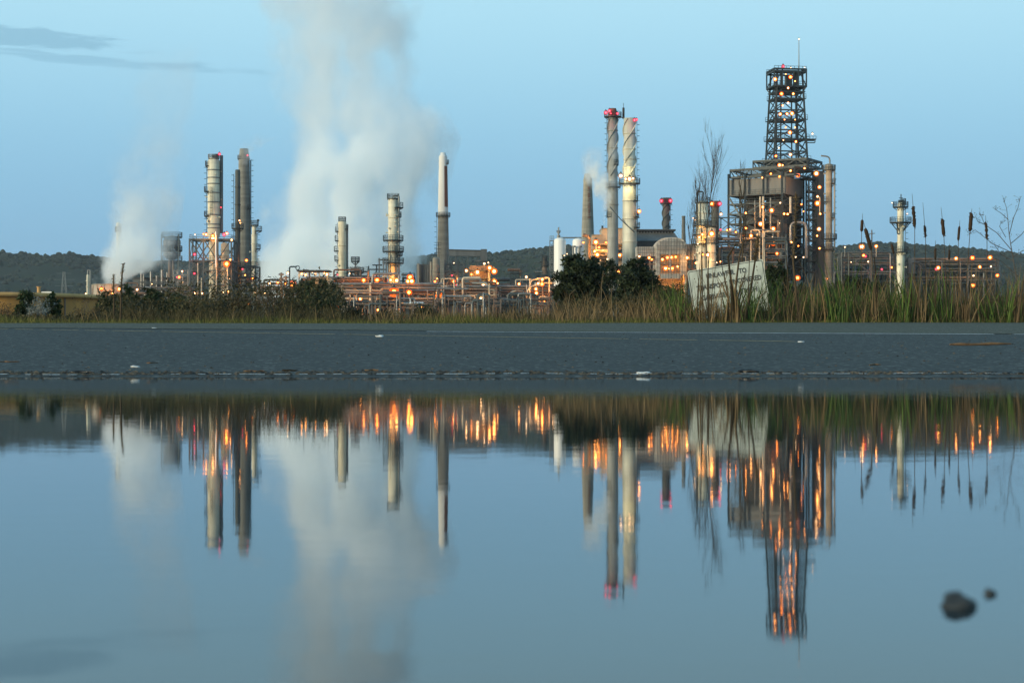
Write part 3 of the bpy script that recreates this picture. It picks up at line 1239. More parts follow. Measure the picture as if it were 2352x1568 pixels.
# --- far lattice pylon
Y = 950.0
c = P(147, 0, Y)
root = thing('transmission_pylon', 'faint grey lattice pylon before the dark hill', 'pylon', (c.x, Y, G0))
mb = MB()
zt = P(0, 624, Y).z
for sx in (-1, 1):
    for sy in (-1, 1):
        mb.beam((c.x + sx * 3.2, Y + sy * 3.2, G0), (c.x + sx * .5, Y + sy * .5, zt), .22)
for k in range(8):
    z0, z1 = G0 + (zt - G0) * k / 8, G0 + (zt - G0) * (k + 1) / 8
    w0, w1 = 3.2 - 2.7 * k / 8, 3.2 - 2.7 * (k + 1) / 8
    for s in (-1, 1):
        mb.beam((c.x - s * w0, Y - w0, z0), (c.x + s * w1, Y - w1, z1), .09)
mb.build('lattice', 'galvanised', root)
for k, w in ((.82, 5), (.9, 6), (.98, 4)):
    mb = MB()
    z = G0 + (zt - G0) * k
    mb.beam((c.x - w, Y, z), (c.x + w, Y, z), .13)
    mb.build('crossarm', 'galvanised', root)

# --- cooling tower drum
Y = 430.0
c = P(257, 0, Y)
root = thing('cooling_tower', 'pale flared round cooling tower pouring out steam', 'cooling tower', (c.x, Y, G0))
mb = MB()
prof = [(W(40.5, Y), G0), (W(41, Y), P(0, 680, Y).z), (W(44.5, Y), P(0, 654, Y).z), (W(43.5, Y), P(0, 654, Y).z), (W(41, Y), P(0, 662, Y).z)]
mb.lathe(prof, (c.x, Y), 48, caps=False)
mb.build('shell', 'drum_cedar', root)
mb = MB()
mb.lathe([(W(44.7, Y), P(0, 655.5, Y).z), (W(45.6, Y), P(0, 655, Y).z), (W(45.6, Y), P(0, 653.4, Y).z), (W(43.6, Y), P(0, 653.2, Y).z)], (c.x, Y), 48, caps=False)
mb.build('rim', 'pale_concrete', root)
for k in range(16):
    a = 2 * math.pi * (k + .5) / 16
    mb = MB()
    mb.beam((c.x + math.cos(a) * W(41, Y), Y + math.sin(a) * W(41, Y), G0), (c.x + math.cos(a) * W(45, Y), Y + math.sin(a) * W(45, Y), P(0, 655.5, Y).z), .16)
    mb.build('rib', 'drum_cedar', root)
lamps(root, [(233, 663.5, .6), (274, 664, .55), (259, 673, .45), (315, 665, .45, 'w')], Y - 6.2)

# --- slim column inside the steam
column('distillation_column', 'faint white column half lost inside the cooling tower steam', 'column', 271.5, 520.0, [(None, 4.5), (513, 4.5)], 'white_steel', plats=((530, 7, 0, 360),), lads=((0, 640, 514),))

# --- ribbed drum vessel in a cage
Y = 500.0
c = P(395, 0, Y)
root = thing('drum_vessel', 'stout ribbed grey drum inside a cage of posts left of the steel frame', 'vessel', (c.x, Y, G0))
mb = MB()
r = W(19.5, Y)
prof = [(.3, P(0, 597, Y).z), (r * .6, P(0, 595, Y).z), (r, P(0, 587, Y).z)]
zz = P(0, 587, Y).z
zt = P(0, 553, Y).z
for k in range(7):
    z0 = zz + (zt - zz) * k / 7
    z1 = zz + (zt - zz) * (k + 1) / 7
    prof += [(r, z0 + .05), (r, z1 - .22), (r + .12, z1 - .18), (r + .12, z1 - .02)]
prof += [(r, zt), (r * .8, zt + .9), (r * .4, zt + 1.4), (.05, zt + 1.6)]
mb.lathe(prof, (c.x, Y), 32, caps=False)
mb.build('shell', 'pipe_silver', root)
for k, u in enumerate((376, 386, 404, 415)):
    mb = MB()
    y = Y + (-3.2 if k in (0, 3) else 3.2)
    mb.beam((P(u, 0, Y).x, y, G0), (P(u, 0, Y).x, y, P(0, 540, Y).z), .32)
    mb.build('post', 'frame_steel', root)
for v in (544, 575, 598):
    platform(root, c.x, Y, P(0, v, Y).z, r * 1.05, W(23.5, Y), 0, 360)
mb = MB()
mb.tube([(P(390, 0, Y).x, Y, G0), (P(390, 0, Y).x, Y, P(0, 596, Y).z)], .5, 10)
mb.tube([(P(398, 0, Y).x, Y, G0), (P(398, 0, Y).x, Y, P(0, 596, Y).z)], .35, 10)
mb.build('outlet_pipe', 'brown_wall', root)

# --- boiler block with vents behind the shrubs
Y = 490.0
a, b_ = P(304, 0, Y).x, P(436, 0, Y).x
root = thing('pump_house', 'dark low pump house with upright white vents in the left steam', 'building', ((a + b_) / 2, Y, G0))
mb = MB()
mb.box(((a + b_) / 2, Y + 5, (G0 + P(0, 640, Y).z) / 2), (b_ - a, 9, P(0, 640, Y).z - G0))
mb.build('wall', 'slate_wall', root)
mb = MB()
mb.box(((a + b_) / 2, Y + 5, P(0, 640, Y).z + .2), (b_ - a + .6, 9.6, .4))
mb.build('roof', 'dark_roof', root)
for u, vt, w in ((326, 622, 2.6), (331, 630, 1.8), (348, 624, 2.8), (361, 633, 2.2), (373, 620, 2.8), (385, 626, 2.2)):
    mb = MB()
    q = P(u, vt, Y)
    mb.tube([(q.x, Y - .6, G0), (q.x, Y - .6, q.z)], W(w, Y), 12)
    mb.build('vent', 'pipe_silver', root)
for u0, u1, v in ((306, 322, 655), (320, 392, 648), (340, 430, 652), (330, 436, 660), (396, 436, 632), (400, 432, 622)):
    mb = MB()
    mb.beam((P(u0, 0, Y).x, Y - 1.2, P(0, v, Y).z), (P(u1, 0, Y).x, Y - 1.2, P(0, v, Y).z), .26)
    mb.build('catwalk', 'frame_steel', root)
for u in (400, 409, 421, 433):
    mb = MB()
    mb.beam((P(u, 0, Y).x, Y - 1.0, G0), (P(u, 0, Y).x, Y - 1.0, P(0, 616 + (u % 3) * 4, Y).z), .34)
    mb.build('post', 'galvanised', root)
lamps(root, [(418.5, 623, .5), (411.5, 636.5, .5), (406.5, 636.5, .4, 'r'), (419, 649, .45, 'w'), (290, 650, .25, 'w'), (349, 652, .3)], Y - 3)

# --- steel frame with the tall banded column
Y = 480.0
x0, x1 = P(443, 0, Y).x, P(538, 0, Y).x
root = thing('steel_frame', 'open steel frame of many levels around the feet of the tall white column', 'steel frame', ((x0 + x1) / 2, Y, G0))
zs = [P(0, v, Y).z for v in (712, 689, 655, 623, 600.5, 552)]
frame(root, x0, x1, Y - 5, Y + 5, zs, 3, 2, w=.38, seed=5, bw=.72, bp=1.0)
mb = MB()
q = P(496, 0, Y - 6)
mb.tube([(q.x, Y - 6, P(0, 616, Y).z), (q.x, Y - 6, P(0, 535, Y).z)], W(1.9, Y), 10)
mb.build('downcomer', 'silo_white', root)
for u, v0, v1, w in ((463, 690, 606, 1.5), (471, 720, 640, 1.2), (505, 720, 560, 1.3), (530, 720, 600, 1.4)):
    mb = MB()
    q = P(u, 0, Y)
    mb.tube([(q.x, Y - 5.6, P(0, v0, Y).z), (q.x, Y - 5.6, P(0, v1, Y).z)], W(w, Y), 8)
    mb.build('riser_pipe', 'pipe_cream', root)
lamps(root, [(467.5, 537.5, .4), (473.5, 538.5, .65), (488.5, 541.5, .6), (515, 538.5, .6, 'r'), (521, 536, .5), (448, 539, .3, 'w'), (447, 584, .45, 'r'), (446.5, 628, .4, 'r'), (446.5, 673.5, .45), (464.5, 673.5, .4),
             (532, 551, .4), (520.5, 606, .9), (529, 596.5, .3), (525, 669.5, .55), (513, 671, .35)], Y - 6.2)
root, sh, _ = column('distillation_column', 'tallest white banded column with a dark duct, rising out of the steel frame', 'column', 491, 481.0,
                     [(None, 11), (548, 11), (541, 14), (371, 14)], 'white_steel', rings=(391, 408.5, 422.5, 443, 464.5, 494, 515.5, 524), ring_m='galvanised',
                     plats=((381, 19.5, 120, 225), (439.5, 22, 130, 225), (496, 22, 120, 235)), lads=((-165, 545, 372), (-100, 495, 430)), nozzles=9)
mb = MB()
q = P(508.5, 0, 481)
mb.tube([(q.x, 481.2, P(0, 536, 481).z), (q.x, 481.2, P(0, 357, 481).z)], W(3.7, 481), 12)
mb.build('duct', 'slate_wall', root)
platform(root, P(491, 0, 481).x, 481, P(0, 363, 481).z, .3, W(13, 481), 0, 360, rail=1.0, m='galvanised')
mb = MB()
mb.box((P(495, 0, 481).x, 480.6, P(0, 360, 481).z), (1.6, 1.4, 1.0))
mb.tube([(P(495, 0, 481).x, 480.6, P(0, 356, 481).z), (P(505, 0, 481).x, 480.9, P(0, 356, 481).z)], .2, 8)
mb.build('relief_valve', 'dark_steel', root)
lamps(root, [(504, 354, .55, 'r'), (507.5, 476.5, .35, 'r'), (489, 548, .8)], 479.0)
column('process_vessel', 'stout cream vessel inside the steel frame right of the banded column', 'vessel', 517, 479.0, [(None, 9.5), (562, 9.5)], 'cream_steel', rings=(575, 590, 610, 630), nozzles=3)

# --- grey concrete chimney and the dark stack before it
Y = 520.0
root, sh, rad = column('chimney', 'tall grey concrete chimney right behind a thinner dark stack', 'chimney', 560.5, Y, [(None, 16), (620, 14.6), (364, 12.4), (362, 12.4), (349, 10.2), (342, 9.8)], 'concrete', cap='open',
                       rings=(365,), lads=((12, 600, 366),))
mb = MB()
q = P(574.5, 0, Y)
mb.tube([(q.x + .2, Y - .4, G0), (P(573, 0, Y).x + .3, Y - .4, P(0, 368, Y).z)], .16, 6)
mb.build('cable_conduit', 'dark_steel', root)
platform(root, P(560.5, 0, Y).x, Y, P(0, 365, Y).z, W(12.4, Y), W(14.8, Y), 120, 240, rail=1)
platform(root, P(560.5, 0, Y).x, Y, P(0, 479, Y).z, W(13.5, Y), W(16.5, Y), -50, 50, rail=1)
lamps(root, [(568.5, 357, .4, 'r')], Y - 2.5)
Y = 492.0
root, sh, _ = column('smokestack', 'thin dark steel stack standing before the grey concrete chimney', 'smokestack', 546, Y, [(None, 9), (616, 8), (606, 6.2), (392, 5.8), (390, 5)], 'stack_dark', cap='open',
                     plats=((524, 14, 0, 360), (613, 18, 0, 360)), lads=((200, 610, 400),), rings=(430, 470, 560))
lamps(root, [(550, 506.5, .45), (552, 512, .3), (566, 598, .7), (563, 631.5, .4), (557, 618, .35, 'r'), (526.5, 640, .4), (569, 641, .35), (580, 640, .5)], Y - 3)
x0, x1 = P(528, 0, Y).x, P(592, 0, Y).x
root = thing('steel_frame', 'squat steel frame with pipes under the thin dark stack', 'steel frame', ((x0 + x1) / 2, Y, G0))
frame(root, x0, x1, Y - 4, Y + 4, [P(0, v, Y).z for v in (690, 655, 638, 613)], 3, 1, w=.4, seed=8)
for k, (u0, u1, v) in enumerate(((515, 585, 656), (520, 590, 648), (535, 575, 630), (530, 600, 664))):
    mb = MB()
    mb.bend_pipe([(P(u0, 0, Y).x, Y - 4.6, P(0, v, Y).z), (P(u1, 0, Y).x, Y - 4.6, P(0, v, Y).z), (P(u1, 0, Y).x, Y - 4.6, P(0, v + 25, Y).z)], W(1.6, Y), 8)
    mb.build('pipe', ('pipe_silver', 'pipe_rust', 'brown_wall', 'pipe_cream')[k], root)
lamps(root, [(572, 700, .75), (565.5, 701, .35), (607.5, 673, .45, 'o'), (586, 671, .35, 'w'), (546, 702, .75), (524, 709, .3)], Y - 6)

Y = 512.0
root, sh, _ = column('distillation_column', 'short cream column with side platforms right of the grey chimney', 'column', 584, Y, [(None, 6), (648, 6), (560, 6.2), (541, 6.2), (538, 5.2), (521, 5.2)], 'white_steel', rings=(540, 560, 600),
                     plats=((516.5, 9.5, 0, 360), (530, 17.5, -60, 60), (571, 14.5, -60, 60)), lads=((5, 640, 518),), nozzles=3)
mb = MB()
q = P(593, 506, Y)
mb.tube([(q.x, Y, P(0, 518, Y).z), (q.x, Y, q.z)], .14, 6)
mb.box((q.x, Y, q.z), (.6, .6, .6))
mb.build('beacon_mast', 'dark_steel', root)
lamps(root, [(580, 639, .55), (568.5, 640, .45)], Y - 3)

# --- little yard between the frames: davit, canopy, low columns
Y = 450.0
root = thing('jib_crane', 'blue grey davit arm with a round hook block above the canopy', 'davit', (P(665, 0, Y).x, Y, G0))
mb = MB()
mb.bend_pipe([(P(665, 0, Y).x, Y, G0), (P(665, 0, Y).x, Y, P(0, 612.5, Y).z), (P(682, 0, Y).x, Y, P(0, 612.5, Y).z)], .2, 8)
mb.build('arm', 'slate_wall', root)
mb = MB()
q = P(683.5, 615, Y)
mb.tube([q + Vector((.5 * math.cos(R(a)), 0, .55 * math.sin(R(a)))) for a in range(0, 361, 30)], .13, 6)
mb.build('hook_block', 'slate_wall', root)

x0, x1 = P(685, 0, Y).x, P(759, 0, Y).x
root = thing('canopy', 'thin dark flat canopy roof with lamps glowing beneath it', 'canopy', ((x0 + x1) / 2, Y, G0))
mb = MB()
mb.box(((x0 + x1) / 2, Y, P(0, 623, Y).z), (x1 - x0, 7, .38))
mb.build('roof', 'dark_roof', root)
for u in (690, 713, 736, 755):
    mb = MB()
    mb.beam((P(u, 0, Y).x, Y - 2.8, G0), (P(u, 0, Y).x, Y - 2.8, P(0, 624.5, Y).z), .24)
    mb.build('post', 'frame_steel', root)
mb = MB()
mb.box(((x0 + x1) / 2 + 2, Y + 1.5, (G0 + P(0, 637, Y).z) / 2), (x1 - x0 - 3, 2.4, P(0, 637, Y).z - G0))
mb.build('pump_skid', 'pale_concrete', root)
lamps(root, [(693, 628.5, .55), (702, 631, .4), (725, 629.5, .4), (746, 627, .35), (751, 630, .5), (717, 626.5, .25, 'w')], Y - 3)
Y = 455.0
for u, v, lab in ((646, 626, 'short pale pipe stand with a cross head left of the canopy'), (657, 633, 'stubby pale pipe stand close beside the davit')):
    root = thing('pipe_stand', lab, 'pipe stand', (P(u, 0, Y).x, Y, G0))
    mb = MB()
    mb.tube([(P(u, 0, Y).x, Y, G0), (P(u, 0, Y).x, Y, P(0, v, Y).z)], .28, 8)
    mb.build('post', 'galvanised', root)
    mb = MB()
    mb.tube([(P(u - 6, 0, Y).x, Y, P(0, v + 4, Y).z), (P(u + 6, 0, Y).x, Y, P(0, v + 4, Y).z)], .22, 8)
    mb.tube([(P(u - 5, 0, Y).x, Y, P(0, v + 14, Y).z), (P(u + 5, 0, Y).x, Y, P(0, v + 14, Y).z)], .22, 8)
    mb.build('cross_head', 'galvanised', root)
    if u == 646:
        lamps(root, [(638, 650, .6), (619, 650, .55), (661, 627, .5), (655, 651, .4)], Y - 2)

# --- cream column with side rungs, small platform mast
Y = 522.0
root, sh, _ = column('distillation_column', 'plain cream column with small ladders landings up its left side, before the steam', 'column', 786, Y, [(None, 9.5), (625, 9.5), (511, 9.5)], 'cream_steel', rings=(564, 626),
                     plats=((508, 8.8, 0, 360), (531, 16, 140, 215), (552, 17, 140, 215), (576, 19, 140, 215), (597, 18, 140, 215), (525, 14, -40, 40)), lads=((178, 628, 512),), nozzles=3)
mb = MB()
q = P(797, 0, Y)
mb.tube([(q.x, Y + .6, G0), (q.x, Y + .6, P(0, 516, Y).z)], W(2.6, Y), 10)
mb.build('vapour_line', 'galvanised', root)
Y = 500.0
root, sh, _ = column('vent_mast', 'small pale mast with a railed landing between two cream columns', 'mast', 816, Y, [(None, 1.8), (592, 1.8)], 'pipe_silver', plats=((600, 10, 0, 360), (625, 20, 0, 360)), lads=((0, 640, 594),))

# --- the column with many platforms
Y = 480.0
root, sh, _ = column('distillation_column', 'cream column ringed by many dark platforms at the right of the main steam', 'column', 903, Y, [(None, 10.5), (609, 10.5), (590, 11.3), (459, 11.3)], 'white_steel', rings=(500, 612),
                     plats=((456, 14, 0, 360), (476.5, 23.5, -70, 60), (497.5, 19, -45, 30), (551.5, 23.5, 0, 360), (577, 24.5, 0, 360), (586, 22, -60, 60), (603.5, 24.5, 0, 360)), lads=((0, 640, 460), (-60, 640, 560)), nozzles=12)
mb = MB()
q = P(917, 0, Y)
mb.bend_pipe([(q.x, Y - 1, G0), (q.x, Y - 1, P(0, 450, Y).z), (P(903, 0, Y).x, Y, P(0, 450, Y).z), (P(903, 0, Y).x, Y, P(0, 458, Y).z)], W(2, Y), 10)
mb.build('overhead_pipe', 'galvanised', root)
mb = MB()
for k, (u, v0, v1) in enumerate(((893, 640, 560), (897, 640, 585), (909, 640, 570), (912, 640, 590))):
    mb.tube([(P(u, 0, Y).x, Y - 1.6, P(0, v0, Y).z), (P(u, 0, Y).x, Y - 1.6, P(0, v1, Y).z)], W(.9, Y), 8)
mb.build('instrument_pipes', 'galvanised', root)
lamps(root, [(885.5, 644, .8), (897.5, 643, .8), (911, 644, .75), (862, 629.5, .45)], Y - 3.5)
x0, x1 = P(872, 0, Y).x, P(888, 0, Y).x
root = thing('pipe_gantry', 'dark stepped gantry of beams joining the left of the platform column', 'gantry', ((x0 + x1) / 2, Y, G0))
for u0, u1, v in ((857, 880, 610), (850, 890, 620), (866, 886, 628), (871, 893, 598)):
    mb = MB()
    mb.beam((P(u0, 0, Y).x, Y - 3, P(0, v, Y).z), (P(u1, 0, Y).x, Y - 3, P(0, v, Y).z), .34)
    mb.build('beam', 'dark_steel', root)
for u, vt in ((849, 612), (867, 610), (873, 594), (883, 596), (889, 598)):
    mb = MB()
    mb.beam((P(u, 0, Y).x, Y - 3.2, G0), (P(u, 0, Y).x, Y - 3.2, P(0, vt, Y).z), .36)
    mb.build('post', 'dark_steel' if u < 870 else 'galvanised', root)

# --- chimney with the red panel
Y = 522.0
root, sh, rad = column('chimney', 'slender chimney with a white top half and a tall red brown panel', 'chimney', 1017.8, Y, [(None, 15.8), (620, 14.3), (493.5, 11.9)], 'concrete', cap=None)
mb = MB()
r0, r1 = W(11.9, Y), W(9.6, Y)
z0, z1 = P(0, 493.5, Y).z, P(0, 361, Y).z
cx = P(1017.8, 0, Y).x
mb.lathe([(r0 + .02, z0), (r1, z1), (r1 * .98, z1 + .3), (r1 * .74, P(0, 357, Y).z), (r1 * .62, P(0, 351, Y).z), (r1 * .5, P(0, 351, Y).z), (r1 * .48, P(0, 358, Y).z)], (cx, Y), 36)
mb.build('white_top', 'chimney_white', root)
mb = MB()
n = 7
vs, fs = [], []
for j in range(9):
    z = P(0, 476 - (476 - 382) * j / 8, Y).z
    rr = r0 + (r1 - r0) * (z - z0) / (z1 - z0) + .05
    for i in range(n):
        a = R(-72 + 52 * i / (n - 1))
        vs.append(Vector((cx + rr * math.cos(a), Y + rr * math.sin(a), z)))
for j in range(8):
    for i in range(n - 1):
        fs.append((j * n + i, j * n + i + 1, (j + 1) * n + i + 1, (j + 1) * n + i))
mb.add(vs, fs, True)
mb.build('red_panel', 'brick_red', root)
platform(root, cx, Y, P(0, 496, Y).z, r0, W(16.5, Y), 0, 360, rail=1.0)
platform(root, cx, Y, P(0, 375, Y).z, r1, W(13, Y), -40, 40, rail=1.0)
ladder(root, cx, Y, W(13, Y), 185, P(0, 620, Y).z, P(0, 500, Y).z)

# --- squat vessel before it and the dark block
Y = 492.0
root, sh, _ = column('process_vessel', 'squat grey beige vessel with a mast on its dome, foot of the red panelled chimney', 'vessel', 1002, Y, [(None, 8.6), (595, 8.6)], 'pale_concrete', rings=(625,), lads=((170, 640, 596),))
mb = MB()
q = P(1005, 0, Y)
for dx in (-.45, .45):
    mb.beam((q.x + dx, Y, P(0, 592, Y).z), (q.x + dx * .5, Y, P(0, 556, Y).z), .14)
for v in (580, 572, 563, 557):
    mb.beam((q.x - 1, Y, P(0, v, Y).z), (q.x + 1, Y, P(0, v, Y).z), .12)
mb.build('mast', 'dark_steel', root)
mb = MB()
q = P(990, 0, Y)
mb.tube([(q.x, Y, G0), (q.x, Y, P(0, 601, Y).z)], W(2.6, Y), 10)
mb.build('standpipe', 'pale_concrete', root)
lamps(root, [(999, 646.5, .6), (1004, 640, .35)], Y - 3)
Y = 505.0
x0, x1 = P(957, 0, Y).x, P(987, 0, Y).x
root = thing('process_building', 'dark square block with a pale standpipe left of the red panelled chimney', 'building', ((x0 + x1) / 2, Y, G0))
mb = MB()
mb.box(((x0 + x1) / 2, Y + 3, (G0 + P(0, 607, Y).z) / 2), (x1 - x0, 7, P(0, 607, Y).z - G0))
mb.build('wall', 'slate_wall', root)
for k in range(5):
    mb = MB()
    x = x0 + (x1 - x0) * (k + .5) / 5
    mb.beam((x, Y - .6, G0), (x, Y - .6, P(0, 604 + k % 2 * 3, Y).z), .2)
    mb.build('wall_stud', 'frame_steel', root)
mb = MB()
mb.tube([(P(962, 0, Y).x, Y - 1.4, G0), (P(962, 0, Y).x, Y - 1.4, P(0, 606, Y).z)], .32, 8)
mb.build('standpipe', 'galvanised', root)

# --- conveyor gallery
Y = 560.0
root = thing('conveyor_gallery', 'long dark enclosed conveyor bridge with a head tower behind the lamps', 'conveyor', (P(1070, 0, Y).x, Y, G0))
mb = MB()
a, b_ = P(1028, 581.5, Y), P(1106, 583, Y)
mb.beam((a.x, Y, a.z), (b_.x, Y, b_.z), 3, W(13, Y))
mb.build('gallery', 'slate_wall', root)
mb = MB()
a, b_ = P(1028, 574, Y), P(1106, 576, Y)
mb.beam((a.x, Y, a.z), (b_.x, Y, b_.z), 3.5, .3)
mb.build('roof', 'dark_roof', root)
mb = MB()
mb.box((P(1111.5, 0, Y).x, Y, (P(0, 573, Y).z + P(0, 600, Y).z) / 2), (W(14, Y), 4.5, W(27, Y)))
mb.box((P(1103, 0, Y).x, Y, P(0, 600, Y).z), (W(22, Y), 4, .5))
mb.build('head_tower', 'slate_wall', root)
for u in (1047, 1075, 1098, 1115):
    mb = MB()
    for dy in (-1.4, 1.4):
        mb.beam((P(u, 0, Y).x, Y + dy, G0), (P(u, 0, Y).x, Y + dy, P(0, 588, Y).z), .55)
    mb.build('trestle', 'frame_steel', root)

# --- brown treating block with orange lamps
Y = 500.0
x0, x1 = P(1078, 0, Y).x, P(1126, 0, Y).x
root = thing('process_building', 'brown process block glowing orange under its lamps', 'building', ((x0 + x1) / 2, Y, G0))
mb = MB()
mb.box(((x0 + x1) / 2, Y + 4, (G0 + P(0, 610, Y).z) / 2), (x1 - x0, 8, P(0, 610, Y).z - G0))
mb.build('wall', 'brown_wall', root)
for v in (622, 640, 652):
    mb = MB()
    mb.box(((x0 + x1) / 2, Y - .9, P(0, v, Y).z), (x1 - x0 + 2, 1.6, .22))
    mb.build('gallery', 'dark_steel', root)
mb = MB()
mb.tube([(P(1124, 0, Y).x, Y - 1.5, G0), (P(1124, 0, Y).x, Y - 1.5, P(0, 604, Y).z)], W(2.6, Y), 10)
mb.build('vent', 'galvanised', root)
lamps(root, [(1071, 621.5, .85), (1096.5, 625, .85), (1124.5, 615, .85), (1135, 623, .95), (1112.5, 605.5, .5, 'w'), (1121.5, 603, .3, 'w'), (1042.5, 604.5, .35, 'w'), (1083, 630, .4), (1110, 652, .85), (1135.5, 646.5, .75), (1143, 650.5, .45)], Y - 3)

Y = 490.0
x0, x1 = P(1022, 0, Y).x, P(1066, 0, Y).x
root = thing('steel_frame', 'open dark steel bay between the red panelled chimney and the brown block', 'steel frame', ((x0 + x1) / 2, Y, G0))
frame(root, x0, x1, Y - 3, Y + 3, [P(0, v, Y).z for v in (660, 640, 624, 607)], 3, 1, w=.32, seed=3)
for k, (u, w, vt) in enumerate(((1032, 3, 640), (1044, 2, 645), (1056, 4, 638))):
    mb = MB()
    mb.tube([(P(u, 0, Y).x, Y, G0), (P(u, 0, Y).x, Y, P(0, vt, Y).z)], W(w, Y), 12)
    mb.build('drum', 'brown_wall', root)
lamps(root, [(1042.5, 646.5, .95), (1051, 640.5, .45), (1038.5, 632.5, .35, 'r'), (1048, 655, .4, 'r')], Y - 4)

# --- pipe racks across the middle
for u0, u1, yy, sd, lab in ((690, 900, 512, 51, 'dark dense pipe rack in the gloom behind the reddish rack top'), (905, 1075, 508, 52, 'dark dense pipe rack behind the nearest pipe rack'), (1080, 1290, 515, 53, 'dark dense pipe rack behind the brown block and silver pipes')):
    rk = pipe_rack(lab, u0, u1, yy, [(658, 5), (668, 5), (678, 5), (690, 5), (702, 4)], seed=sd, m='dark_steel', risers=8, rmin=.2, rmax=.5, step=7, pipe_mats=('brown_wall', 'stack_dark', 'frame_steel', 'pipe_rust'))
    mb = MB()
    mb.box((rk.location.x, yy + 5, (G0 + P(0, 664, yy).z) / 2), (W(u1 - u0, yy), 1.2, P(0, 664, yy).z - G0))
    mb.build('dark_backing', 'stack_dark', rk)  # dark sheet added as backing behind the pipes

rk = pipe_rack('long dark rack top with reddish pipes at the foot of the main steam', 700, 884, 470.0, [(640, 5), (650, 4), (662, 3)], seed=3, m='brown_wall', pipe_mats=('pipe_rust', 'brown_wall', 'pipe_rust', 'galvanised'), risers=5)
mb = MB()
mb.box((P(792, 0, 470).x, 470, P(0, 637, 470).z), (W(172, 470), 5, .3))
mb.build('walkway', 'brown_wall', rk)
lamps(rk, [(835.5, 643.5, .85), (835, 653.5, .8), (866, 643, .75), (808.5, 655, .45), (672, 652.5, 1.05), (775, 631, .35, 'r'), (803, 628, .3, 'w'), (816, 653, .3), (720, 650, .45), (737, 654, .4), (771, 655, .45), (778, 660, .3), (802, 658, .3)], 464.5)
rk = pipe_rack('nearest pipe rack with big silver pipes low behind the centre grass', 770, 1010, 430.0, [(655, 3), (671, 5), (688, 4), (700, 3)], seed=5, m='brown_wall', risers=9, loops=2, rmin=.15, rmax=.38)
mb = MB()
mb.bend_pipe([(P(880, 0, 425).x, 425, P(0, 659.5, 425).z), (P(1075, 0, 425).x, 425, P(0, 663.5, 425).z)], W(2.1, 425), 10)
mb.build('header_pipe', 'pipe_silver', rk)
for u0, u1, v, w, k in ((840, 1000, 654, 1.2, 'pipe_rust'), (775, 880, 672, 1.8, 'pipe_silver'), (790, 876, 666.5, .9, 'pipe_cream'), (800, 890, 698, 1.3, 'pipe_silver')):
    mb = MB()
    mb.tube([(P(u0, 0, 425).x, 424.6, P(0, v, 425).z), (P(u1, 0, 425).x, 424.6, P(0, v + 1, 425).z)], W(w, 425), 8)
    mb.build('pipe', k, rk)
lamps(rk, [(905, 671, 1.35), (939.5, 671.5, .95), (827.5, 686.5, .7), (774, 707, .95), (869, 711.5, .5), (917.5, 709.5, .4), (969, 705.5, .4)], 423.0)
lamps(rk, [(942, 636.5, .85), (937, 646, .75), (945.5, 645.5, .75)], 423.0)
rk = pipe_rack('tangle of pale pipes and loops low before the brown process block', 1000, 1140, 440.0, [(660, 4), (668, 4), (680, 3), (696, 3)], seed=12, m='brown_wall', risers=10, rmin=.14, rmax=.34)
lamps(rk, [(1006.5, 673.5, 1.3), (1104.5, 685, .6), (1013, 706, .45), (983.5, 707, .35)], 433.0)
mb = MB()
mb.tube([(P(1124, 0, 434).x, 434, P(0, 702, 434).z), (P(1124, 0, 434).x, 434, P(0, 652, 434).z)], W(1.9, 434), 10)
mb.build('riser_pipe', 'pipe_cream', rk)
rk = pipe_rack('rack of silver pipes between the brown block and the dark round tree', 1140, 1290, 445.0, [(660, 4), (672, 4), (686, 3), (700, 2)], seed=21, m='brown_wall', risers=9, rmin=.14, rmax=.36, pipe_mats=('pipe_silver', 'pipe_cream', 'pipe_silver', 'pipe_rust'))
for pts, w in (([(1216, 668), (1218, 643), (1252, 638), (1262, 638), (1262, 670)], 1.9), ([(1210, 684), (1212, 662), (1240, 650), (1276, 650)], 1.5), ([(1217, 700), (1217, 640)], 1.6), ([(1172, 700), (1170, 672), (1185, 668)], 1.7)):
    mb = MB()
    mb.bend_pipe([P(u, v, 439.5) for u, v in pts], W(w, 439.5), 10, rad=1.4)
    mb.build('pipe', 'pipe_cream', rk)
lamps(rk, [(1209, 636, .45, 'w'), (1192, 652, .55), (1245.5, 641.5, .75), (1245, 652.5, .8), (1236, 651, .45), (1231, 663.5, .5), (1232, 673, .7), (1270, 641, .4, 'w')], 438.0)
for u, v, r, yy, lab, mt in ((1247, 688, 17, 452, 'cream round tank lit orange beside the dark round tree', 'cream_steel'), (1218, 690, 12, 455, 'small tan tank lit orange left of the cream round tank', 'scaffold_cladding'), (1279, 682, 12, 456, 'pale tank half hidden behind the dark round tree', 'cream_steel')):
    root, sh, _ = column('storage_tank', lab, 'tank', u, yy, [(None, r), (v - 18, r)], mt, rings=(v - 10, v + 6), group='small round tanks')
    if r == 17:
        lamps(root, [(1250, 694, .7), (1228, 695, .3), (1262, 695, .3), (1243, 683, .4)], yy - 4)
    if r == 12 and yy == 455:
        lamps(root, [(1219, 681, .4), (1215, 695, .3)], yy - 4)
for u, vt, w, yy, mt, lab in ((1113, 672, 5, 447, 'pale_concrete', 'upright grey vessel beside the bright vertical pipe'), (1139, 668, 5, 449, 'galvanised', 'upright silver vessel right of the bright vertical pipe'), (1098, 684, 6, 446, 'cream_steel', 'short cream vessel with a domed top among the pale pipe loops')):
    column('process_vessel', lab, 'vessel', u, yy, [(None, w), (vt, w)], mt, rings=(vt + 8, vt + 22), nozzles=2)
vessel_h('heat_exchanger', 'white horizontal drum low behind the centre grass', 925, 975, 699, 5.5, 420.0, 'silo_white', 'heat exchanger')
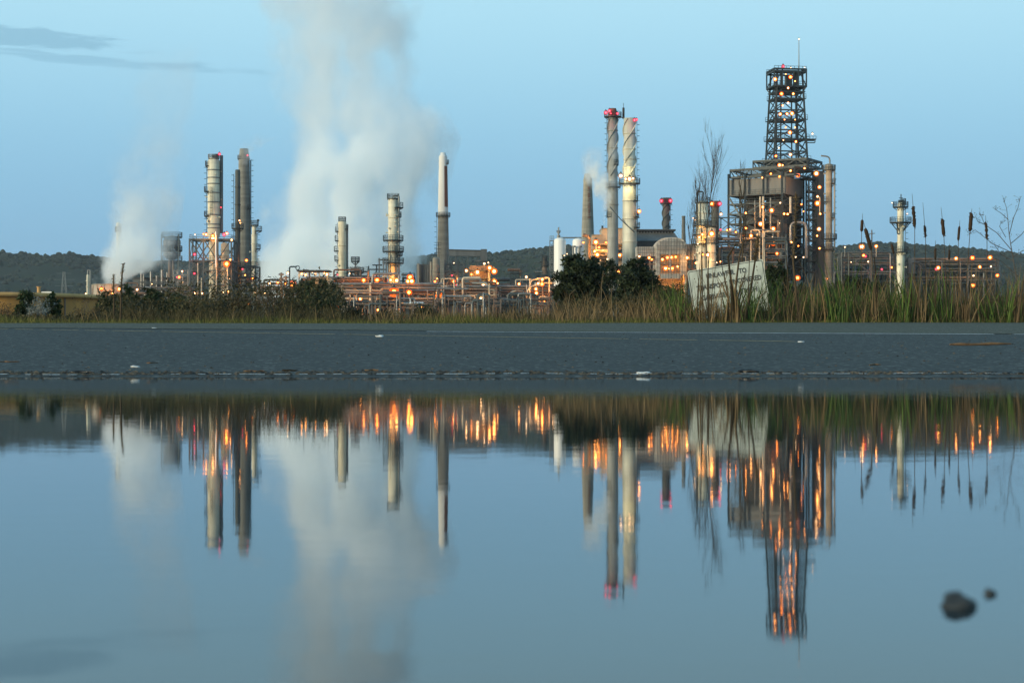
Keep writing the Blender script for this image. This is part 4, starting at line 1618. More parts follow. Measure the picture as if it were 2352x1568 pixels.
vessel_h('heat_exchanger', 'rusty horizontal drum under the reddish rack top', 720, 770, 668, 5, 466.0, 'pipe_rust', 'heat exchanger')
vessel_h('heat_exchanger', 'silver horizontal drum beside the pale tank by the round tree', 1150, 1196, 692, 5, 436.0, 'pipe_silver', 'heat exchanger')

for u0, u1, yy, sd, lab, lv_ in ((800, 1000, 421, 61, 'lowest tangle of rusty pipes behind the centre reeds', [(694, 4), (703, 4)]), (1010, 1150, 424, 62, 'low tangle of rusty pipes under the pale pipe loops', [(688, 4), (700, 4)]),
                                 (1155, 1275, 428, 63, 'low tangle of rusty pipes before the small round tanks', [(690, 4), (702, 3)]), (592, 700, 470, 64, 'low dim rack of pipes in the steam right of the squat frame', [(660, 4), (672, 4), (688, 4)]),
                                 (300, 440, 470, 65, 'low dim rack of pipes before the pump house', [(662, 4), (674, 4), (690, 3)])):
    pipe_rack(lab, u0, u1, yy, lv_, seed=sd, m='brown_wall', risers=16, rmin=.12, rmax=.3, step=6, depth=4, pipe_mats=('pipe_rust', 'brown_wall', 'pipe_silver', 'stack_dark', 'frame_steel'))

for u0, u1, yy, lab, vs_l, sd in ((1172, 1198, 452, 'cluttered machinery stand between the brown block and the silver pipes', (690, 672, 655, 640, 627), 71), (926, 952, 486, 'narrow open pump stand right of the platform column', (690, 668, 650, 638), 72),
                                 (806, 846, 498, 'open exchanger deck between the two cream columns', (690, 668, 650, 634, 624), 73), (1232, 1262, 476, 'open valve deck left of the white silos', (690, 668, 650, 632), 74)):
    x0, x1 = P(u0, 0, yy).x, P(u1, 0, yy).x
    root = thing('steel_frame', lab, 'steel frame', ((x0 + x1) / 2, yy, G0))
    frame(root, x0, x1, yy - 2.5, yy + 2.5, [P(0, v, yy).z for v in vs_l], 2, 1, m='dark_steel', w=.3, seed=sd)
    rng = random.Random(sd)
    for k in range(7):
        x = x0 + (x1 - x0) * rng.random()
        zb_ = P(0, rng.choice(vs_l), yy).z
        mb = MB()
        if k % 2:
            mb.tube([(x, yy - 1.5, zb_ + .4), (x, yy - 1.5, zb_ + rng.uniform(1.2, 2.4))], rng.uniform(.3, .7), 10)
        else:
            L_ = rng.uniform(.8, 1.8)
            mb.tube([(x - L_, yy - 1.7, zb_ + .8), (x + L_, yy - 1.7, zb_ + .8)], rng.uniform(.25, .5), 10)
        mb.build('small_drum' if k % 2 else 'exchanger_shell', rng.choice(('pipe_silver', 'pipe_rust', 'brown_wall', 'galvanised')), root)

# --- slim brown column, silos
Y = 530.0
column('distillation_column', 'short brown column with a landing left of the white silos', 'column', 1251, Y, [(None, 6), (612, 6), (605, 4.2), (592, 4.2)], 'brown_wall', plats=((610, 9, 0, 360), (597, 6, 0, 360)), rings=(620,))
Y = 470.0
for u, w, vt, lab in ((1286, 13.6, 553, 'white silo with a relief valve on top behind the round tree'), (1328, 13, 554, 'second white silo, linked to the first by a pipe')):
    root, sh, _ = column('silo', lab, 'silo', u, Y, [(None, w), (vt, w)], 'silo_white', rings=(), group='white silos')
    if u == 1286:
        mb = MB()
        q = P(1283, 0, Y)
        mb.tube([(q.x, Y, P(0, 547, Y).z), (q.x, Y, P(0, 540, Y).z)], .5, 10)
        mb.tube([(q.x, Y, P(0, 540, Y).z), (q.x, Y, P(0, 522, Y).z)], .2, 8)
        mb.tube([(q.x - .6, Y, P(0, 531, Y).z), (q.x + .6, Y, P(0, 531, Y).z)], .2, 8)
        mb.tube([(q.x, Y, P(0, 536, Y).z), (q.x, Y, P(0, 533, Y).z)], .42, 8)
        mb.build('relief_valve', 'galvanised', root)
        mb = MB()
        mb.tube([(P(1286, 0, Y).x, Y, P(0, 546, Y).z), (P(1336, 0, Y).x, Y, P(0, 546, Y).z)], .2, 8)
        mb.build('link_pipe', 'galvanised', root)
        lamps(root, [(1302.5, 583, .3, 'w'), (1296, 587, .25, 'w'), (1273, 640.5, .4, 'w')], Y - 3)
    else:
        for pu in (1316, 1330):
            mb = MB()
            mb.bend_pipe([(P(pu, 0, Y).x, Y - 2, G0), (P(pu, 0, Y).x, Y - 2, P(0, 567, Y).z), (P(pu + 6, 0, Y).x, Y - 2, P(0, 567, Y).z)], .26, 8)
            mb.build('pipe', 'galvanised', root)
        lamps(root, [(1340, 557, .55), (1303, 583, .3, 'w')], Y - 3)
Y = 476.0
x0, x1 = P(1263, 0, Y).x, P(1272, 0, Y).x
root = thing('stair_tower', 'narrow caged stair tower clinging to the first white silo', 'stair tower', ((x0 + x1) / 2, Y, G0))
frame(root, x0, x1, Y - .8, Y + .8, [P(0, v, Y).z for v in (680, 660, 640, 622, 604, 588, 572, 553)], 1, 1, m='galvanised', w=.2, seed=9)

# --- brick flecked chimney
Y = 560.0
root, sh, _ = column('chimney', 'beige tapering chimney flecked with a column of red marks', 'chimney', 1350, Y, [(None, 17.5), (546, 14.6), (417, 10), (415, 11), (413, 10), (399, 7.5)], 'pale_concrete', cap='open')
cx = P(1350, 0, Y).x
z0, z1 = P(0, 546, Y).z, P(0, 417, Y).z
mb = MB()
rng = random.Random(4)
for k in range(46):
    v = 506 - 84 * k / 46
    if rng.random() < .3:
        continue
    za, zb = P(0, v, Y).z, P(0, v - 1.7 * rng.uniform(.6, 1), Y).z
    a0, a1 = R(-97 + rng.uniform(0, 14)), R(-56 - rng.uniform(0, 14))
    q = []
    for z in (za, zb):
        rr = W(14.6 + (10 - 14.6) * (z - z0) / (z1 - z0), Y) + .05
        for i in range(4):
            a = a0 + (a1 - a0) * i / 3
            q.append(Vector((cx + rr * math.cos(a), Y + rr * math.sin(a), z)))
    mb.add(q, [(0, 1, 5, 4), (1, 2, 6, 5), (2, 3, 7, 6)])
mb.build('red_marks', 'brick_red', root)

# --- the twin straked stacks


def straked(name, label, u, Y, prof, m, v0, v1, turns, fin, sm=None, plats=(), lads=(), cap='open', rings=(), lam=()):
    fin *= .42
    turns *= .85
    root, sh, rad = column(name, label, 'smokestack', u, Y, prof, m, cap=cap, plats=plats, lads=lads, rings=rings)
    cx = P(u, 0, Y).x
    za, zb = P(0, v0, Y).z, P(0, v1, Y).z
    for s in range(3):
        n = 60
        vs, fs = [], []
        for i in range(n + 1):
            t = i / n
            z = za + (zb - za) * t
            a = 2 * math.pi * (s / 3 + turns * t)
            r = rad(v0 + (v1 - v0) * t)
            d_ = Vector((math.cos(a), math.sin(a), 0))
            tg = Vector((-d_.y, d_.x, 0))
            c_ = Vector((cx, Y, z))
            vs += [c_ + d_ * r * .98 - tg * .16, c_ + d_ * (r + fin) - tg * .06, c_ + d_ * (r + fin) + tg * .06, c_ + d_ * r * .98 + tg * .16]
        for i in range(n):
            for k in range(3):
                fs.append((4 * i + k, 4 * i + k + 1, 4 * i + 5 + k, 4 * i + 4 + k))
        mb = MB()
        mb.add(vs, fs, False)
        mb.build('helical_strake', sm or m, root)
    lamps(root, lam, Y - W(prof[-1][1], Y) - .6)
    return root, rad


Y = 500.0
root, rad = straked('smokestack', 'grey stack with spiral fins under a wide red lit head', 1407.5, Y, [(None, 13), (440, 12.4), (437, 11), (268, 11)], 'strake_grey', 405, 274, 1.15, .75,
                    plats=((268, 20, 0, 360), (378, 13.5, -80, 60), (429.5, 18, 0, 360), (498, 14.5, 120, 250)), lads=((200, 500, 270),), rings=(300, 340, 437, 470), lam=())
cx = P(1407.5, 0, Y).x
mb = MB()
zt = P(0, 265, Y).z
mb.lathe([(W(10.8, Y), P(0, 268, Y).z), (W(10.8, Y), P(0, 261, Y).z), (W(8.5, Y), P(0, 252, Y).z), (W(7.6, Y), P(0, 249.5, Y).z), (W(6, Y), P(0, 249.5, Y).z), (W(6, Y), P(0, 253, Y).z)], (cx, Y), 28)
mb.build('hood', 'brick_red', root)  # red lamplight put into the colour of the hood
lamps(root, [(1391.5, 259, .6, 'r'), (1400, 255, .75, 'r'), (1403, 261, .4, 'r'), (1418, 261, .4, 'r')], Y - 2.4)
mb = MB()
q = P(1431.5, 0, Y)
mb.tube([(q.x, Y - 1, P(0, 274, Y).z), (q.x, Y - 1, P(0, 249, Y).z)], .34, 8)
mb.tube([(q.x, Y - 1, P(0, 249, Y).z), (q.x, Y - 1, P(0, 238, Y).z)], .08, 6)
mb.beam((q.x, Y - 1, P(0, 272, Y).z), (P(1418, 0, Y).x, Y - 1, P(0, 269, Y).z), .25)
mb.build('lightning_mast', 'black_paint', root)

Y = 482.0
root, rad = straked('smokestack', 'pale floodlit stack with spiral fins and a wide railed platform at mid height', 1446, Y, [(None, 18.5), (423, 15.5), (420, 15), (418, 13.4), (272, 13.4)], 'strake_pale', 412, 274, 1.2, .8,
                    plats=((421, 24.5, 0, 360), (461, 19.5, -60, 40), (498, 22, -60, 40), (522, 24, -60, 40)), lads=((-15, 530, 423), (0, 420, 275)), rings=(307, 343, 366, 385, 461, 503, 556))
lamps(root, [(1426, 404, .8, 'w'), (1446, 411.5, .9, 'w'), (1454, 410, .6, 'w'), (1437, 411, .6, 'w'), (1468, 485.5, .95), (1457.5, 276, .75, 'r'), (1462, 275, .4, 'r')], Y - 3.0)
mb = MB()
mb.tube([(P(1405, 0, Y).x, Y + 8, P(0, 470, Y).z), (P(1425, 0, Y).x, Y - 1.5, P(0, 505, Y).z), (P(1456, 0, Y).x, Y - 2.4, P(0, 535, Y).z)], .14, 6)
mb.build('guy_rope', 'dark_steel', root)

# --- boiler house and the dark roofed hall
Y = 506.0
root = thing('boiler_house', 'beige boiler house with a stepped roof at the foot of the twin stacks', 'building', (P(1395, 0, Y).x, Y, G0))


def ubox(mb, u0, u1, v0, v1, Y, dy, front=None):
    a, b_ = P(u0, v1, Y), P(u1, v0, Y)
    y0 = front if front is not None else Y
    mb.box(((a.x + b_.x) / 2, y0 + dy / 2, (a.z + b_.z) / 2), (b_.x - a.x, dy, abs(b_.z - a.z)))


mb = MB()
ubox(mb, 1382, 1432, 526, 810, Y, 12)
ubox(mb, 1360, 1381.9, 541, 810, Y, 12)
mb.build('wall', 'beige_wall', root)
mb = MB()
ubox(mb, 1381, 1433, 523.8, 525.9, Y, 13, Y - .4)
ubox(mb, 1359, 1381, 538.8, 540.9, Y, 13, Y - .4)
mb.build('roof', 'pale_concrete', root)
for v in (561, 573, 584, 593):
    mb = MB()
    ubox(mb, 1358, 1430, v, v + 2.2, Y, 2.6, Y - 2.6)
    mb.build('gallery', 'pipe_silver' if v > 570 else 'beige_wall', root)
for k, (u0, u1, v, w, mt) in enumerate(((1362, 1400, 578, 3.6, 'pipe_cream'), (1360, 1398, 588, 3, 'pipe_silver'), (1388, 1428, 584, 4.6, 'pipe_silver'))):
    mb = MB()
    mb.tube([(P(u0, 0, Y).x, Y - 3.4, P(0, v, Y).z), (P(u1, 0, Y).x, Y - 3.4, P(0, v, Y).z)], W(w, Y), 12)
    mb.build('steam_drum', mt, root)
for u, v0, v1 in ((1378, 800, 598), (1396, 800, 600), (1368, 800, 560), (1412, 800, 598)):
    mb = MB()
    mb.tube([(P(u, 0, Y).x, Y - 3.4, P(0, v0, Y).z), (P(u, 0, Y).x, Y - 3.4, P(0, v1, Y).z)], W(1.8, Y), 8)
    mb.build('standpipe', 'pipe_cream', root)
mb = MB()
mb.tube([(P(1384, 0, Y).x, Y + 1, P(0, 526, Y).z), (P(1384, 0, Y).x, Y + 1, P(0, 518, Y).z)], .3, 8)
mb.build('steam_vent', 'dark_steel', root)
mb = MB()
q = P(1345, 0, Y)
mb.bend_pipe([(P(1352, 0, Y).x, Y - 3, G0), (P(1352, 0, Y).x, Y - 3, P(0, 545, Y).z), (P(1338, 0, Y).x, Y - 3, P(0, 541, Y).z)], W(4.2, Y), 12, rad=2)
mb.build('duct_elbow', 'brown_wall', root)
lamps(root, [(1368.5, 556, 1.15), (1392, 557, .5), (1376, 568, .7), (1372, 585, .8), (1409, 587.5, .7), (1415.5, 587, .7), (1423.5, 586, .85), (1385, 575, .45), (1366, 577, .6)], Y - 5.0)
lamps(root, [(1421, 623, .8), (1419, 627, .4), (1395, 595, .35, 'w')], Y - 8)

Y = 524.0
root = thing('turbine_hall', 'dark low hall with a clerestory strip under its flat roof', 'building', (P(1482, 0, Y).x, Y, G0))
mb = MB()
ubox(mb, 1412, 1550, 535, 810, Y, 14)
mb.build('wall', 'slate_wall', root)
mb = MB()
ubox(mb, 1410, 1551, 527.3, 530.6, Y, 17, Y - 1.5)
mb.build('roof', 'dark_roof', root)
mb = MB()
ubox(mb, 1414, 1548, 530.6, 535, Y, 12, Y + .9)
mb.build('clerestory', 'black_paint', root)
for k in range(19):
    u = 1416 + k * 6.9
    mb = MB()
    ubox(mb, u, u + 4.6, 531.4, 534.4, Y, .12, Y + .76)
    mb.build('window', 'pale_glass', root)
mb = MB()
a, b_ = P(1465, 536, Y), P(1550, 556, Y)
vs = [Vector((a.x, Y - .05, a.z)), Vector((b_.x, Y - .05, a.z)), Vector((b_.x + 1, Y - 6, b_.z)), Vector((a.x - 1, Y - 6, b_.z))]
vs += [q + Vector((0, .3, -.35)) for q in vs]
mb.add(vs, [(0, 3, 2, 1), (4, 5, 6, 7), (0, 1, 5, 4), (1, 2, 6, 5), (2, 3, 7, 6), (3, 0, 4, 7)])
mb.build('lean_to_roof', 'slate_wall', root)
mb = MB()
ubox(mb, 1462, 1552, 557, 810, Y, 5.6, Y - 5.8)
mb.build('lean_to_wall', 'dark_roof', root)

# --- barrel roofed furnace clad in panels
Y = 472.0
root = thing('furnace_house', 'round topped furnace house in beige panels with glowing orange openings', 'furnace', (P(1540, 0, Y).x, Y, G0))
ua, ub, vsn, vt = 1506, 1577, 572, 546
mb = MB()
ubox(mb, ua, 1516.9, vsn, 632, Y, .5)
ubox(mb, 1563.1, ub, vsn, 632, Y, .5)
ubox(mb, 1517, 1563, vsn, 584, Y, .5)
ubox(mb, 1517, 1563, 628, 640, Y, .5)
ubox(mb, 1538, 1541, 584.1, 627.9, Y, .5)
mb.build('front_wall', 'scaffold_cladding', root)
mb = MB()
ubox(mb, ua, ub, vsn, 800, Y, .4, Y + 9)
ubox(mb, ua, ua + 3, vsn, 800, Y, 8.4, Y + .6)
ubox(mb, ub - 3, ub, vsn, 800, Y, 8.4, Y + .6)
mb.build('side_wall', 'scaffold_cladding', root)
mb = MB()
n = 20
vs = []
cxu = (ua + ub) / 2
for yy in (Y - .3, Y + 9.6):
    for i in range(n + 1):
        a = math.pi * i / n
        e = .62
        uu = cxu + (ub - ua) / 2 * 1.02 * (abs(math.cos(a)) ** e) * (1 if math.cos(a) > 0 else -1)
        vv = vsn - .3 - (vsn - vt) * math.sin(a) ** .9
        q = P(uu, vv, Y)
        vs.append(Vector((q.x, yy, q.z)))
fs = [(i, i + 1, n + 2 + i, n + 1 + i) for i in range(n)] + [tuple(range(n + 1))[::-1], tuple(range(n + 1, 2 * n + 2))]
mb.add(vs, fs, False)
mb.build('barrel_roof', 'scaffold_cladding', root)
mb = MB()
for k in range(11):                                                       # standing seams and scaffold tubes on the front
    u = ua + 4 + k * 6.3
    a = math.acos(max(-1, min(1, (u - cxu) / ((ub - ua) / 2))))
    top = vsn - (vsn - vt) * math.sin(a) ** .9 + 1
    mb.beam((P(u, 0, Y).x, Y - .5, P(0, 640, Y).z), (P(u, 0, Y).x, Y - .5, P(0, top, Y).z), .13)
for v in (556, 565, 574, 584, 594, 604, 614, 624):
    w = 30 if v < 560 else 35
    mb.beam((P(cxu - w, 0, Y).x, Y - .62, P(0, v, Y).z), (P(cxu + w, 0, Y).x, Y - .62, P(0, v, Y).z), .1)
mb.build('scaffold', 'galvanised', root)
mb = MB()
ubox(mb, 1517, 1563, 606, 608.5, Y, 6, Y + .7)
mb.build('floor', 'brown_wall', root)
for u0, u1, vtop, vb, lab in ((1463, 1505.5, 566, 588, 'left_bin'), (1577.5, 1606, 560, 596, 'right_bin')):
    mb = MB()
    ubox(mb, u0, u1, vtop, vb, Y, 6, Y + 1)
    mb.build('annex', 'scaffold_cladding', root)
    mb = MB()
    k = u0 + 3
    while k < u1 - 1:
        mb.beam((P(k, 0, Y).x, Y + .9, P(0, vtop, Y).z), (P(k, 0, Y).x, Y + .9, P(0, vb, Y).z), .12)
        k += 5
    for v in (vtop + 6, vtop + 14):
        mb.beam((P(u0, 0, Y).x, Y + .85, P(0, v, Y).z), (P(u1, 0, Y).x, Y + .85, P(0, v, Y).z), .1)
    mb.build('annex_seams', 'galvanised', root)
for u in (1465, 1480, 1494, 1508, 1580, 1592, 1604):
    mb = MB()
    mb.beam((P(u, 0, Y).x, Y + 2, G0), (P(u, 0, Y).x, Y + 2, P(0, 588, Y).z), .4)
    mb.build('leg', 'brown_wall', root)
for v in (594, 606, 618):
    mb = MB()
    mb.beam((P(1465, 0, Y).x, Y + 1.6, P(0, v, Y).z), (P(1508, 0, Y).x, Y + 1.6, P(0, v, Y).z), .3)
    mb.beam((P(1579, 0, Y).x, Y + 1.6, P(0, v, Y).z), (P(1612, 0, Y).x, Y + 1.6, P(0, v, Y).z), .3)
    mb.build('gallery', 'pipe_rust', root)
lamps(root, [(1541, 591, 1.05), (1533, 592, .6), (1522, 596, .8), (1544, 616, .85), (1529, 616, .8), (1536, 617, .5), (1556, 612, .5), (1552, 590, .6)], Y + 2.5)
lamps(root, [(1468.5, 589, .4), (1497, 596, .5), (1580, 592, .65), (1598, 604, .5), (1491, 592, .5)], Y - 1.0)

# --- short straked stack, plain pipe stack
Y = 562.0
root, rad = straked('smokestack', 'short dark stack with spiral fins and two red lamps on its head', 1530, Y, [(None, 8.5), (470, 8.2), (467, 8.2)], 'stack_dark', 524, 470, .9, .7, cap=None, plats=((467, 13.5, 0, 360),), lads=((0, 530, 470),))
mb = MB()
mb.lathe([(W(10, Y), P(0, 467, Y).z), (W(11, Y), P(0, 456, Y).z), (W(9, Y), P(0, 454.5, Y).z), (W(9, Y), P(0, 458, Y).z)], (P(1530, 0, Y).x, Y), 24)
mb.build('hood', 'stack_dark', root)
lamps(root, [(1519, 461.5, .7, 'r'), (1540, 461, .75, 'r')], Y - 2.5)
column('vent_pipe', 'plain pale vent pipe rising behind the furnace house', 'vent pipe', 1570, 558.0, [(None, 5.5), (546, 4.6), (500, 3.8), (499, 4.3), (496, 4.3)], 'concrete', cap='open')

# --- white columns left of the coker
Y = 462.0
root, sh, _ = column('distillation_column', 'bright cream column with a hooped top and stacked landings left of the coker tower', 'column', 1613.5, Y, [(None, 14.5), (563, 14.5), (470, 14.5), (468, 13)], 'white_steel', rings=(490, 520, 545),
                     plats=((465, 17, 0, 360), (517.5, 22, 0, 360), (538.5, 23, 120, 260), (560, 26, 0, 360)), lads=((-150, 600, 468), (-20, 560, 468)), nozzles=6)
mb = MB()
mb.bend_pipe([(P(1599, 0, Y).x, Y - 2.2, P(0, 520, Y).z), (P(1599, 0, Y).x, Y - 2.2, P(0, 442, Y).z), (P(1613, 0, Y).x, Y - 2.2, P(0, 442, Y).z), (P(1613, 0, Y).x, Y - 1.5, P(0, 463, Y).z)], .2, 8)
mb.build('overhead_pipe', 'dark_steel', root)
lamps(root, [(1596, 505, .4, 'w'), (1613, 538.5, .75), (1592, 501, .25, 'w'), (1606, 545, .5), (1603, 560, .4, 'w')], Y - 3)
Y = 458.0
root, sh, _ = column('process_vessel', 'pale vessel glowing amber beneath a landing before the cream column', 'vessel', 1633.5, Y, [(None, 10.5), (525, 10.5)], 'cream_steel', plats=((519.5, 15, 0, 360), (558, 13, 0, 360)), rings=(540, 580, 600), cap='dome')
lamps(root, [(1634.5, 537, 1.05), (1625.5, 585.5, .8), (1614, 584.5, .6), (1578, 592, .55), (1646, 603, .3, 'w'), (1655, 601, .4)], Y - 2.8)
Y = 470.0
root, sh, _ = column('smokestack', 'short dark red topped stack beside the cream column', 'smokestack', 1642.5, Y, [(None, 9), (476, 9)], 'stack_dark', cap=None, lads=((0, 560, 476),), rings=(500, 530))
mb = MB()
mb.lathe([(W(9.4, Y), P(0, 476, Y).z), (W(11.5, Y), P(0, 473, Y).z), (W(11.5, Y), P(0, 464, Y).z), (W(9.5, Y), P(0, 462, Y).z)], (P(1642.5, 0, Y).x, Y), 24)
mb.build('hood', 'brick_red', root)
lamps(root, [(1634.5, 468, .7), (1653, 468, .6, 'r'), (1656, 492, .5, 'w')], Y - 2.2)

# --- rack joining the cream column to the coker
rk = pipe_rack('tall rack deck with silver pipes left of the coker tower', 1645, 1800, 468.0, [(549, 4), (556, 3), (575, 3), (590, 3), (606, 3)], seed=31, risers=6, topv=540, brace=2, rmin=.14, rmax=.36)
mb = MB()
mb.tube([(P(1660, 0, 463).x, 463, P(0, 549.5, 463).z), (P(1738, 0, 463).x, 463, P(0, 548, 463).z)], W(2.7, 463), 12)
mb.build('header_pipe', 'pipe_silver', rk)
mb = MB()
for u0, u1, v in ((1650, 1700, 500), (1655, 1745, 538), (1650, 1800, 546)):
    mb.beam((P(u0, 0, 464).x, 464, P(0, v, 464).z), (P(u1, 0, 464).x, 464, P(0, v, 464).z), .3)
for u in (1656, 1672, 1690):
    mb.beam((P(u, 0, 464).x, 464, P(0, 546, 464).z), (P(u, 0, 464).x, 464, P(0, 500, 464).z), .22)
mb.beam((P(1656, 0, 464).x, 464.2, P(0, 500, 464).z), (P(1688, 0, 464).x, 464.2, P(0, 524, 464).z), .2)
mb.beam((P(1690, 0, 464).x, 464.2, P(0, 502, 464).z), (P(1660, 0, 464).x, 464.2, P(0, 526, 464).z), .2)
mb.build('stair_bridge', 'frame_steel', rk)
for u, v0, v1 in ((1739, 565, 536), (1752, 602, 537), (1700, 560, 540)):
    mb = MB()
    mb.tube([(P(u, 0, 463).x, 462.5, P(0, v0, 463).z), (P(u, 0, 463).x, 462.5, P(0, v1, 463).z)], W(1.6, 463), 8)
    mb.build('riser_pipe', 'pipe_cream', rk)
lamps(rk, [(1655, 527.5, .5, 'r'), (1670, 528.5, .5), (1677, 527, .4), (1713, 524, .7), (1725, 541.5, .75), (1747, 514.5, .8), (1707, 541, .35), (1690, 533, .35), (1738, 565, .3)], 462.0)


# --- coker tower
Y = 482.0
ROT = R(30)
pc = P(1790, 0, Y)
pv = (pc.x, Y)
root = thing('coker_tower', 'huge dark coker tower with a lamplit lattice derrick on top', 'coker tower', (pc.x, Y, G0))
# the base block: local x runs along the long face (seen to the left), local y along the short face
ca, sa = math.cos(-ROT), math.sin(-ROT)


def TW(x, y, z):
    return Vector((pv[0] + x * ca - y * sa, pv[1] + x * sa + y * ca, z))


ZV = lambda v: P(0, v, Y).z
# corner nearest the camera is local (bx, -by)
LX0, LX1, LY0, LY1 = -12.5, 3.5, -7.0, 10.0
xs_ = [LX0, -7.5, -2.0, LX1]
ys_ = [LY0, 1.5, LY1]
lv = [640, 612, 585, 562, 539, 515, 493, 470, 450]
for x in xs_:
    for y in ys_:
        mb = MB()
        mb.beam(TW(x, y, G0), TW(x, y, ZV(400)), .55)
        mb.build('post', 'dark_steel', root)
for i, v in enumerate(lv):
    z = ZV(v)
    mb = MB()
    for y in ys_:
        mb.beam(TW(LX0 - .3, y, z), TW(LX1 + .3, y, z), .36, .38)
    for x in xs_:
        mb.beam(TW(x, LY0 - .3, z - .01), TW(x, LY1 + .3, z - .01), .34, .36)
    for k in range(1, 7):
        y = LY0 + (LY1 - LY0) * k / 7
        mb.beam(TW(LX0, y, z + .02), TW(LX1, y, z + .02), .16)
    if i in (5,):
        c_ = TW((LX0 + LX1) / 2, (LY0 + LY1) / 2 + 1.5, z + .4)
        mb.box(c_, ((LX1 - LX0) * .96, (LY1 - LY0) * .78, .1), -ROT)
    fl = mb.build('floor', 'dark_steel', root)
    rb = MB()
    cs = [(LX0, LY0), (LX1, LY0), (LX1, LY1)]
    for (ax, ay), (bx, by) in zip(cs, cs[1:]):
        n = 8
        for k in range(n):
            p, q = TW(ax + (bx - ax) * k / n, ay + (by - ay) * k / n, z), TW(ax + (bx - ax) * (k + 1) / n, ay + (by - ay) * (k + 1) / n, z)
            rb.beam(p, p + Vector((0, 0, 1.4)), .09)
            for hh in (.7, 1.4):
                rb.beam(p + Vector((0, 0, hh)), q + Vector((0, 0, hh)), .08)
    rb.build('railing', 'dark_steel', fl)
mb = MB()
rng = random.Random(2)
for a_, b_ in zip(lv, lv[1:]):
    for i in range(3):
        if rng.random() < .55:
            mb.beam(TW(xs_[i], LY0, ZV(a_)), TW(xs_[i + 1], LY0, ZV(b_)), .26)
        if rng.random() < .4:
            mb.beam(TW(xs_[i + 1], LY0 + .05, ZV(a_)), TW(xs_[i], LY0 + .05, ZV(b_)), .26)
    for i in range(2):
        mb.beam(TW(LX1, ys_[i], ZV(a_)), TW(LX1, ys_[i + 1], ZV(b_)), .26)
        if rng.random() < .6:
            mb.beam(TW(LX1 + .05, ys_[i + 1], ZV(a_)), TW(LX1 + .05, ys_[i], ZV(b_)), .26)
mb.beam(TW(LX0, LY0, ZV(452)), TW(xs_[1], LY0, ZV(515)), .4)
mb.build('bracing', 'frame_steel', root)
# grey control cabin wrapped around the top of the block
mb = MB()
za, zb = ZV(450.5), ZV(411.5)
mb.box(TW((LX0 + LX1) / 2, (LY0 + LY1) / 2 - .3, (za + zb) / 2), (LX1 - LX0 + 1.2, LY1 - LY0 - 3.5, zb - za), -ROT)
mb.build('enclosure', 'panel_grey', root)
# two coke drums, and dark walls added to darken the inside
for k, (x, y, r) in enumerate(((-8.5, 2.5, 3.1), (-1.2, 2.5, 3.1))):
    mb = MB()
    c_ = TW(x, y, 0)
    mb.lathe([(.6, ZV(610)), (r * .5, ZV(600)), (r, ZV(585)), (r, ZV(465)), (r * .7, ZV(456)), (.5, ZV(452))], (c_.x, c_.y), 24)
    mb.build('coke_drum', 'shaft_grey', root)
mb = MB()
mb.box(TW(-2.0, 8.6, (ZV(640) + ZV(452)) / 2), (10.6, .5, ZV(452) - ZV(640)), -ROT)
mb.box(TW(-6.9, 5.5, (ZV(640) + ZV(520)) / 2), (.5, 5.8, ZV(520) - ZV(640)), -ROT)
mb.box(TW(-9.5, 9.2, (ZV(560) + ZV(500)) / 2), (5, .4, ZV(500) - ZV(560)), -ROT)
mb.build('dark_infill', 'stack_dark', root)  # added sheets that make the inside of the block read dark
mb = MB()
mb.box(TW(-6.5, -3.2, (ZV(660) + ZV(545)) / 2), (6, 3.2, ZV(545) - ZV(660)), -ROT)
mb.build('pump_room', 'shaft_grey', root)
mb = MB()
mb.box(TW(LX1 - .6, -4.6, (ZV(585) + ZV(512)) / 2), (1.1, 3.4, ZV(512) - ZV(585)), -ROT)
mb.build('cladding_panel', 'shaft_grey', root)
# lift shaft on the right
mb = MB()
a_, b_ = P(1874, 0, Y), P(1896, 0, Y)
mb.box(((a_.x + b_.x) / 2, Y + 4, (G0 + ZV(391)) / 2), (b_.x - a_.x, 4.5, ZV(391) - G0))
mb.build('lift_shaft', 'shaft_grey', root)
x0, x1 = P(1855, 0, Y).x, P(1875, 0, Y).x
frame(root, x0, x1, Y - 2, Y + 2.5, [ZV(v) for v in (625, 600, 575, 553, 529, 505, 482, 461, 441, 412)], 1, 1, m='dark_steel', w=.4, seed=14)
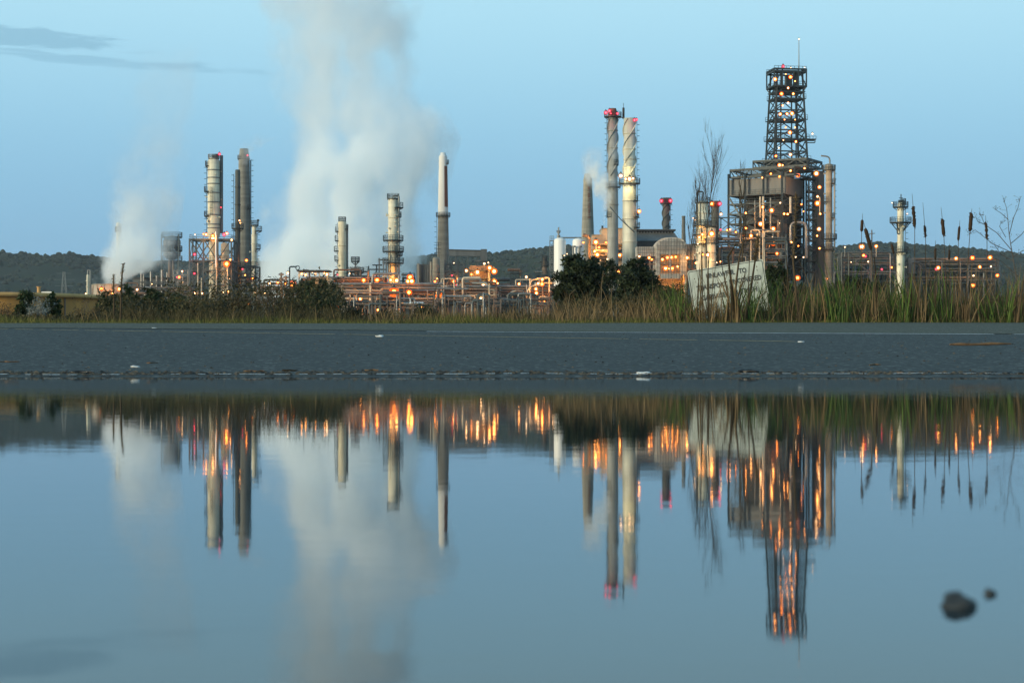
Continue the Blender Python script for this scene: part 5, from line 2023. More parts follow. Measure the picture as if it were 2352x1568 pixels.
# decks above the cabin
for (ax, bx, ay, by, v0, v1, nn) in ((LX0 + .3, LX1 + 3.4, LY0 + .5, LY1 - 1, 410, 391, 6), (-6.5, 9.5, -3.5, 8.5, 388, 371, 5)):
    mb = MB()
    for zz in (ZV(v0 - 2), ZV(v1)):
        for y in (ay, by):
            mb.beam(TW(ax, y, zz), TW(bx, y, zz), .42, .5)
        for x in (ax, bx):
            mb.beam(TW(x, ay, zz - .01), TW(x, by, zz - .01), .4, .48)
        for k in range(1, 5):
            y = ay + (by - ay) * k / 5
            mb.beam(TW(ax, y, zz + .02), TW(bx, y, zz + .02), .2)
    mb.build('deck', 'dark_steel', root)
    mb = MB()
    for k in range(nn + 1):
        x = ax + (bx - ax) * k / nn
        for y in (ay, by):
            mb.beam(TW(x, y, ZV(v0 - 2)), TW(x, y, ZV(v1)), .32)
            if k < nn:
                x2 = ax + (bx - ax) * (k + 1) / nn
                if k % 2:
                    mb.beam(TW(x, y, ZV(v0 - 2)), TW(x2, y, ZV(v1)), .22)
                else:
                    mb.beam(TW(x2, y, ZV(v0 - 2)), TW(x, y, ZV(v1)), .22)
    for k in range(4):
        y = ay + (by - ay) * k / 4
        y2 = ay + (by - ay) * (k + 1) / 4
        mb.beam(TW(bx, y, ZV(v0 - 2)), TW(bx, y2, ZV(v1)), .22)
        mb.beam(TW(ax, y2, ZV(v0 - 2)), TW(ax, y, ZV(v1)), .22)
    mb.build('truss', 'dark_steel', root)
mb = MB()
c_ = TW(-1, 2, (ZV(410) + ZV(392)) / 2)
mb.box(c_, (7, 6, ZV(394) - ZV(409)), -ROT)
mb.build('machine_room', 'stack_dark', root)
# derrick
DR = R(9)
dcx = P(1809, 0, Y).x


def TD(x, y, z):
    return Vector((dcx + x * math.cos(DR) - y * math.sin(DR), Y + 2 + x * math.sin(DR) + y * math.cos(DR), z))


def dw(v):
    return W(32.5 + (44.5 - 32.5) * (v - 199) / (371 - 199), Y) * .91


lv = [371, 349, 321, 300, 276, 254, 228, 212, 199]
for sx in (-1, 1):
    for sy in (-1, 1):
        mb = MB()
        w0, w1 = dw(371), dw(199)
        mb.beam(TD(sx * w0, sy * w0 * .8, ZV(388)), TD(sx * w1, sy * w1 * .8, ZV(160)), .5)
        mb.build('derrick_leg', 'dark_steel', root)
for sx in (-.52, .52):
    for sy in (-.4, .5):
        mb = MB()
        mb.beam(TD(sx * dw(300), sy * dw(300), ZV(388)), TD(sx * dw(260), sy * dw(260), ZV(162)), .36)
        mb.build('drill_guide', 'dark_steel', root)
for k, v in enumerate(lv):
    w = dw(v)
    mb = MB()
    z = ZV(v)
    for s in (-1, 1):
        mb.beam(TD(-w, s * w * .8, z), TD(w, s * w * .8, z), .36)
        mb.beam(TD(s * w, -w * .8, z - .01), TD(s * w, w * .8, z - .01), .34)
    if k % 2 == 0 or v < 215:
        ex = 1.3
        for q in (-1, -.3, .4, 1):
            mb.beam(TD(-w - ex * .6, q * w * .8, z + .1), TD(w + ex * .6, q * w * .8, z + .1), .3, .28)
    fl = mb.build('derrick_level', 'dark_steel', root)
    if k % 2 == 0:
        rb = MB()
        for s in (-1, 1):
            for hh in (.7, 1.4):
                rb.beam(TD(-w - .8, s * w * .85, z + hh), TD(w + .8, s * w * .85, z + hh), .09)
            for q in range(7):
                x = -w - .8 + (2 * w + 1.6) * q / 6
                rb.beam(TD(x, s * w * .85, z), TD(x, s * w * .85, z + 1.4), .1)
        rb.build('railing', 'dark_steel', fl)
mb = MB()
for k, (va, vb) in enumerate(zip([388] + lv, lv)):
    w0, w1 = dw(va), dw(vb)
    for s in (-1, 1):
        mb.beam(TD(-w0, s * w0 * .8, ZV(va)), TD(0, s * w1 * .8, ZV(vb)), .24)
        mb.beam(TD(w0, s * w0 * .8, ZV(va)), TD(0, s * w1 * .8, ZV(vb)), .24)
        mb.beam(TD(s * w0, -w0 * .8, ZV(va)), TD(s * w1, w1 * .8, ZV(vb)), .22)
        mb.beam(TD(s * w0 + .03, w0 * .8, ZV(va)), TD(s * w1 + .03, -w1 * .8, ZV(vb)), .22)
mb.build('derrick_bracing', 'dark_steel', root)
# crown block: the wider box at the very top
w = W(38.2, Y)
mb = MB()
for z in (ZV(199.5), ZV(166), ZV(160.5)):
    for s in (-1, 1):
        mb.beam(TD(-w, s * w * .75, z), TD(w, s * w * .75, z), .45)
        mb.beam(TD(s * w, -w * .75, z - .01), TD(s * w, w * .75, z - .01), .42)
for q in (-.6, -.2, .2, .6):
    mb.beam(TD(-w, q * w * .75, ZV(199)), TD(w, q * w * .75, ZV(199)), .3)
    mb.beam(TD(-w, q * w * .75, ZV(163)), TD(w, q * w * .75, ZV(163)), .3)
for sx in (-1, -.5, .5, 1):
    for s in (-1, 1):
        mb.beam(TD(sx * w, s * w * .75, ZV(199.5)), TD(sx * w, s * w * .75, ZV(160.5)), .36)
for s in (-1, 1):
    for q in (-1, 1):
        mb.beam(TD(q * w, s * w * .75, ZV(199)), TD(q * w * .5, s * w * .75, ZV(162)), .22)
        mb.beam(TD(q * w, s * w * .75, ZV(200)), TD(q * dw(205), s * dw(205) * .75, ZV(214)), .26)
mb.build('crown_frame', 'dark_steel', root)
rb = MB()
for s in (-1, 1):
    rb.beam(TD(-w, s * w * .75, ZV(154)), TD(w, s * w * .75, ZV(154)), .1)
    for q in range(9):
        x = -w + 2 * w * q / 8
        rb.beam(TD(x, s * w * .75, ZV(161)), TD(x, s * w * .75, ZV(154)), .1)
rb.build('railing', 'dark_steel', root)
mb = MB()
c_ = TD(.5, 0, (ZV(198) + ZV(172)) / 2)
mb.box(c_, (1.6, 1.6, ZV(172) - ZV(198)), DR)
mb.box(TD(2.9, .4, (ZV(198) + ZV(162)) / 2), (1.3, 1.3, ZV(162) - ZV(198)), DR)
mb.build('hoist', 'stack_dark', root)
mb = MB()
q = P(1835, 0, Y)
mb.tube([(q.x, Y, ZV(161)), (q.x, Y, ZV(91))], [.16, .09], 6)
mb.build('lightning_mast', 'galvanised', root)
# side landing half way up the derrick
mb = MB()
a_, b_ = P(1845, 321, Y), P(1873, 321, Y)
for yy in (Y - 1, Y + 2):
    mb.beam((a_.x, yy, a_.z), (b_.x, yy, b_.z), .3)
mb.box(((a_.x + b_.x) / 2, Y + .5, a_.z + .1), (b_.x - a_.x, 3, .12))
mb.bend_pipe([(b_.x - .3, Y - 1, a_.z), (b_.x - .3, Y - 1, ZV(329)), (a_.x, Y - 1, ZV(329))], .14, 8)
for k in range(5):
    x = a_.x + (b_.x - a_.x) * k / 4
    mb.beam((x, Y - 1, a_.z), (x, Y - 1, ZV(314)), .1)
mb.beam((a_.x, Y - 1, ZV(314)), (b_.x, Y - 1, ZV(314)), .1)
mb.build('side_landing', 'dark_steel', root)
# bright pipes
for pts, w, mt in (([(1816, 560), (1816, 511), (1851, 511), (1852.5, 592)], 3.0, 'pipe_silver'), ([(1883, 490), (1883, 452)], 1.0, 'pipe_cream'), ([(1815.5, 490), (1815.5, 452)], 2.6, 'pipe_cream'), ([(1753, 545), (1753, 452)], 2.4, 'pipe_cream'),
                   ([(1746, 500), (1746, 452)], 2.0, 'pipe_cream'), ([(1770, 530), (1770, 455)], 2.0, 'galvanised'), ([(1788, 600), (1788, 506)], 3.4, 'shaft_grey'), ([(1734, 540), (1734, 460)], 1.5, 'galvanised'), ([(1760, 620), (1760, 560)], 1.8, 'pipe_silver')):
    mb = MB()
    yy = Y - 10.5
    mb.bend_pipe([P(u, v, yy) for u, v in pts], W(w, yy), 12, rad=1.6)
    mb.build('pipe', mt, root)
l7 = [(500, 640, .35), (420, 500, .3), (432, 590, .35), (500, 590, .3), (425, 720, .35), (505, 730, .35), (395, 770, .3), (440, 640, .35), (420, 880, .35), (470, 915, .4), (560, 900, .35), (440, 300, .3), (500, 345, .3), (345, 935, .35), (290, 960, .3), (372, 332), (470, 318, .6), (455, 388), (413, 425), (488, 425), (455, 483, .4), (405, 555, .7), (480, 550, .6), (448, 553, .4), (467, 672), (377, 822), (470, 812), (400, 880), (400, 953), (517, 945)]
for l in l7:
    lamp(root, 1646.4 + l[0] * .36, 62.7 + l[1] * .36, Y - 6, l[2] if len(l) > 2 else .58, 'o')
for x, y, s, k in ((610, 680, .5, 'w'), (423, 250, .65, 'r'), (472, 260, .3, 'w'), (560, 258, .3, 'w'), (524, 77, .28, 'w'), (418, 262, .4, 'r')):
    lamp(root, 1646.4 + x * .36, 62.7 + y * .36, Y - 1, s, k)
for l in [(635, 933, .8), (655, 1020, .6), (643, 1080, .45), (642, 1123, .7), (652, 1287, .75), (655, 1410, .4), (660, 1190, .35), (640, 1330, .3), (350, 1168, .65), (360, 1285, .7), (357, 1337, .45, 'w'), (360, 1378, .7), (384, 1443, .7), (477, 1370, .4),
          (503, 1465, .4, 'w'), (553, 1467, .4, 'w'), (280, 1253, .75), (185, 1185, .6), (293, 1147, .4), (553, 1175, .35), (430, 1190, .45), (452, 1192, .4), (405, 1120, .3, 'w'), (520, 1395, .35), (540, 1130, .35), (400, 1250, .3, 'w')]:
    lamp(root, 1646.4 + l[0] * .36, 62.7 + l[1] * .36, Y - 12, l[2], l[3] if len(l) > 3 else 'o')
lamp(root, 1905.5, 728, Y - 14, .8, 'o')
lamp(root, 1832, 638, Y - 14, .95, 'o')
lamp(root, 1900, 640, Y - 14, .3, 'o')

# --- white column at the right of the coker
Y = 476.0
root, sh, _ = column('distillation_column', 'tall pale column with a gooseneck pipe close by the right of the coker tower', 'column', 1904, Y, [(None, 9.5), (585, 9.5), (550, 7.6), (392, 7.6), (389, 9.6), (381, 9.6)], 'pale_concrete', rings=(389, 420, 560, 575),
                     plats=((390, 15, 0, 360), (463, 14, 130, 250), (548, 18, 0, 360), (572, 18, 120, 300), (500, 14, -60, 60), (421, 15, -60, 60)), lads=((-20, 600, 392),), nozzles=3)
mb = MB()
mb.bend_pipe([(P(1906, 0, Y).x, Y, P(0, 380, Y).z), (P(1906, 0, Y).x, Y, P(0, 360, Y).z), (P(1886, 0, Y).x, Y, P(0, 358, Y).z)], .22, 8, rad=1.3)
mb.build('gooseneck', 'galvanised', root)
mb = MB()
q = P(1915.5, 0, Y)
mb.tube([(q.x, Y - .8, G0), (q.x, Y - .8, P(0, 382, Y).z)], .24, 8)
mb.build('drain_line', 'galvanised', root)

# --- racks on the right
rk = pipe_rack('dim rack of beams and pipes under three lamps right of the coker column', 1922, 2062, 470.0, [(581, 2), (592, 2), (604, 2), (626, 3)], seed=41, risers=3, topv=578, brace=2, loops=0, pipe_mats=('frame_steel', 'slate_wall', 'galvanised', 'brown_wall'))
lamps(rk, [(1940.5, 567.5, .45, 'w'), (1979.5, 566.5, .75), (2012.5, 565.5, .85), (1983.5, 586.5, .5), (1988, 588.5, .4, 'r'), (1994, 601, .45, 'w'), (2025.5, 618.5, .6, 'r'), (2048, 614, .45), (1955, 602, .25, 'w'), (2007, 691, .8)], 463.0)
for u, v in ((1940.5, 570), (1979.5, 570), (2012.5, 569)):
    mb = MB()
    mb.tube([(P(u, 0, 463.8).x, 463.8, P(0, 590, 463.8).z), (P(u, 0, 463.8).x, 463.8, P(0, v, 463.8).z)], .12, 6)
    mb.build('lamp_pole', 'galvanised', rk)
rk = pipe_rack('long far right rack with a lit top rail in front of the green hill', 2076, 2285, 480.0, [(597, 2), (604, 2), (620, 3), (640, 3)], seed=43, risers=4, topv=592, brace=3, loops=0, pipe_mats=('frame_steel', 'slate_wall', 'galvanised', 'brown_wall'))
lamps(rk, [(2196, 593.5, .8), (2233.5, 592, .75), (2274, 591, .85), (2250.5, 613, .65), (2276, 612, .4, 'w'), (2291, 632.5, .75), (2236, 633, .4, 'w'), (2235.5, 655.5, .75), (2155, 615, .7), (2150, 618, .5, 'r'), (2232, 654, .5)], 473.0)
mb = MB()
mb.box((P(2090, 0, 478).x, 478, P(0, 612, 478).z), (W(16, 478), 5, W(34, 478)))
mb.build('switch_cabin', 'slate_wall', rk)

for u0, u1, yy, sd, lab, lv_ in ((1925, 2060, 505, 81, 'dark rear pipe rack in the gloom between the coker column and the lone column', [(606, 3), (620, 4), (636, 4), (650, 3)]), (2082, 2282, 508, 82, 'dark rear pipe rack under the far right lamps', [(612, 3), (626, 4), (640, 4), (654, 3)])):
    rk = pipe_rack(lab, u0, u1, yy, lv_, seed=sd, m='dark_steel', risers=10, rmin=.18, rmax=.45, step=8, loops=1, pipe_mats=('stack_dark', 'frame_steel', 'brown_wall', 'galvanised'))
    for k in range(7):
        q = random.Random(sd * 10 + k)
        uu = u0 + (u1 - u0) * (k + .5) / 7
        mb = MB()
        zt = P(0, q.uniform(612, 640), yy).z
        mb.box((P(uu, 0, yy).x, yy + 5, (G0 + zt) / 2), (W(q.uniform(10, 22), yy), 3, zt - G0))
        mb.build('equipment_cabin', q.choice(('slate_wall', 'stack_dark', 'shaft_grey')), rk)

# --- right column
Y = 452.0
root, sh, _ = column('distillation_column', 'lone pale column with two wide railed decks among the cattails', 'column', 2068.5, Y, [(None, 8.8), (580, 8.8), (575, 7.3), (557, 7.3), (476, 7.3), (468, 6.5)], 'white_steel', rings=(572, 556, 530, 505),
                     plats=((475, 17.5, 0, 360), (468, 12, -100, 70), (510.5, 24.5, 0, 360), (578, 17.5, 0, 360)), lads=((-10, 580, 476), (-30, 640, 580)), nozzles=5)
mb = MB()
for s in (-1, 1):
    for a in (-50, 0, 50):
        dd = Vector((s * math.cos(R(a)), -abs(math.sin(R(a))), 0))
        mb.beam(Vector((P(2068.5, 0, Y).x, Y, P(0, 511.5, Y).z)) + dd * W(22, Y), Vector((P(2068.5, 0, Y).x, Y, P(0, 530, Y).z)) + dd * W(7.3, Y), .2)
mb.build('bracket', 'dark_steel', root)
mb = MB()
q = P(2069.5, 0, Y)
mb.tube([(q.x, Y, P(0, 466, Y).z), (q.x, Y, P(0, 446, Y).z)], .14, 6)
mb.tube([(q.x - .5, Y, P(0, 455, Y).z), (q.x + .5, Y, P(0, 455, Y).z)], .12, 6)
mb.box((q.x, Y, P(0, 463, Y).z), (1.2, 1.2, .8))
mb.build('relief_valve', 'dark_steel', root)
mb = MB()
q = P(2056, 0, Y)
mb.bend_pipe([(q.x + .3, Y - 1.2, P(0, 514, Y).z), (q.x + .3, Y - 1.2, P(0, 537, Y).z), (P(2063, 0, Y).x, Y - .6, P(0, 538, Y).z)], .17, 8)
mb.build('side_pipe', 'dark_steel', root)
lamps(root, [(2049, 466, .25, 'w'), (2084, 491, .25, 'w')], Y - 2)

# --- utility pole, far right
Y = 300.0
root = thing('utility_pole', 'thin dark pole with a short crossbar behind the bent cattail', 'utility pole', (P(2002.5, 0, Y).x, Y, G0))
mb = MB()
q = P(2002.5, 0, Y)
mb.tube([(q.x, Y, G0), (q.x, Y, P(0, 528, Y).z)], [.16, .1], 8)
mb.build('pole', 'weathered_wood', root)
mb = MB()
mb.beam((q.x - .55, Y, P(0, 537, Y).z), (q.x + .55, Y, P(0, 536, Y).z), .12)
mb.build('crossbar', 'weathered_wood', root)


# ================================================================== plants
def rvec(rng):
    while True:
        q = Vector((rng.uniform(-1, 1), rng.uniform(-1, 1), rng.uniform(-1, 1)))
        if .05 < q.length < 1:
            return q.normalized()


def leaves(mb, rng, c, r, n, size, up=.0, tone=.5):
    """A clump of leaf-sized faces, thicker towards the outside, with gaps."""
    for _ in range(n):
        d_ = rvec(rng)
        k = rng.random() ** .45
        p = Vector((c.x + d_.x * r[0] * k, c.y + d_.y * r[1] * k, c.z + d_.z * r[2] * k))
        a = (rvec(rng) + Vector((0, 0, up))).normalized()
        b_ = a.cross(rvec(rng)).normalized()
        s = size * rng.uniform(.6, 1.3)
        w = s * rng.uniform(.35, .6)
        mb.add([p - b_ * w * .5, p + a * s * .5 - b_ * w * .2, p + a * s, p + a * s * .5 + b_ * w * .6], [(0, 1, 2, 3)], False, max(0, min(1, tone + rng.uniform(-.25, .25))))


def branchy(mb, rng, p, d_, ln, r, depth, spread=.5, up=.25, tips=None, kids=(2, 3), seg=3, shrink=.68, n=5):
    pts, rs = [p], [r]
    q = p.copy()
    dd = d_.normalized()
    for i in range(seg):
        dd = (dd + rvec(rng) * spread * .3 + Vector((0, 0, up * .2))).normalized()
        q = q + dd * ln / seg
        pts.append(q.copy())
        rs.append(r * (1 - .45 * (i + 1) / seg))
    mb.tube(pts, rs, n if r > .012 else 3, caps=False)
    if depth == 0:
        if tips is not None:
            tips.append(q)
        return
    for i in range(rng.randint(*kids)):
        t_ = rng.uniform(.4, 1)
        k = min(seg - 1, int(t_ * seg))
        s = pts[k].lerp(pts[k + 1], t_ * seg - k)
        nd = (dd + rvec(rng) * spread + Vector((0, 0, up))).normalized()
        branchy(mb, rng, s, nd, ln * shrink * rng.uniform(.7, 1.1), r * .55, depth - 1, spread, up, tips, kids, seg, shrink, n)
    if tips is not None:
        tips.append(q)


def make_tree(name, label, x, y, h, blobs, m, n_leaf, size, seed, trunk_h, trunk_r, group=None, cat='tree', bark='bark', limbs=7, base=None):
    """blobs: crown lobes (dx, dz, rx, rz) measured from the foot."""
    rng = random.Random(seed)
    base = ground_z(x, y) if base is None else base
    root = thing(name, label, cat, (x, y, base), group)
    o = Vector((x, y, base))
    mb = MB()
    mb.tube([o - Vector((0, 0, .1)), o + Vector((rng.uniform(-.05, .05) * h, 0, trunk_h * .5)), o + Vector((rng.uniform(-.05, .05) * h, 0, trunk_h))], [trunk_r * 1.3, trunk_r, trunk_r * .7], 8)
    top = o + Vector((0, 0, trunk_h * .8))
    for k in range(limbs):
        b_ = rng.choice(blobs)
        tgt = o + Vector((b_[0] + rng.uniform(-.6, .6) * b_[2], rng.uniform(-.7, .7) * b_[2], b_[1] + rng.uniform(-.3, .5) * b_[3]))
        st = o + Vector((0, 0, trunk_h * rng.uniform(.35, .95)))
        mid = st.lerp(tgt, .5) + rvec(rng) * .08 * h
        mb.tube([st, mid, tgt], [trunk_r * .5, trunk_r * .3, trunk_r * .08], 5, caps=False)
    mb.build('trunk', bark, root)
    mb = MB()
    vol = sum(b_[2] * b_[2] * b_[3] for b_ in blobs)
    for b_ in blobs:
        nn = max(8, int(n_leaf * b_[2] * b_[2] * b_[3] / vol))
        c = o + Vector((b_[0], 0, b_[1]))
        nc = max(3, nn // 38)
        for k in range(nc):                       # leaf sprays spread through the lobe
            d_ = rvec(rng)
            kk = rng.random() ** .4
            cc = c + Vector((d_.x * b_[2] * kk, d_.y * b_[2] * kk, d_.z * b_[3] * kk))
            cr_ = .32 * min(b_[2], b_[3]) * rng.uniform(.6, 1.25)
            leaves(mb, rng, cc, (cr_, cr_, cr_ * .75), nn // nc, size, .2, rng.uniform(.15, .85))
    mb.build('crown', m, root)
    return root


def ux(u, Y):
    return (u - CU) * Y / F


# dark round tree and its neighbours beyond the reeds
def blob_px(u0, Y, base, lst):
    out = []
    for (u, v, ru, rv) in lst:
        out.append(((u - u0) * Y / F, P(0, v, Y).z - base, ru * Y / F, rv * Y / F))
    return out


def px_tree(name, label, u0, Y, lst, m, n, size, seed, th, tr_, **kw):
    x = ux(u0, Y)
    base = ground_z(x, Y)
    h = P(0, min(v - rv for (u, v, ru, rv) in lst), Y).z - base
    return make_tree(name, label, x, Y, h, blob_px(u0, Y, base, lst), m, n, size, seed, th * h, tr_, base=base, **kw)


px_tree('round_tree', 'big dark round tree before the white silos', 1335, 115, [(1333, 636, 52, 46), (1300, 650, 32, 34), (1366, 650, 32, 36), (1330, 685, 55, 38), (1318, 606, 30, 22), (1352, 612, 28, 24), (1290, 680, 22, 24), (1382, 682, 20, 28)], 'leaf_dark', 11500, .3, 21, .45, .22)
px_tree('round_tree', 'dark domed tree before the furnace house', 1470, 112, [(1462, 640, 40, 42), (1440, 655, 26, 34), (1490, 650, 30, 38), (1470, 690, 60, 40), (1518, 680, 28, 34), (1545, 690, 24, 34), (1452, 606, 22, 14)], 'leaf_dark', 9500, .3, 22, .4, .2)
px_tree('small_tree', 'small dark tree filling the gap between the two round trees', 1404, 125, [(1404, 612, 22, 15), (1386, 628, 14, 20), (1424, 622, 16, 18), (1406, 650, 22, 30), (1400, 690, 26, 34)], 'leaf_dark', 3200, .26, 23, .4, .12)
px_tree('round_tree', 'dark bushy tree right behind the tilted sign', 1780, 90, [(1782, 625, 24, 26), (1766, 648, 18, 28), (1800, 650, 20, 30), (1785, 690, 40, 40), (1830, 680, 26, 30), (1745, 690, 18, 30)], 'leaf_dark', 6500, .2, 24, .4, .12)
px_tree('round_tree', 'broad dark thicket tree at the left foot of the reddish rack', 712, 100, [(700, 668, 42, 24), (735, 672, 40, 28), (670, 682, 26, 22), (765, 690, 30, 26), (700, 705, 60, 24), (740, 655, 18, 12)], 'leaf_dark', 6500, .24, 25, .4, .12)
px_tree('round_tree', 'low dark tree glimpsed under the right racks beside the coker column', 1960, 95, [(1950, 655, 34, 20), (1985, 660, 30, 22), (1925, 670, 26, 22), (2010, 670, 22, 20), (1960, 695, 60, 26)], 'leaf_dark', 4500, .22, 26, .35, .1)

# conifer-like shrubs on the left, nearer the road
con = [('conifer_shrub', 'bushy dark conifer with a forked top at the far left, before the ochre tank', 60, 60, [(58, 685, 13, 18), (72, 690, 9, 18), (64, 712, 17, 22), (50, 722, 18, 20), (72, 728, 14, 18), (36, 732, 12, 12)], 2600),
       ('conifer_shrub', 'upright dark conifer standing alone before the ochre tank', 118, 58, [(119, 688, 7, 14), (117, 700, 12, 16), (106, 708, 8, 18), (130, 708, 9, 18), (118, 726, 20, 18)], 2400),
       ('conifer_shrub', 'dark ragged shrub where the ochre tank ends', 250, 62, [(247, 690, 14, 20), (262, 688, 11, 16), (240, 712, 18, 20), (262, 715, 18, 22)], 2200),
       ('conifer_shrub', 'tallest dark shrub below the cooling tower, with a pointed crown', 295, 60, [(292, 674, 10, 20), (304, 688, 14, 20), (283, 696, 14, 20), (296, 715, 22, 22)], 2600),
       ('conifer_shrub', 'dark shrub with twin peaks before the pump house', 352, 61, [(340, 672, 9, 18), (362, 678, 10, 18), (350, 692, 20, 20), (336, 706, 16, 18), (370, 700, 14, 22), (352, 722, 28, 18)], 3000),
       ('conifer_shrub', 'dark shrub fading into the brown brush below the steel frame', 405, 63, [(402, 690, 15, 18), (418, 696, 13, 18), (390, 705, 14, 18), (406, 720, 26, 18)], 2300)]
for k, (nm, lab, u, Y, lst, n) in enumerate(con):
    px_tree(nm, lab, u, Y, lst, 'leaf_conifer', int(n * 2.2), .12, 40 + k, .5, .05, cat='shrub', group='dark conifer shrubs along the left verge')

# brushwood: bare twiggy bushes with a few leaves


def brush(label, u, Y, vt, wd_, seed, m, n_leaf, twig='grey_twig', depth=3, name='brush_bush', lsize=.05, cat='bush', grp='twiggy brush along the verge'):
    rng = random.Random(seed)
    x = ux(u, Y)
    base = ground_z(x, Y)
    h = P(0, vt, Y).z - base
    root = thing(name, label, cat, (x, Y, base), grp)
    tips = []
    mb = MB()
    ww = wd_ * Y / F
    for k in range(14):
        d_ = Vector((rng.uniform(-1, 1) * ww / h * 1.1, rng.uniform(-.5, .5), 1))
        branchy(mb, rng, Vector((x + rng.uniform(-.35, .35) * ww, Y + rng.uniform(-.2, .2), base - .03)), d_, h * rng.uniform(.38, .55), .011 * max(1, h), depth, .6, .22, tips, (2, 3), 2, .72, 4)
    mb.build('twigs', twig, root)
    if n_leaf:
        mb = MB()
        for _ in range(n_leaf // 6):
            c = rng.choice(tips)
            leaves(mb, rng, c, (.12, .12, .1), 6, lsize, .1, rng.uniform(.1, .9))
        mb.build('leaves', m, root)
    return root


bl = [('pale silvery shrub between the two left conifers', 88, 50, 690, 22, 'leaf_pale', 700, 'grey_twig'),
      ('leafless purple brown bush before the right part of the ochre tank', 195, 46, 688, 45, 'leaf_brown', 300, 'grey_twig'),
      ('thin brown bush at the left edge of the verge', 10, 44, 695, 30, 'leaf_brown', 300, 'grey_twig'),
      ('brown bush with dark leaves under the left cooling tower shrubs', 315, 42, 700, 40, 'leaf_brown', 800, 'grey_twig'),
      ('brown twiggy bush left of the squat frame', 440, 43, 672, 46, 'leaf_olive', 1300, 'grey_twig'),
      ('olive bush below the banded column', 500, 44, 668, 46, 'leaf_olive', 1500, 'grey_twig'),
      ('brown bush below the dark stack', 555, 42, 680, 40, 'leaf_brown', 1000, 'grey_twig'),
      ('tall wispy brown bush with bare arching tops below the steam', 628, 43, 655, 52, 'leaf_brown', 1200, 'grey_twig'),
      ('olive brown bush before the dark thicket tree', 690, 41, 680, 44, 'leaf_olive', 1300, 'grey_twig'),
      ('leafy green bush before the reddish rack', 745, 40, 668, 26, 'leaf_conifer', 1600, 'grey_twig'),
      ('low dark bush right of the leafy green one', 800, 41, 698, 42, 'leaf_olive', 1400, 'grey_twig'),
      ('dark tangled bush under the nearest pipe rack', 985, 40, 706, 34, 'leaf_dark', 1800, 'bark'),
      ('low brown bush among the pale reeds', 885, 39, 708, 30, 'leaf_brown', 600, 'grey_twig'),
      ('twiggy bush at the foot of the big round tree', 1290, 40, 690, 28, 'leaf_brown', 300, 'grey_twig'),
      ('dark olive bush between the round trees and the sign', 1455, 38, 668, 40, 'leaf_olive', 1500, 'grey_twig'),
      ('brown bush left of the tilted sign', 1545, 37, 660, 34, 'leaf_olive', 1300, 'grey_twig'),
      ('brown tangled bush right of the tilted sign', 1800, 35, 682, 40, 'leaf_brown', 900, 'grey_twig'),
      ('grey brown bush below the coker column', 1905, 38, 650, 40, 'leaf_olive', 1300, 'grey_twig'),
      ('dark tangle of dead stems below the lone right column', 2085, 35.5, 690, 46, 'leaf_brown', 700, 'bark'),
      ('tangled bush at the right edge of the verge', 2310, 36, 680, 46, 'leaf_olive', 1100, 'grey_twig'),
      ('low grey bush among the green reeds right of the lone column', 2200, 36, 688, 40, 'leaf_olive', 900, 'grey_twig')]
for k, (lab, u, Y, vt, w, m, n, tw) in enumerate(bl):
    brush(lab, u, Y, vt, w, 60 + k, m, int(n * 3), tw)


# bare little trees against the sky
def bare(label, u, Y, vt, seed, spread, r, depth, lean=0, twig='grey_twig', kids=(2, 4), w=1.0):
    rng = random.Random(seed)
    x = ux(u, Y)
    base = ground_z(x, Y)
    h = P(0, vt, Y).z - base
    root = thing('bare_tree', label, 'bare tree', (x, Y, base))
    mb = MB()
    pts = [Vector((x + lean * h * t_ * t_ + .03 * h * math.sin(t_ * 5 + seed) * t_, Y, base + h * t_ * .97)) for t_ in (0, .2, .4, .55, .7, .85, 1)]
    mb.tube(pts, [r * (1 - .85 * i / 6) for i in range(7)], 6, caps=False)
    mb.build('trunk', twig, root)
    mb = MB()
    for k in range(30):
        t_ = rng.uniform(.42, .98)
        i = min(5, int(t_ * 6))
        p = pts[i].lerp(pts[i + 1], min(1, t_ * 6 - i)) if i < 6 else pts[-1]
        s = rng.choice((-1, 1))
        d_ = Vector((s * spread * rng.uniform(.5, 1), rng.uniform(-.4, .4), rng.uniform(.7, 1.3)))
        branchy(mb, rng, p, d_, h * .17 * (1.5 - t_) * rng.uniform(.7, 1.2) * w, r * .24, depth, .35, .35, None, kids, 3, .7, 4)
    mb.build('branches', twig, root)
    return root


bare('slim bare tree rising above the bright cream column', 1627, 58, 337, 3, .32, .032, 2, 0.0, w=1.2)
bare('faint bare sapling at the left of the cream column', 1590, 56, 420, 9, .3, .03, 1, .01)
bare('dead brown weed standing against the grey cabin of the coker', 1700, 45, 378, 5, .28, .03, 1, 0.004, 'stalk_brown', w=.8)

# dead umbel weed at the far right, spreading forked branches with tiny seed knots
Y = 33.5
x = ux(2338, Y)
base = ground_z(x, Y)
root = thing('dead_weed', 'wide forked dead weed with small seed knots at the right edge of the sky', 'weed', (x, Y, base))
rng = random.Random(77)
mb = MB()
kn = MB()
trunk = [P(2338, 748, Y), P(2334, 640, Y), P(2326, 585, Y), P(2321, 560, Y)]
mb.tube(trunk, [.014, .011, .009, .008], 6, caps=False)
limbs = [[(2326, 587), (2318, 540), (2315, 505), (2312, 478), (2304, 455)], [(2318, 540), (2328, 500), (2338, 478), (2344, 452)], [(2324, 575), (2290, 535), (2262, 516), (2250, 487)], [(2324, 580), (2280, 560), (2240, 528), (2222, 540)],
         [(2321, 560), (2345, 540), (2362, 520), (2372, 500)], [(2316, 505), (2300, 490), (2284, 480)], [(2328, 600), (2300, 585), (2284, 562)], [(2310, 545), (2296, 520), (2300, 508)], [(2262, 516), (2245, 508), (2243, 502)], [(2326, 590), (2350, 575), (2366, 580)],
         [(2344, 640), (2300, 600), (2262, 585)]]
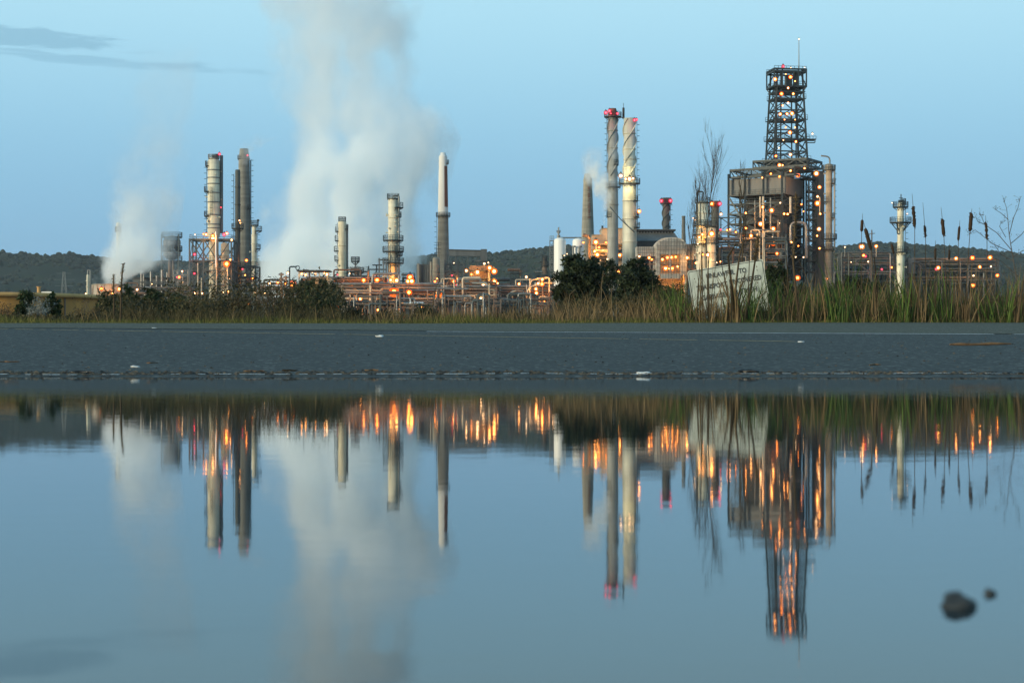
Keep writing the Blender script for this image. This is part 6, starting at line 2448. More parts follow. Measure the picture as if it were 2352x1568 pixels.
for lm in limbs:
    pts = [P(u, v, Y + rng.uniform(-.25, .25) * (i > 0)) for i, (u, v) in enumerate(lm)]
    mb.tube(pts, [.008 - .005 * i / len(pts) for i in range(len(pts))], 4, caps=False)
    for i in range(1, len(pts)):
        for _ in range(2 if i < len(pts) - 1 else 5):
            d_ = (rvec(rng) + Vector((0, 0, .8))).normalized()
            p = pts[i - 1].lerp(pts[i], rng.uniform(.5, 1))
            q = p + d_ * rng.uniform(.05, .14)
            mb.tube([p, p.lerp(q, .5) + rvec(rng) * .008, q], [.003, .0025, .0018], 3, caps=False)
            for _ in range(2):
                c = q + rvec(rng) * .012
                kn.tube([c, c + rvec(rng) * .014], [.006, .003], 4)
mb.build('stem', 'grey_twig', root)
kn.build('seed_knots', 'stalk_brown', root)


# cattails
def cattail(label, uh, vh0, vh1, tilt, vtip, Y, ub=None, hw=3.2, seed=0, ragged=0.0):
    rng = random.Random(seed)
    ub = uh - tilt * 2 if ub is None else ub
    x = ux(ub, Y)
    base = ground_z(x, Y)
    root = thing('cattail', label, 'cattail', (x, Y, base), 'cattails standing along the road verge')
    h0, h1 = P(uh, vh1, Y), P(uh - tilt * (vh1 - vh0) / 100, vh0, Y)        # bottom and top of the spike
    tip = P(uh - tilt * (vh1 - vtip) / 100, vtip, Y)
    b_ = Vector((x, Y, base))
    mid = b_.lerp(h0, .55) + Vector((rng.uniform(-.03, .03), 0, 0))
    mb = MB()
    mb.tube([b_, mid, h0, h1, tip], [.009, .0075, .006, .0055, .003], 6, caps=False)
    mb.build('stem', 'stalk_brown', root)
    mb = MB()
    r = hw * Y / F
    n = 9
    pts = [h0.lerp(h1, i / n) for i in range(n + 1)]
    rs = [r * (.35 if i == 0 else .6 if i == n else 1) * (1 + ragged * rng.uniform(-.5, .35)) for i in range(n + 1)]
    mb.tube(pts, rs, 9)
    if ragged:
        for _ in range(26):
            p = h0.lerp(h1, rng.random())
            d_ = rvec(rng)
            mb.tube([p, p + d_ * r * rng.uniform(1, 1.7)], [r * .5, r * .2], 4)
    mb.build('seed_head', 'cattail_head', root)
    mb = MB()
    for k in range(rng.randint(3, 5)):
        a = rng.uniform(0, 6.28)
        l = (h0.z - base) * rng.uniform(.45, .8)
        side = Vector((math.cos(a), math.sin(a), 0))
        dr = Vector((rng.uniform(-.35, .35), rng.uniform(-.1, .1), 1)).normalized()
        pts = [b_ + rvec(rng) * .03 * Vector((1, 1, 0)).length]
        for i in range(1, 6):
            dr = (dr + Vector((rng.uniform(-.12, .12), 0, -.02 * i))).normalized()
            pts.append(pts[-1] + dr * l / 5)
        mb.ribbon(pts, [.014, .014, .012, .01, .007, .002], side, rng.random())
    mb.build('leaf', rng.choice(('reed_green', 'reed_dry')), root)
    return root


cattail('straight dark cattail farthest left against the sky', 1979, 505, 532, -6, 490, 33.2, 1984, 3.6, 1)
cattail('cattail with a long spike leaning hard left, beside the straight one', 2001, 525, 574, 27, 512, 33.0, 2010, 4.4, 2, .3)
cattail('tallest thin cattail with a two part spike right of the lone column', 2101, 474, 521, 8, 445, 33.4, 2105, 4.0, 3, .5)
cattail('pale moulting cattail with a thread thin tip', 2126, 518, 545, 8, 465, 33.6, 2130, 2.8, 4, .7)
cattail('dark plump cattail with a fine tip near the middle of the group', 2168, 503, 541, 10, 476, 33.1, 2175, 3.9, 5, .2)
cattail('short slim cattail between two plump ones', 2201, 520, 553, -8, 506, 33.7, 2199, 2.9, 6)
cattail('thick nearly black cattail, plumpest of all', 2228, 490, 531, -8, 478, 33.0, 2216, 4.6, 7, .25)
cattail('half shed cattail before the dead weed', 2267, 512, 550, 6, 495, 33.5, 2272, 3.2, 8, .9)
cattail('low cattail whose spike just clears the green hill', 2148, 570, 595, -2, 552, 33.3, 2149, 2.6, 9, .2)
cattail('low cattail right of the plump middle one', 2180, 574, 597, -3, 560, 33.6, 2180, 2.4, 10)
cattail('bent cattail crossing the lone column', 2053, 560, 583, 22, 558, 33.2, 2074, 2.7, 11)


# dead tall stalks
def stalk(label, pts_uv, w, Y, seed, m='stalk_brown', name='dead_stalk', ragged=1.0, head=None):
    rng = random.Random(seed)
    pts = [P(u, v, Y) for u, v in pts_uv]
    pts[0].z = ground_z(pts[0].x, Y) - .02
    root = thing(name, label, 'stalk', tuple(pts[0]), 'tall dead stalks along the verge')
    mb = MB()
    n = len(pts)
    rs = [w * Y / F * .5 * (1 - .6 * i / (n - 1)) for i in range(n)]
    mb.tube(pts, rs, 6, tone=.5)
    mb.build('stem', m, root)
    if head:
        mb = MB()
        i0 = head
        hp = pts[i0:]
        L_ = sum((b - a).length for a, b in zip(hp, hp[1:]))
        for _ in range(int(160 * ragged)):
            k = rng.randrange(len(hp) - 1)
            p = hp[k].lerp(hp[k + 1], rng.random())
            d_ = (rvec(rng) + Vector((0, 0, .9))).normalized()
            mb.tube([p, p + d_ * w * Y / F * rng.uniform(.6, 1.5)], [w * Y / F * .2, w * Y / F * .06], 4, tone=rng.random())
        mb.build('seed_head', m, root)
    mb = MB()
    for _ in range(4):
        k = rng.randrange(max(1, n - 1))
        p = pts[k].lerp(pts[min(n - 1, k + 1)], rng.random())
        d_ = Vector((rng.choice((-1, 1)) * rng.uniform(.3, 1), rng.uniform(-.2, .2), rng.uniform(-.8, .6))).normalized()
        l = rng.uniform(.1, .3)
        mb.ribbon([p, p + d_ * l * .5, p + d_ * l * .8 - Vector((0, 0, l * .3))], [.012, .01, .003], Vector((.3, 1, 0)).normalized(), rng.random())
    mb.build('leaf', m, root)
    return root


stalk('short dark mullein stalk before the cooling tower', [(262, 745), (262, 700), (261, 660), (260.5, 633)], 4.6, 33.5, 1, head=1, ragged=.7)
stalk('tall dark mullein stalk leaning right before the cooling tower', [(277, 745), (278, 690), (279, 650), (283, 606)], 5.6, 33.2, 2, head=1, ragged=.8)
stalk('thin dark stalk left of the pipe stands below the main steam', [(1000, 745), (994, 705), (998, 668), (1012, 640)], 3.2, 33.5, 3)
stalk('straight dark stalk piercing the view above the cream column hoop', [(1612, 745), (1614, 660), (1612, 560), (1606, 422)], 3.0, 34.0, 4)
stalk('thick tan stalk with a rough seed head left of the coker', [(1712, 745), (1722, 680), (1734, 600), (1741, 545)], 7.5, 33.3, 5, head=2, ragged=1.0)
stalk('tallest rough tan stalk before the coker drums', [(1838, 745), (1830, 690), (1822, 600), (1826, 520), (1829, 448)], 7.0, 33.2, 6, head=2, ragged=1.3)
stalk('tan stalk leaning left right of the sign', [(1808, 745), (1812, 690), (1810, 640), (1806, 585)], 5.0, 33.6, 7)
stalk('thick tan reed stem left of the lone column', [(2014, 745), (2014, 690), (2012, 640), (2008, 590)], 6.0, 33.3, 8, 'reed_dry')
stalk('broken pale stalk slanting by the right cattails', [(2300, 748), (2290, 700), (2270, 650), (2262, 622)], 3.4, 33.0, 9, 'reed_pale')
stalk('pale dry stalk bending over before the silos', [(1310, 745), (1306, 700), (1309, 676), (1322, 664)], 3.2, 34.2, 10, 'reed_pale')
stalk('pale stalk standing before the dark round tree', [(1380, 745), (1381, 690), (1382, 650), (1386, 622)], 3.4, 34.4, 11, 'reed_pale')
stalk('crooked grey stalk left of the centre grass', [(945, 745), (946, 700), (940, 664)], 2.8, 34.0, 12, 'reed_pale')


for k, (lab, pts, w) in enumerate((('thick tan stalk crossing the middle of the sign, leaning left at its top', [(1690, 748), (1684, 700), (1680, 650), (1672, 590), (1690, 560)], 8.5),
                                   ('thick tan stalk forking right above the sign', [(1682, 748), (1686, 700), (1692, 640), (1698, 590), (1706, 560)], 7.5),
                                   ('dark stalk leaning right across the lower sign', [(1678, 748), (1690, 690), (1704, 655), (1712, 625)], 5.0),
                                   ('brown stalk over the second letter of the sign', [(1606, 748), (1609, 690), (1611, 620), (1612, 575)], 4.5),
                                   ('tan stalk over the middle of the first word on the sign', [(1628, 748), (1626, 690), (1625, 640), (1629, 580)], 5.0),
                                   ('slanting bent brown stalk at the lower right of the sign', [(1698, 745), (1716, 705), (1740, 685), (1763, 668)], 4.5),
                                   ('thin dark stalk slanting over the first word of the sign', [(1690, 745), (1672, 680), (1662, 630), (1654, 590)], 3.6),
                                   ('tan stalk before the letters at the right of the sign', [(1712, 748), (1718, 690), (1720, 640), (1722, 560)], 4.0))):
    stalk(lab, pts, w, 33.0, 30 + k, 'stalk_brown' if k % 3 else 'reed_dry')


# reed clumps that read as plants of their own
def blades(mb, rng, x, y, n, hmin, hmax, w, spread, lean, bend=.5, tone=(0, 1), jit=.25):
    for _ in range(n):
        px, py = x + rng.gauss(0, spread), y + rng.uniform(-jit, jit)
        b_ = Vector((px, py, ground_z(px, py) - .02))
        h = rng.uniform(hmin, hmax)
        dr = Vector((rng.gauss(0, lean), rng.gauss(0, lean * .5), 1)).normalized()
        side = Vector((math.cos(rng.gauss(0, .6)), math.sin(rng.gauss(0, .6)), 0))
        pts = [b_]
        k = 4
        bd = rng.gauss(0, bend * .12)
        dp = -abs(rng.gauss(0, bend * .1))
        for i in range(k):
            dr = (dr + Vector((bd, 0, dp * i * .5))).normalized()
            pts.append(pts[-1] + dr * h / k)
        ww = w * rng.uniform(.6, 1.2)
        mb.ribbon(pts, [ww, ww, ww * .85, ww * .6, ww * .12], side, rng.uniform(*tone))


def clump(label, u, Y, n, vt0, vt1, w, spread_u, lean, m, seed, name='reed_clump', tone=(0, 1)):
    rng = random.Random(seed)
    x = ux(u, Y)
    base = ground_z(x, Y)
    root = thing(name, label, 'reeds', (x, Y, base), 'reed clumps along the right verge')
    mb = MB()
    blades(mb, rng, x, Y, n, P(0, vt0, Y).z - base, P(0, vt1, Y).z - base, w, spread_u * Y / F, lean, .5, tone)
    mb.build('blades', m, root)
    return root


clump('thick twisted clump of tan reeds across the middle of the sign', 1688, 32.9, 46, 690, 610, .03, 9, .09, 'reed_dry', 1)
clump('upright tan reeds over the left part of the sign', 1624, 32.95, 30, 690, 560, .018, 22, .06, 'reed_dry', 2)
clump('green reeds in the lower right of the sign', 1720, 32.9, 40, 715, 640, .018, 18, .16, 'reed_green', 3)
clump('tall fresh green reeds between the coker and the cattails', 1922, 33.0, 46, 700, 560, .024, 13, .1, 'reed_green', 4)
clump('green reeds crossing the foot of the lone column', 2076, 33.2, 30, 700, 590, .022, 14, .16, 'reed_green', 5)
clump('green reeds under the plump middle cattail', 2165, 33.3, 38, 710, 600, .02, 18, .12, 'reed_green', 6)
clump('green reeds at the foot of the dead weed', 2290, 33.1, 40, 710, 610, .02, 26, .13, 'reed_green', 7)
clump('tan reeds under the thick black cattail', 2222, 33.2, 30, 700, 570, .02, 14, .1, 'reed_dry', 8)
clump('tan reeds under the tallest thin cattail', 2108, 33.3, 30, 700, 590, .02, 13, .08, 'reed_dry', 9)
clump('tan reeds around the leaning cattail', 2008, 33.2, 30, 700, 590, .02, 12, .1, 'reed_dry', 10)
clump('tan reeds before the foot of the coker', 1822, 33.2, 30, 705, 625, .02, 22, .12, 'reed_dry', 11)
clump('dry reeds left of the sign', 1560, 33.6, 34, 710, 640, .013, 22, .08, 'reed_dry', 12)
clump('tan reeds at the right edge of the photo', 2345, 33.0, 36, 700, 580, .02, 16, .09, 'reed_dry', 13)

# ground cover nobody could count
rng = random.Random(5)
mb = MB()
for _ in range(31000):                                      # short grass at the edge of the shoulder
    x = rng.uniform(-16, 16)
    y = RD_END + rng.random() ** 1.5 * 2.6 + (.25 if x < 0 else .9 * min(1, x / 8))
    k = .5 + .5 * mnoise.noise((x * .55, y * .5, 2))
    u = CU + x * F / y
    green = .55 if 500 < u < 1500 else .3
    blades(mb, rng, x, y, 1, .08, .16 + .26 * k * k, .008, .02, .35, 1.0, (0, 1))
o = mb.build('grass', 'grass_green')
tag(o, 'short green grass edging the far side of the road', 'grass', kind='stuff')
mb = MB()
for _ in range(31000):                                      # tangled dry undergrowth
    x = rng.uniform(-17, 17)
    y = rng.uniform(33.0, 38)
    u = CU + x * F / y
    k = .5 + .5 * mnoise.noise((x * .35, y * .2, 8))
    hm = .78 if u > 1500 else (.36 if u > 800 else .72 if u > 225 else .2)
    blades(mb, rng, x, y, 1, .12, (.2 + hm * k), .009, .03, .4, 1.4, (0, 1))
for _ in range(42000):                                      # low brushwood of leaves and dead sprigs on the left half
    x = rng.uniform(-13, 3.2)
    y = rng.uniform(35.5, 42)
    u = CU + x * F / y
    top = 1.3 if 380 < u < 790 else (.34 if u < 225 else .95 if u < 380 else .36 if u < 1290 else .7)
    top *= .55 + .55 * (.5 + .5 * mnoise.noise((x * .8, y * .35, 4)) + .25 * mnoise.noise((x * 2.6, y, 9)))
    z = top * rng.random() ** .8
    if mnoise.noise((x * 1.9, y * 1.2, z * 2.2)) < -.12:
        continue
    c = Vector((x, y, ground_z(x, y) + z))
    leaves(mb, rng, c, (.05, .05, .05), 1, .075, .5, .5 + .45 * mnoise.noise((x * 1.1, y, 6)))
o = mb.build('undergrowth', 'leaf_olive')
tag(o, 'tangled brown undergrowth along the verge', 'undergrowth', kind='stuff')
mb = MB()
for _ in range(9300):                                       # standing dry reeds and grasses
    x = rng.uniform(-1.8, 17)
    y = rng.uniform(33.3, 37.5)
    u = CU + x * F / y
    dens = .35 if u < 1270 else (.6 if u < 1550 else .8)
    if rng.random() > dens:
        continue
    hi = .5 if u < 1270 else (.8 if u < 1560 else (.7 if u < 1790 else 1.4))
    k = .55 + .6 * mnoise.noise((x * 1.2, y * .6, 12))
    tn = .5 + .5 * mnoise.noise((x * 2.1, y * 1.1, 21))
    blades(mb, rng, x, y, 1, .25, max(.3, .3 + hi * k), .0135, .05, .2, .9, (max(0, tn - .3), min(1, tn + .3)))
for _ in range(1500):                                       # paler single stalks that stand out of the belt
    x = rng.uniform(-9.5, 13)
    y = rng.uniform(32.8, 34.5)
    u = CU + x * F / y
    if u < 860 and rng.random() < .9:
        continue
    hi = .45 if u < 1270 else (.75 if u < 1790 else 1.2)
    blades(mb, rng, x, y, 1, .3, .35 + hi * rng.random() ** 2, .010, .03, .14, .8, (.75, 1))
o = mb.build('dry_reeds', 'reed_dry')
tag(o, 'belt of standing dry reeds behind the grass edge', 'dry reeds', kind='stuff')
mb = MB()
for _ in range(5800):
    x = rng.uniform(3.0, 17)
    y = rng.uniform(33.4, 37.5)
    k = mnoise.noise((x * 1.1, 3.3, 1))
    if k < -.05:
        continue
    blades(mb, rng, x, y, 1, .3, .65 + 1.3 * k, .019, .05, .2, .8, (0, 1))
o = mb.build('green_reeds', 'reed_green')
tag(o, 'belt of fresh green reeds mixed into the dry ones', 'green reeds', kind='stuff')

# ================================================================== the tilted sign
Y = 34.7
sw, sh_ = W(176, Y), W(118, Y)
tl, trr = P(1578, 623, Y), P(1752, 594.5, Y)
ang = math.atan2(trr.z - tl.z, trr.x - tl.x)
cen = (tl + trr) / 2
ex = Vector((math.cos(ang), 0, math.sin(ang)))
ez = Vector((-math.sin(ang), 0, math.cos(ang)))
cen = cen - ez * sh_ / 2
sw = (trr - tl).length
root = thing('road_sign', 'tilted white sign about transporting uncovered garbage or trash', 'sign', (cen.x, Y, ground_z(cen.x, Y)))


def rrect(w, h, r, n=6):
    pts = []
    for cx, cz, a0 in ((w / 2 - r, h / 2 - r, 0), (-w / 2 + r, h / 2 - r, 90), (-w / 2 + r, -h / 2 + r, 180), (w / 2 - r, -h / 2 + r, 270)):
        for i in range(n + 1):
            a = R(a0 + 90 * i / n)
            pts.append((cx + r * math.cos(a), cz + r * math.sin(a)))
    return pts


def S3(p, dy):
    return cen + ex * p[0] + ez * p[1] + Vector((0, dy, 0))


mb = MB()
o1 = rrect(sw, sh_, .05)
n = len(o1)
vs = [S3(p, 0) for p in o1] + [S3(p, .006) for p in o1]
mb.add(vs, [tuple(range(n))[::1], tuple(range(n, 2 * n))[::-1]] + [(i, n + i, n + (i + 1) % n, (i + 1) % n) for i in range(n)])
panel = mb.build('panel', 'sign_white', root)
mb = MB()
a1, a2 = rrect(sw - .035, sh_ - .035, .042), rrect(sw - .063, sh_ - .063, .032)
vs = [S3(p, -.003) for p in a1] + [S3(p, -.003) for p in a2]
mb.add(vs, [(i, (i + 1) % n, n + (i + 1) % n, n + i) for i in range(n)])
mb.build('border', 'sign_black', root)
mb = MB()
rng = random.Random(3)
for (px, pz, w, h) in ((sw * .405, sh_ * .37, .022, .05), (sw * .402, sh_ * .30, .012, .06), (sw * .40, sh_ * .12, .03, .022), (sw * .38, sh_ * .06, .014, .07), (-sw * .42, sh_ * .33, .02, .03), (-sw * .41, sh_ * .27, .008, .07)):
    pts = [(px + w * .5 * math.cos(k * 1.05) * rng.uniform(.6, 1.1), pz + h * .5 * math.sin(k * 1.05) * rng.uniform(.6, 1.1)) for k in range(6)]
    mb.add([S3(p, -.0045) for p in pts], [tuple(range(6))])
mb.build('rust_stain', 'sign_rust', root)
for s in (-.27, .27):
    mb = MB()
    a = S3((s * sw, sh_ * .45), .05)
    b_ = a - ez * 1.7
    b_.z = min(b_.z, ground_z(b_.x, Y) - .1)
    mb.beam(b_, a, .09)
    mb.build('post', 'weathered_wood', root)


def text(body, px, pz, size, sx=.82):
    cu = bpy.data.curves.new('lettering', 'FONT')
    cu.body = body
    cu.size = size
    cu.align_x = 'CENTER'
    cu.align_y = 'CENTER'
    cu.offset = .006
    cu.resolution_u = 3
    to = bpy.data.objects.new('lettering_src', cu)
    COL.objects.link(to)
    dg = bpy.context.evaluated_depsgraph_get()
    me = bpy.data.meshes.new_from_object(to.evaluated_get(dg))
    bpy.data.objects.remove(to)
    mb = MB()
    mb.add([S3((px + v.co.x * sx, pz + v.co.y), -.004) for v in me.vertices], [tuple(p.vertices) for p in me.polygons])
    bpy.data.meshes.remove(me)
    return mb.build('lettering', 'sign_black', root)


text('UNLAWFUL', -.12, sh_ * .335, .135)
text('TO', .335, sh_ * .335, .135)
text('TRANSPORT', -.33, sh_ * .13, .135)
text('UNCOVERED', .36, sh_ * .15, .135)
text('GARBAGE', -.33, sh_ * -.07, .135)
text('OR', .1, sh_ * -.06, .135)
text('TRASH', .40, sh_ * -.06, .135)
text('TO', -.35, sh_ * -.26, .12)
text('LN', .36, sh_ * -.26, .12)


# ================================================================== litter on the road and stones in the puddle
def lump(name, label, cat, x, y, z, r, m, seed, sq=(1, 1, .7), group=None):
    rng = random.Random(seed)
    mb = MB()
    n, k = 14, 9
    vs, fs = [], []
    for j in range(k + 1):
        for i in range(n):
            a, t_ = 2 * math.pi * i / n, math.pi * j / k
            d_ = Vector((math.sin(t_) * math.cos(a), math.sin(t_) * math.sin(a), math.cos(t_)))
            q = r * (1 + .55 * mnoise.noise(d_ * 1.4 + Vector((seed, 0, 0))) + .1 * mnoise.noise(d_ * 4 + Vector((0, seed, 0))))
            vs.append(Vector((x + d_.x * q * sq[0], y + d_.y * q * sq[1], z + d_.z * q * sq[2])))
    for j in range(k):
        for i in range(n):
            fs.append((j * n + i, (j + 1) * n + i, (j + 1) * n + (i + 1) % n, j * n + (i + 1) % n))
    mb.add(vs, fs, True)
    o = mb.build(name, m, None, (x, y, z))
    return tag(o, label, cat, group)


def wx(u, v):
    """Point of the still water seen at u, v."""
    yy = H * F / (v - HV)
    return (u - CU) * yy / F, yy


x, y = wx(2199, 1392)
lump('stone', 'larger blurred dark stone poking out of the near water', 'stone', x, y, -.001, .0104, 'stone', 4, (1, 1, .8), 'stones in the puddle')
x, y = wx(2273, 1364)
lump('stone', 'smaller blurred dark stone poking out of the near water', 'stone', x, y, .0008, .0036, 'stone', 9, (1, 1, .8), 'stones in the puddle')


def rd(u, v):
    yy = road_d(v)
    return (u - CU) * yy / F, yy


def stick(label, u0, u1, v, r, m='stick_brown', seed=1, name='stick', cat='stick', bark=0):
    rng = random.Random(seed)
    x0, y0 = rd(u0, v)
    x1, y1 = rd(u1, v + rng.uniform(-1.5, 1.5))
    pts = []
    for i in range(7):
        t_ = i / 6
        px, py = x0 + (x1 - x0) * t_, y0 + (y1 - y0) * t_ + rng.uniform(-.03, .03)
        pts.append(Vector((px, py, road_h(px, py) + r * .5 + rng.uniform(0, r * .6))))
    mb = MB()
    mb.tube(pts, [r * k for k in (.6, 1, 1.1, .9, 1, .8, .4)], 6)
    o = mb.build(name, m, None, tuple(pts[3]))
    return tag(o, label, cat, 'litter on the road')


stick('long brown stick lying on the asphalt at the right', 2182, 2322, 793.5, .016, seed=3)
stick('short tan stick on the asphalt at the far right of the near edge', 1995, 2022, 838, .006, seed=4)
stick('flat black rubber strip beside the waterline right of centre', 1698, 1742, 856.5, .012, 'wet_black', 5, 'rubber_strip', 'rubber strip')
stick('flat black rubber strip at the waterline near the left corner', 158, 216, 856.5, .010, 'wet_black', 6, 'rubber_strip', 'rubber strip')
stick('dark wet strip at the waterline by the right edge', 2310, 2352, 858.5, .010, 'wet_black', 7, 'rubber_strip', 'rubber strip')
stick('small brown twig near the left waterline', 335, 362, 834.5, .005, seed=8)
stick('brown twig left of the rubber strip, far left waterline', 0, 45, 832, .005, seed=9)
stick('rust brown bark piece at the waterline left of centre', 560, 610, 854, .006, seed=10)
stick('thin tan reed fragment at the waterline left of centre', 648, 682, 852.5, .007, 'reed_dry', seed=11)
stick('curled dry leaf and twig at the waterline, centre left', 838, 870, 852, .007, seed=12)
for k, (u, v, r, lab, m) in enumerate(((1479, 859, .022, 'crumpled white rag at the waterline right of centre', 'paper_white'), (310, 843.5, .016, 'flat pale chip near the left waterline', 'paper_white'), (872, 773.5, .028, 'white flattened carton on the road left of centre', 'paper_white'),
                                       (353, 754.5, .022, 'tiny white scrap on the left shoulder', 'paper_white'), (1840, 786, .018, 'white scrap on the right lane', 'paper_white'), (2068, 859, .016, 'brown clod by the right waterline', 'stick_brown'))):
    x, y = rd(u, v)
    lump('litter_scrap', lab, 'litter', x, y, road_h(x, y) + r * .25, r, m, k + 20, (2.0, 1.0, .45) if k != 5 else (1.3, 1, .6), 'litter on the road')
rng = random.Random(9)
mb = MB()
for _ in range(2600):                                       # silt crumbs, leaf bits and grit along the waterline
    x = rng.uniform(-4.2, 4.2)
    y = 10.22 + rng.gauss(0, .12) + .25 * mnoise.noise((x * .7, 1, 1))
    z = road_h(x, y)
    if z < -.002:
        continue
    s = rng.uniform(.003, .012)
    a = rng.uniform(0, 6.28)
    p = Vector((x, y, z + s * .2))
    e1 = Vector((math.cos(a), math.sin(a), 0)) * s * rng.uniform(1, 2.2)
    e2 = Vector((-math.sin(a), math.cos(a), 0)) * s
    mb.add([p - e1 - e2, p + e1 - e2, p + e1 + e2, p - e1 + e2, p + Vector((0, 0, s * .8))], [(0, 1, 4), (1, 2, 4), (2, 3, 4), (3, 0, 4)], False, rng.random())
for _ in range(700):                                        # scattered grit over the whole road
    y = rng.uniform(10.3, 24)
    x = rng.uniform(-.34, .34) * y
    z = road_h(x, y)
    s = rng.uniform(.004, .011)
    p = Vector((x, y, z))
    mb.add([p + Vector((-s, -s, 0)), p + Vector((s, -s, 0)), p + Vector((s, s, 0)), p + Vector((-s, s, 0)), p + Vector((0, 0, s))], [(0, 1, 4), (1, 2, 4), (2, 3, 4), (3, 0, 4)], False, rng.random())
leaf_mat('leaf_litter', (.012, .011, .01), (.1, .08, .055), 2.5, .8, 0)
o = mb.build('grit', 'leaf_litter')
tag(o, 'dark grit and leaf litter washed up along the waterline', 'grit', kind='stuff')


# ================================================================== steam
def steam(name, label, pts, Y, dens_scale, noise_m, seed, lobes=(), warp=.55, depth=.8, soft=(1.02, .55), lowest=.05, step=1.0, contrast=(.40, .60)):
    """pts: (v, centre u, half width, density), from the bottom up; the plume is a closed hull filled with uneven vapour."""
    S = Y / F
    zb, zt = P(0, pts[0][0], Y).z, P(0, pts[-1][0], Y).z
    xc = P(pts[0][1], 0, Y).x
    org = Vector((xc, Y, zb))
    m = bpy.data.materials.new(name + '_vapour')
    tr, N, L = nt(m)
    out = N.new('ShaderNodeOutputMaterial')
    pv_ = N.new('ShaderNodeVolumePrincipled')
    pv_.inputs['Color'].default_value = (.955, .982, 1, 1)
    pv_.inputs['Anisotropy'].default_value = .15
    L.new(pv_.outputs[0], out.inputs['Volume'])
    tc = N.new('ShaderNodeTexCoord')
    p0 = tc.outputs['Object']
    mp = N.new('ShaderNodeMapping')
    mp.inputs['Location'].default_value = (seed * 13.1, seed * 5.7, 0)
    mp.inputs['Scale'].default_value = (1, 1, .75)
    L.new(p0, mp.inputs[0])
    nz = N.new('ShaderNodeTexNoise')
    nz.inputs['Scale'].default_value = 1 / noise_m
    nz.inputs['Detail'].default_value = 6
    nz.inputs['Roughness'].default_value = .66
    L.new(mp.outputs[0], nz.inputs['Vector'])
    wv = VM('SUBTRACT', nz.outputs['Color'], (.5, .5, .5), tree=tr)
    sc_ = N.new('ShaderNodeVectorMath')
    sc_.operation = 'SCALE'
    L.new(wv, sc_.inputs[0])
    sc_.inputs['Scale'].default_value = noise_m * warp * 2.6
    pw = VM('ADD', p0, sc_.outputs[0], tree=tr)
    sp = N.new('ShaderNodeSeparateXYZ')
    L.new(pw, sp.inputs[0])
    tt = M('DIVIDE', sp.outputs['Z'], zt - zb, tree=tr)
    xs = [(P(0, v, Y).z - zb) / (zt - zb) for v, *_ in pts]
    cxs = [(P(u, 0, Y).x - xc) for v, u, *_ in pts]
    rs = [w * S for v, u, w, *_ in pts]
    ds = [q[3] for q in pts]
    lo, hi = min(cxs) - 1, max(cxs) + 1
    rmax = max(rs)

    def curve(vals):
        fc = N.new('ShaderNodeFloatCurve')
        c = fc.mapping.curves[0]
        c.points[0].location = (xs[0], vals[0])
        c.points[1].location = (xs[-1], vals[-1])
        for a, b in list(zip(xs, vals))[1:-1]:
            c.points.new(a, b)
        fc.mapping.update()
        L.new(tt, fc.inputs['Value'])
        return fc.outputs[0]
    cx = M('ADD', M('MULTIPLY', curve([(c - lo) / (hi - lo) for c in cxs]), hi - lo, tree=tr), lo, tree=tr)
    rr = M('MULTIPLY', curve([r / rmax for r in rs]), rmax, tree=tr)
    dd = curve(ds)
    qx = M('DIVIDE', M('SUBTRACT', sp.outputs['X'], cx, tree=tr), rr, tree=tr)
    qy = M('DIVIDE', sp.outputs['Y'], M('MULTIPLY', rr, depth, tree=tr), tree=tr)
    d2 = M('SQRT', M('ADD', M('MULTIPLY', qx, qx, tree=tr), M('MULTIPLY', qy, qy, tree=tr), tree=tr), tree=tr)
    mr = N.new('ShaderNodeMapRange')
    mr.interpolation_type = 'SMOOTHSTEP'
    mr.inputs['From Min'].default_value = soft[0]
    mr.inputs['From Max'].default_value = soft[1]
    L.new(d2, mr.inputs['Value'])
    shape = M('MULTIPLY', mr.outputs[0], dd, tree=tr)
    for (u, v, r, k) in lobes:
        c = P(u, v, Y) - org
        dist = VM('DISTANCE', pw, (c.x, 0.0, c.z), tree=tr, out=1)
        ml = N.new('ShaderNodeMapRange')
        ml.interpolation_type = 'SMOOTHSTEP'
        ml.inputs['From Min'].default_value = r * S
        ml.inputs['From Max'].default_value = r * S * .2
        ml.inputs['To Max'].default_value = k
        L.new(dist, ml.inputs['Value'])
        shape = M('MAXIMUM', shape, ml.outputs[0], tree=tr)
    n2 = N.new('ShaderNodeTexNoise')
    n2.inputs['Scale'].default_value = 1.7 / noise_m
    n2.inputs['Detail'].default_value = 3
    L.new(mp.outputs[0], n2.inputs['Vector'])
    m2 = N.new('ShaderNodeMapRange')
    m2.inputs['From Min'].default_value = contrast[0]
    m2.inputs['From Max'].default_value = contrast[1]
    m2.inputs['To Min'].default_value = lowest
    m2.inputs['To Max'].default_value = 1.25
    L.new(n2.outputs['Fac'], m2.inputs['Value'])
    # thin out softly at the bottom and at the top end
    L.new(M('MULTIPLY', M('MULTIPLY', shape, m2.outputs[0], tree=tr), dens_scale, tree=tr), pv_.inputs['Density'])
    m.cycles.volume_step_rate = step
    MATS[m.name] = m
    # hull
    mb = MB()
    n = 20
    vs, fs = [], []
    k = len(pts)
    mg = 1.08
    rings = []
    for (v, u, w, *_) in pts:
        c = P(u, v, Y)
        ex_l = ex_r = w * mg
        for (lu, lv, lr, lk) in lobes:
            dv = abs(lv - v)
            if dv < lr * 1.3:
                ex_r = max(ex_r, lu + lr * 1.05 - u)
                ex_l = max(ex_l, u - (lu - lr * 1.05))
        rings.append((c, ex_l * S, ex_r * S, w * mg * S * depth))
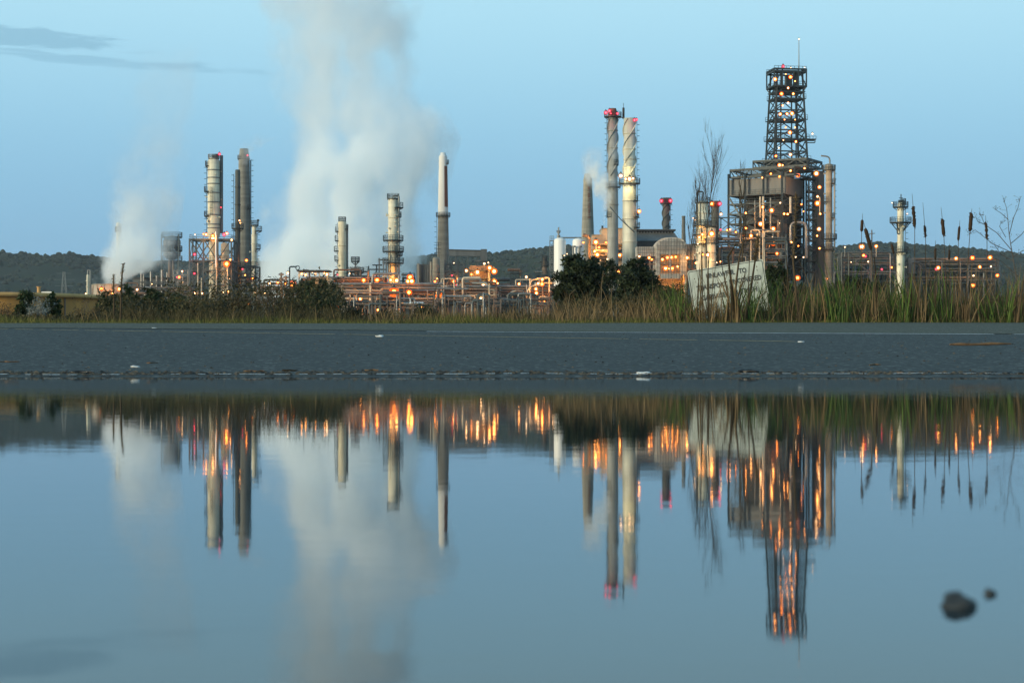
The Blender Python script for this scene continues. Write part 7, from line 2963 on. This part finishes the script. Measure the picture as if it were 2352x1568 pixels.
    for c, el_, er, ry in rings:
        for i in range(n):
            a = 2 * math.pi * i / n
            ca_ = math.cos(a)
            vs.append(Vector((c.x + ca_ * (er if ca_ > 0 else el_), Y + math.sin(a) * ry, c.z)))
    for j in range(k - 1):
        for i in range(n):
            fs.append((j * n + i, j * n + (i + 1) % n, (j + 1) * n + (i + 1) % n, (j + 1) * n + i))
    fs.append(tuple(range(n))[::-1])
    fs.append(tuple(range((k - 1) * n, k * n)))
    mb.add(vs, fs, True)
    o = mb.build(name, m.name, None, org)
    tag(o, label, 'steam', kind='stuff')
    return o


steam('steam_plume', 'huge white steam plume rising behind the middle columns', [(700, 770, 215, .9), (650, 770, 215, 1), (600, 780, 212, 1), (545, 795, 208, .95), (470, 810, 200, .8), (390, 828, 200, .7), (320, 842, 205, .55), (255, 820, 190, .4), (190, 792, 185, .32),
      (100, 785, 185, .32), (0, 780, 188, .32), (-90, 775, 190, .28)], 640.0, .185, 25.0, 1.7, lobes=((975, 560, 50, .8), (972, 325, 58, .5)), step=.45, warp=.85, lowest=.1)
steam('steam_plume', 'white steam spreading right as it leaves the cooling tower', [(662, 262, 46, .7), (650, 268, 52, 1), (630, 290, 76, .9), (605, 306, 80, .85), (570, 316, 78, .7), (520, 328, 80, .55), (470, 332, 84, .42), (430, 333, 90, .32), (380, 338, 92, .2), (300, 345, 95, .07), (200, 352, 105, .06), (90, 365, 110, .0)],
      430.0, .30, 15.0, 4.2, lobes=((395, 632, 46, .35),), step=.5, warp=.65, lowest=.2)
steam('steam_wisp', 'small white steam jet bending left before the twin stacks', [(524, 1384, 4, .8), (505, 1385, 6, 1), (470, 1387, 15, 1), (440, 1381, 26, .8), (405, 1372, 32, .7), (380, 1362, 30, .5), (355, 1365, 34, .2), (335, 1372, 34, .0)],
      486.0, .6, 4.5, 7.7, lobes=((1412, 352, 20, .22), (1408, 425, 22, .45)), step=.6, warp=.5)
steam('steam_wisp', 'thin grey vapour veiling the top of the concrete chimney', [(392, 561, 16, .0), (372, 560, 20, .5), (352, 561, 24, .7), (335, 575, 30, .35), (318, 600, 36, .12), (305, 625, 36, .0)], 512.0, .35, 7.0, 3.3, step=.7)
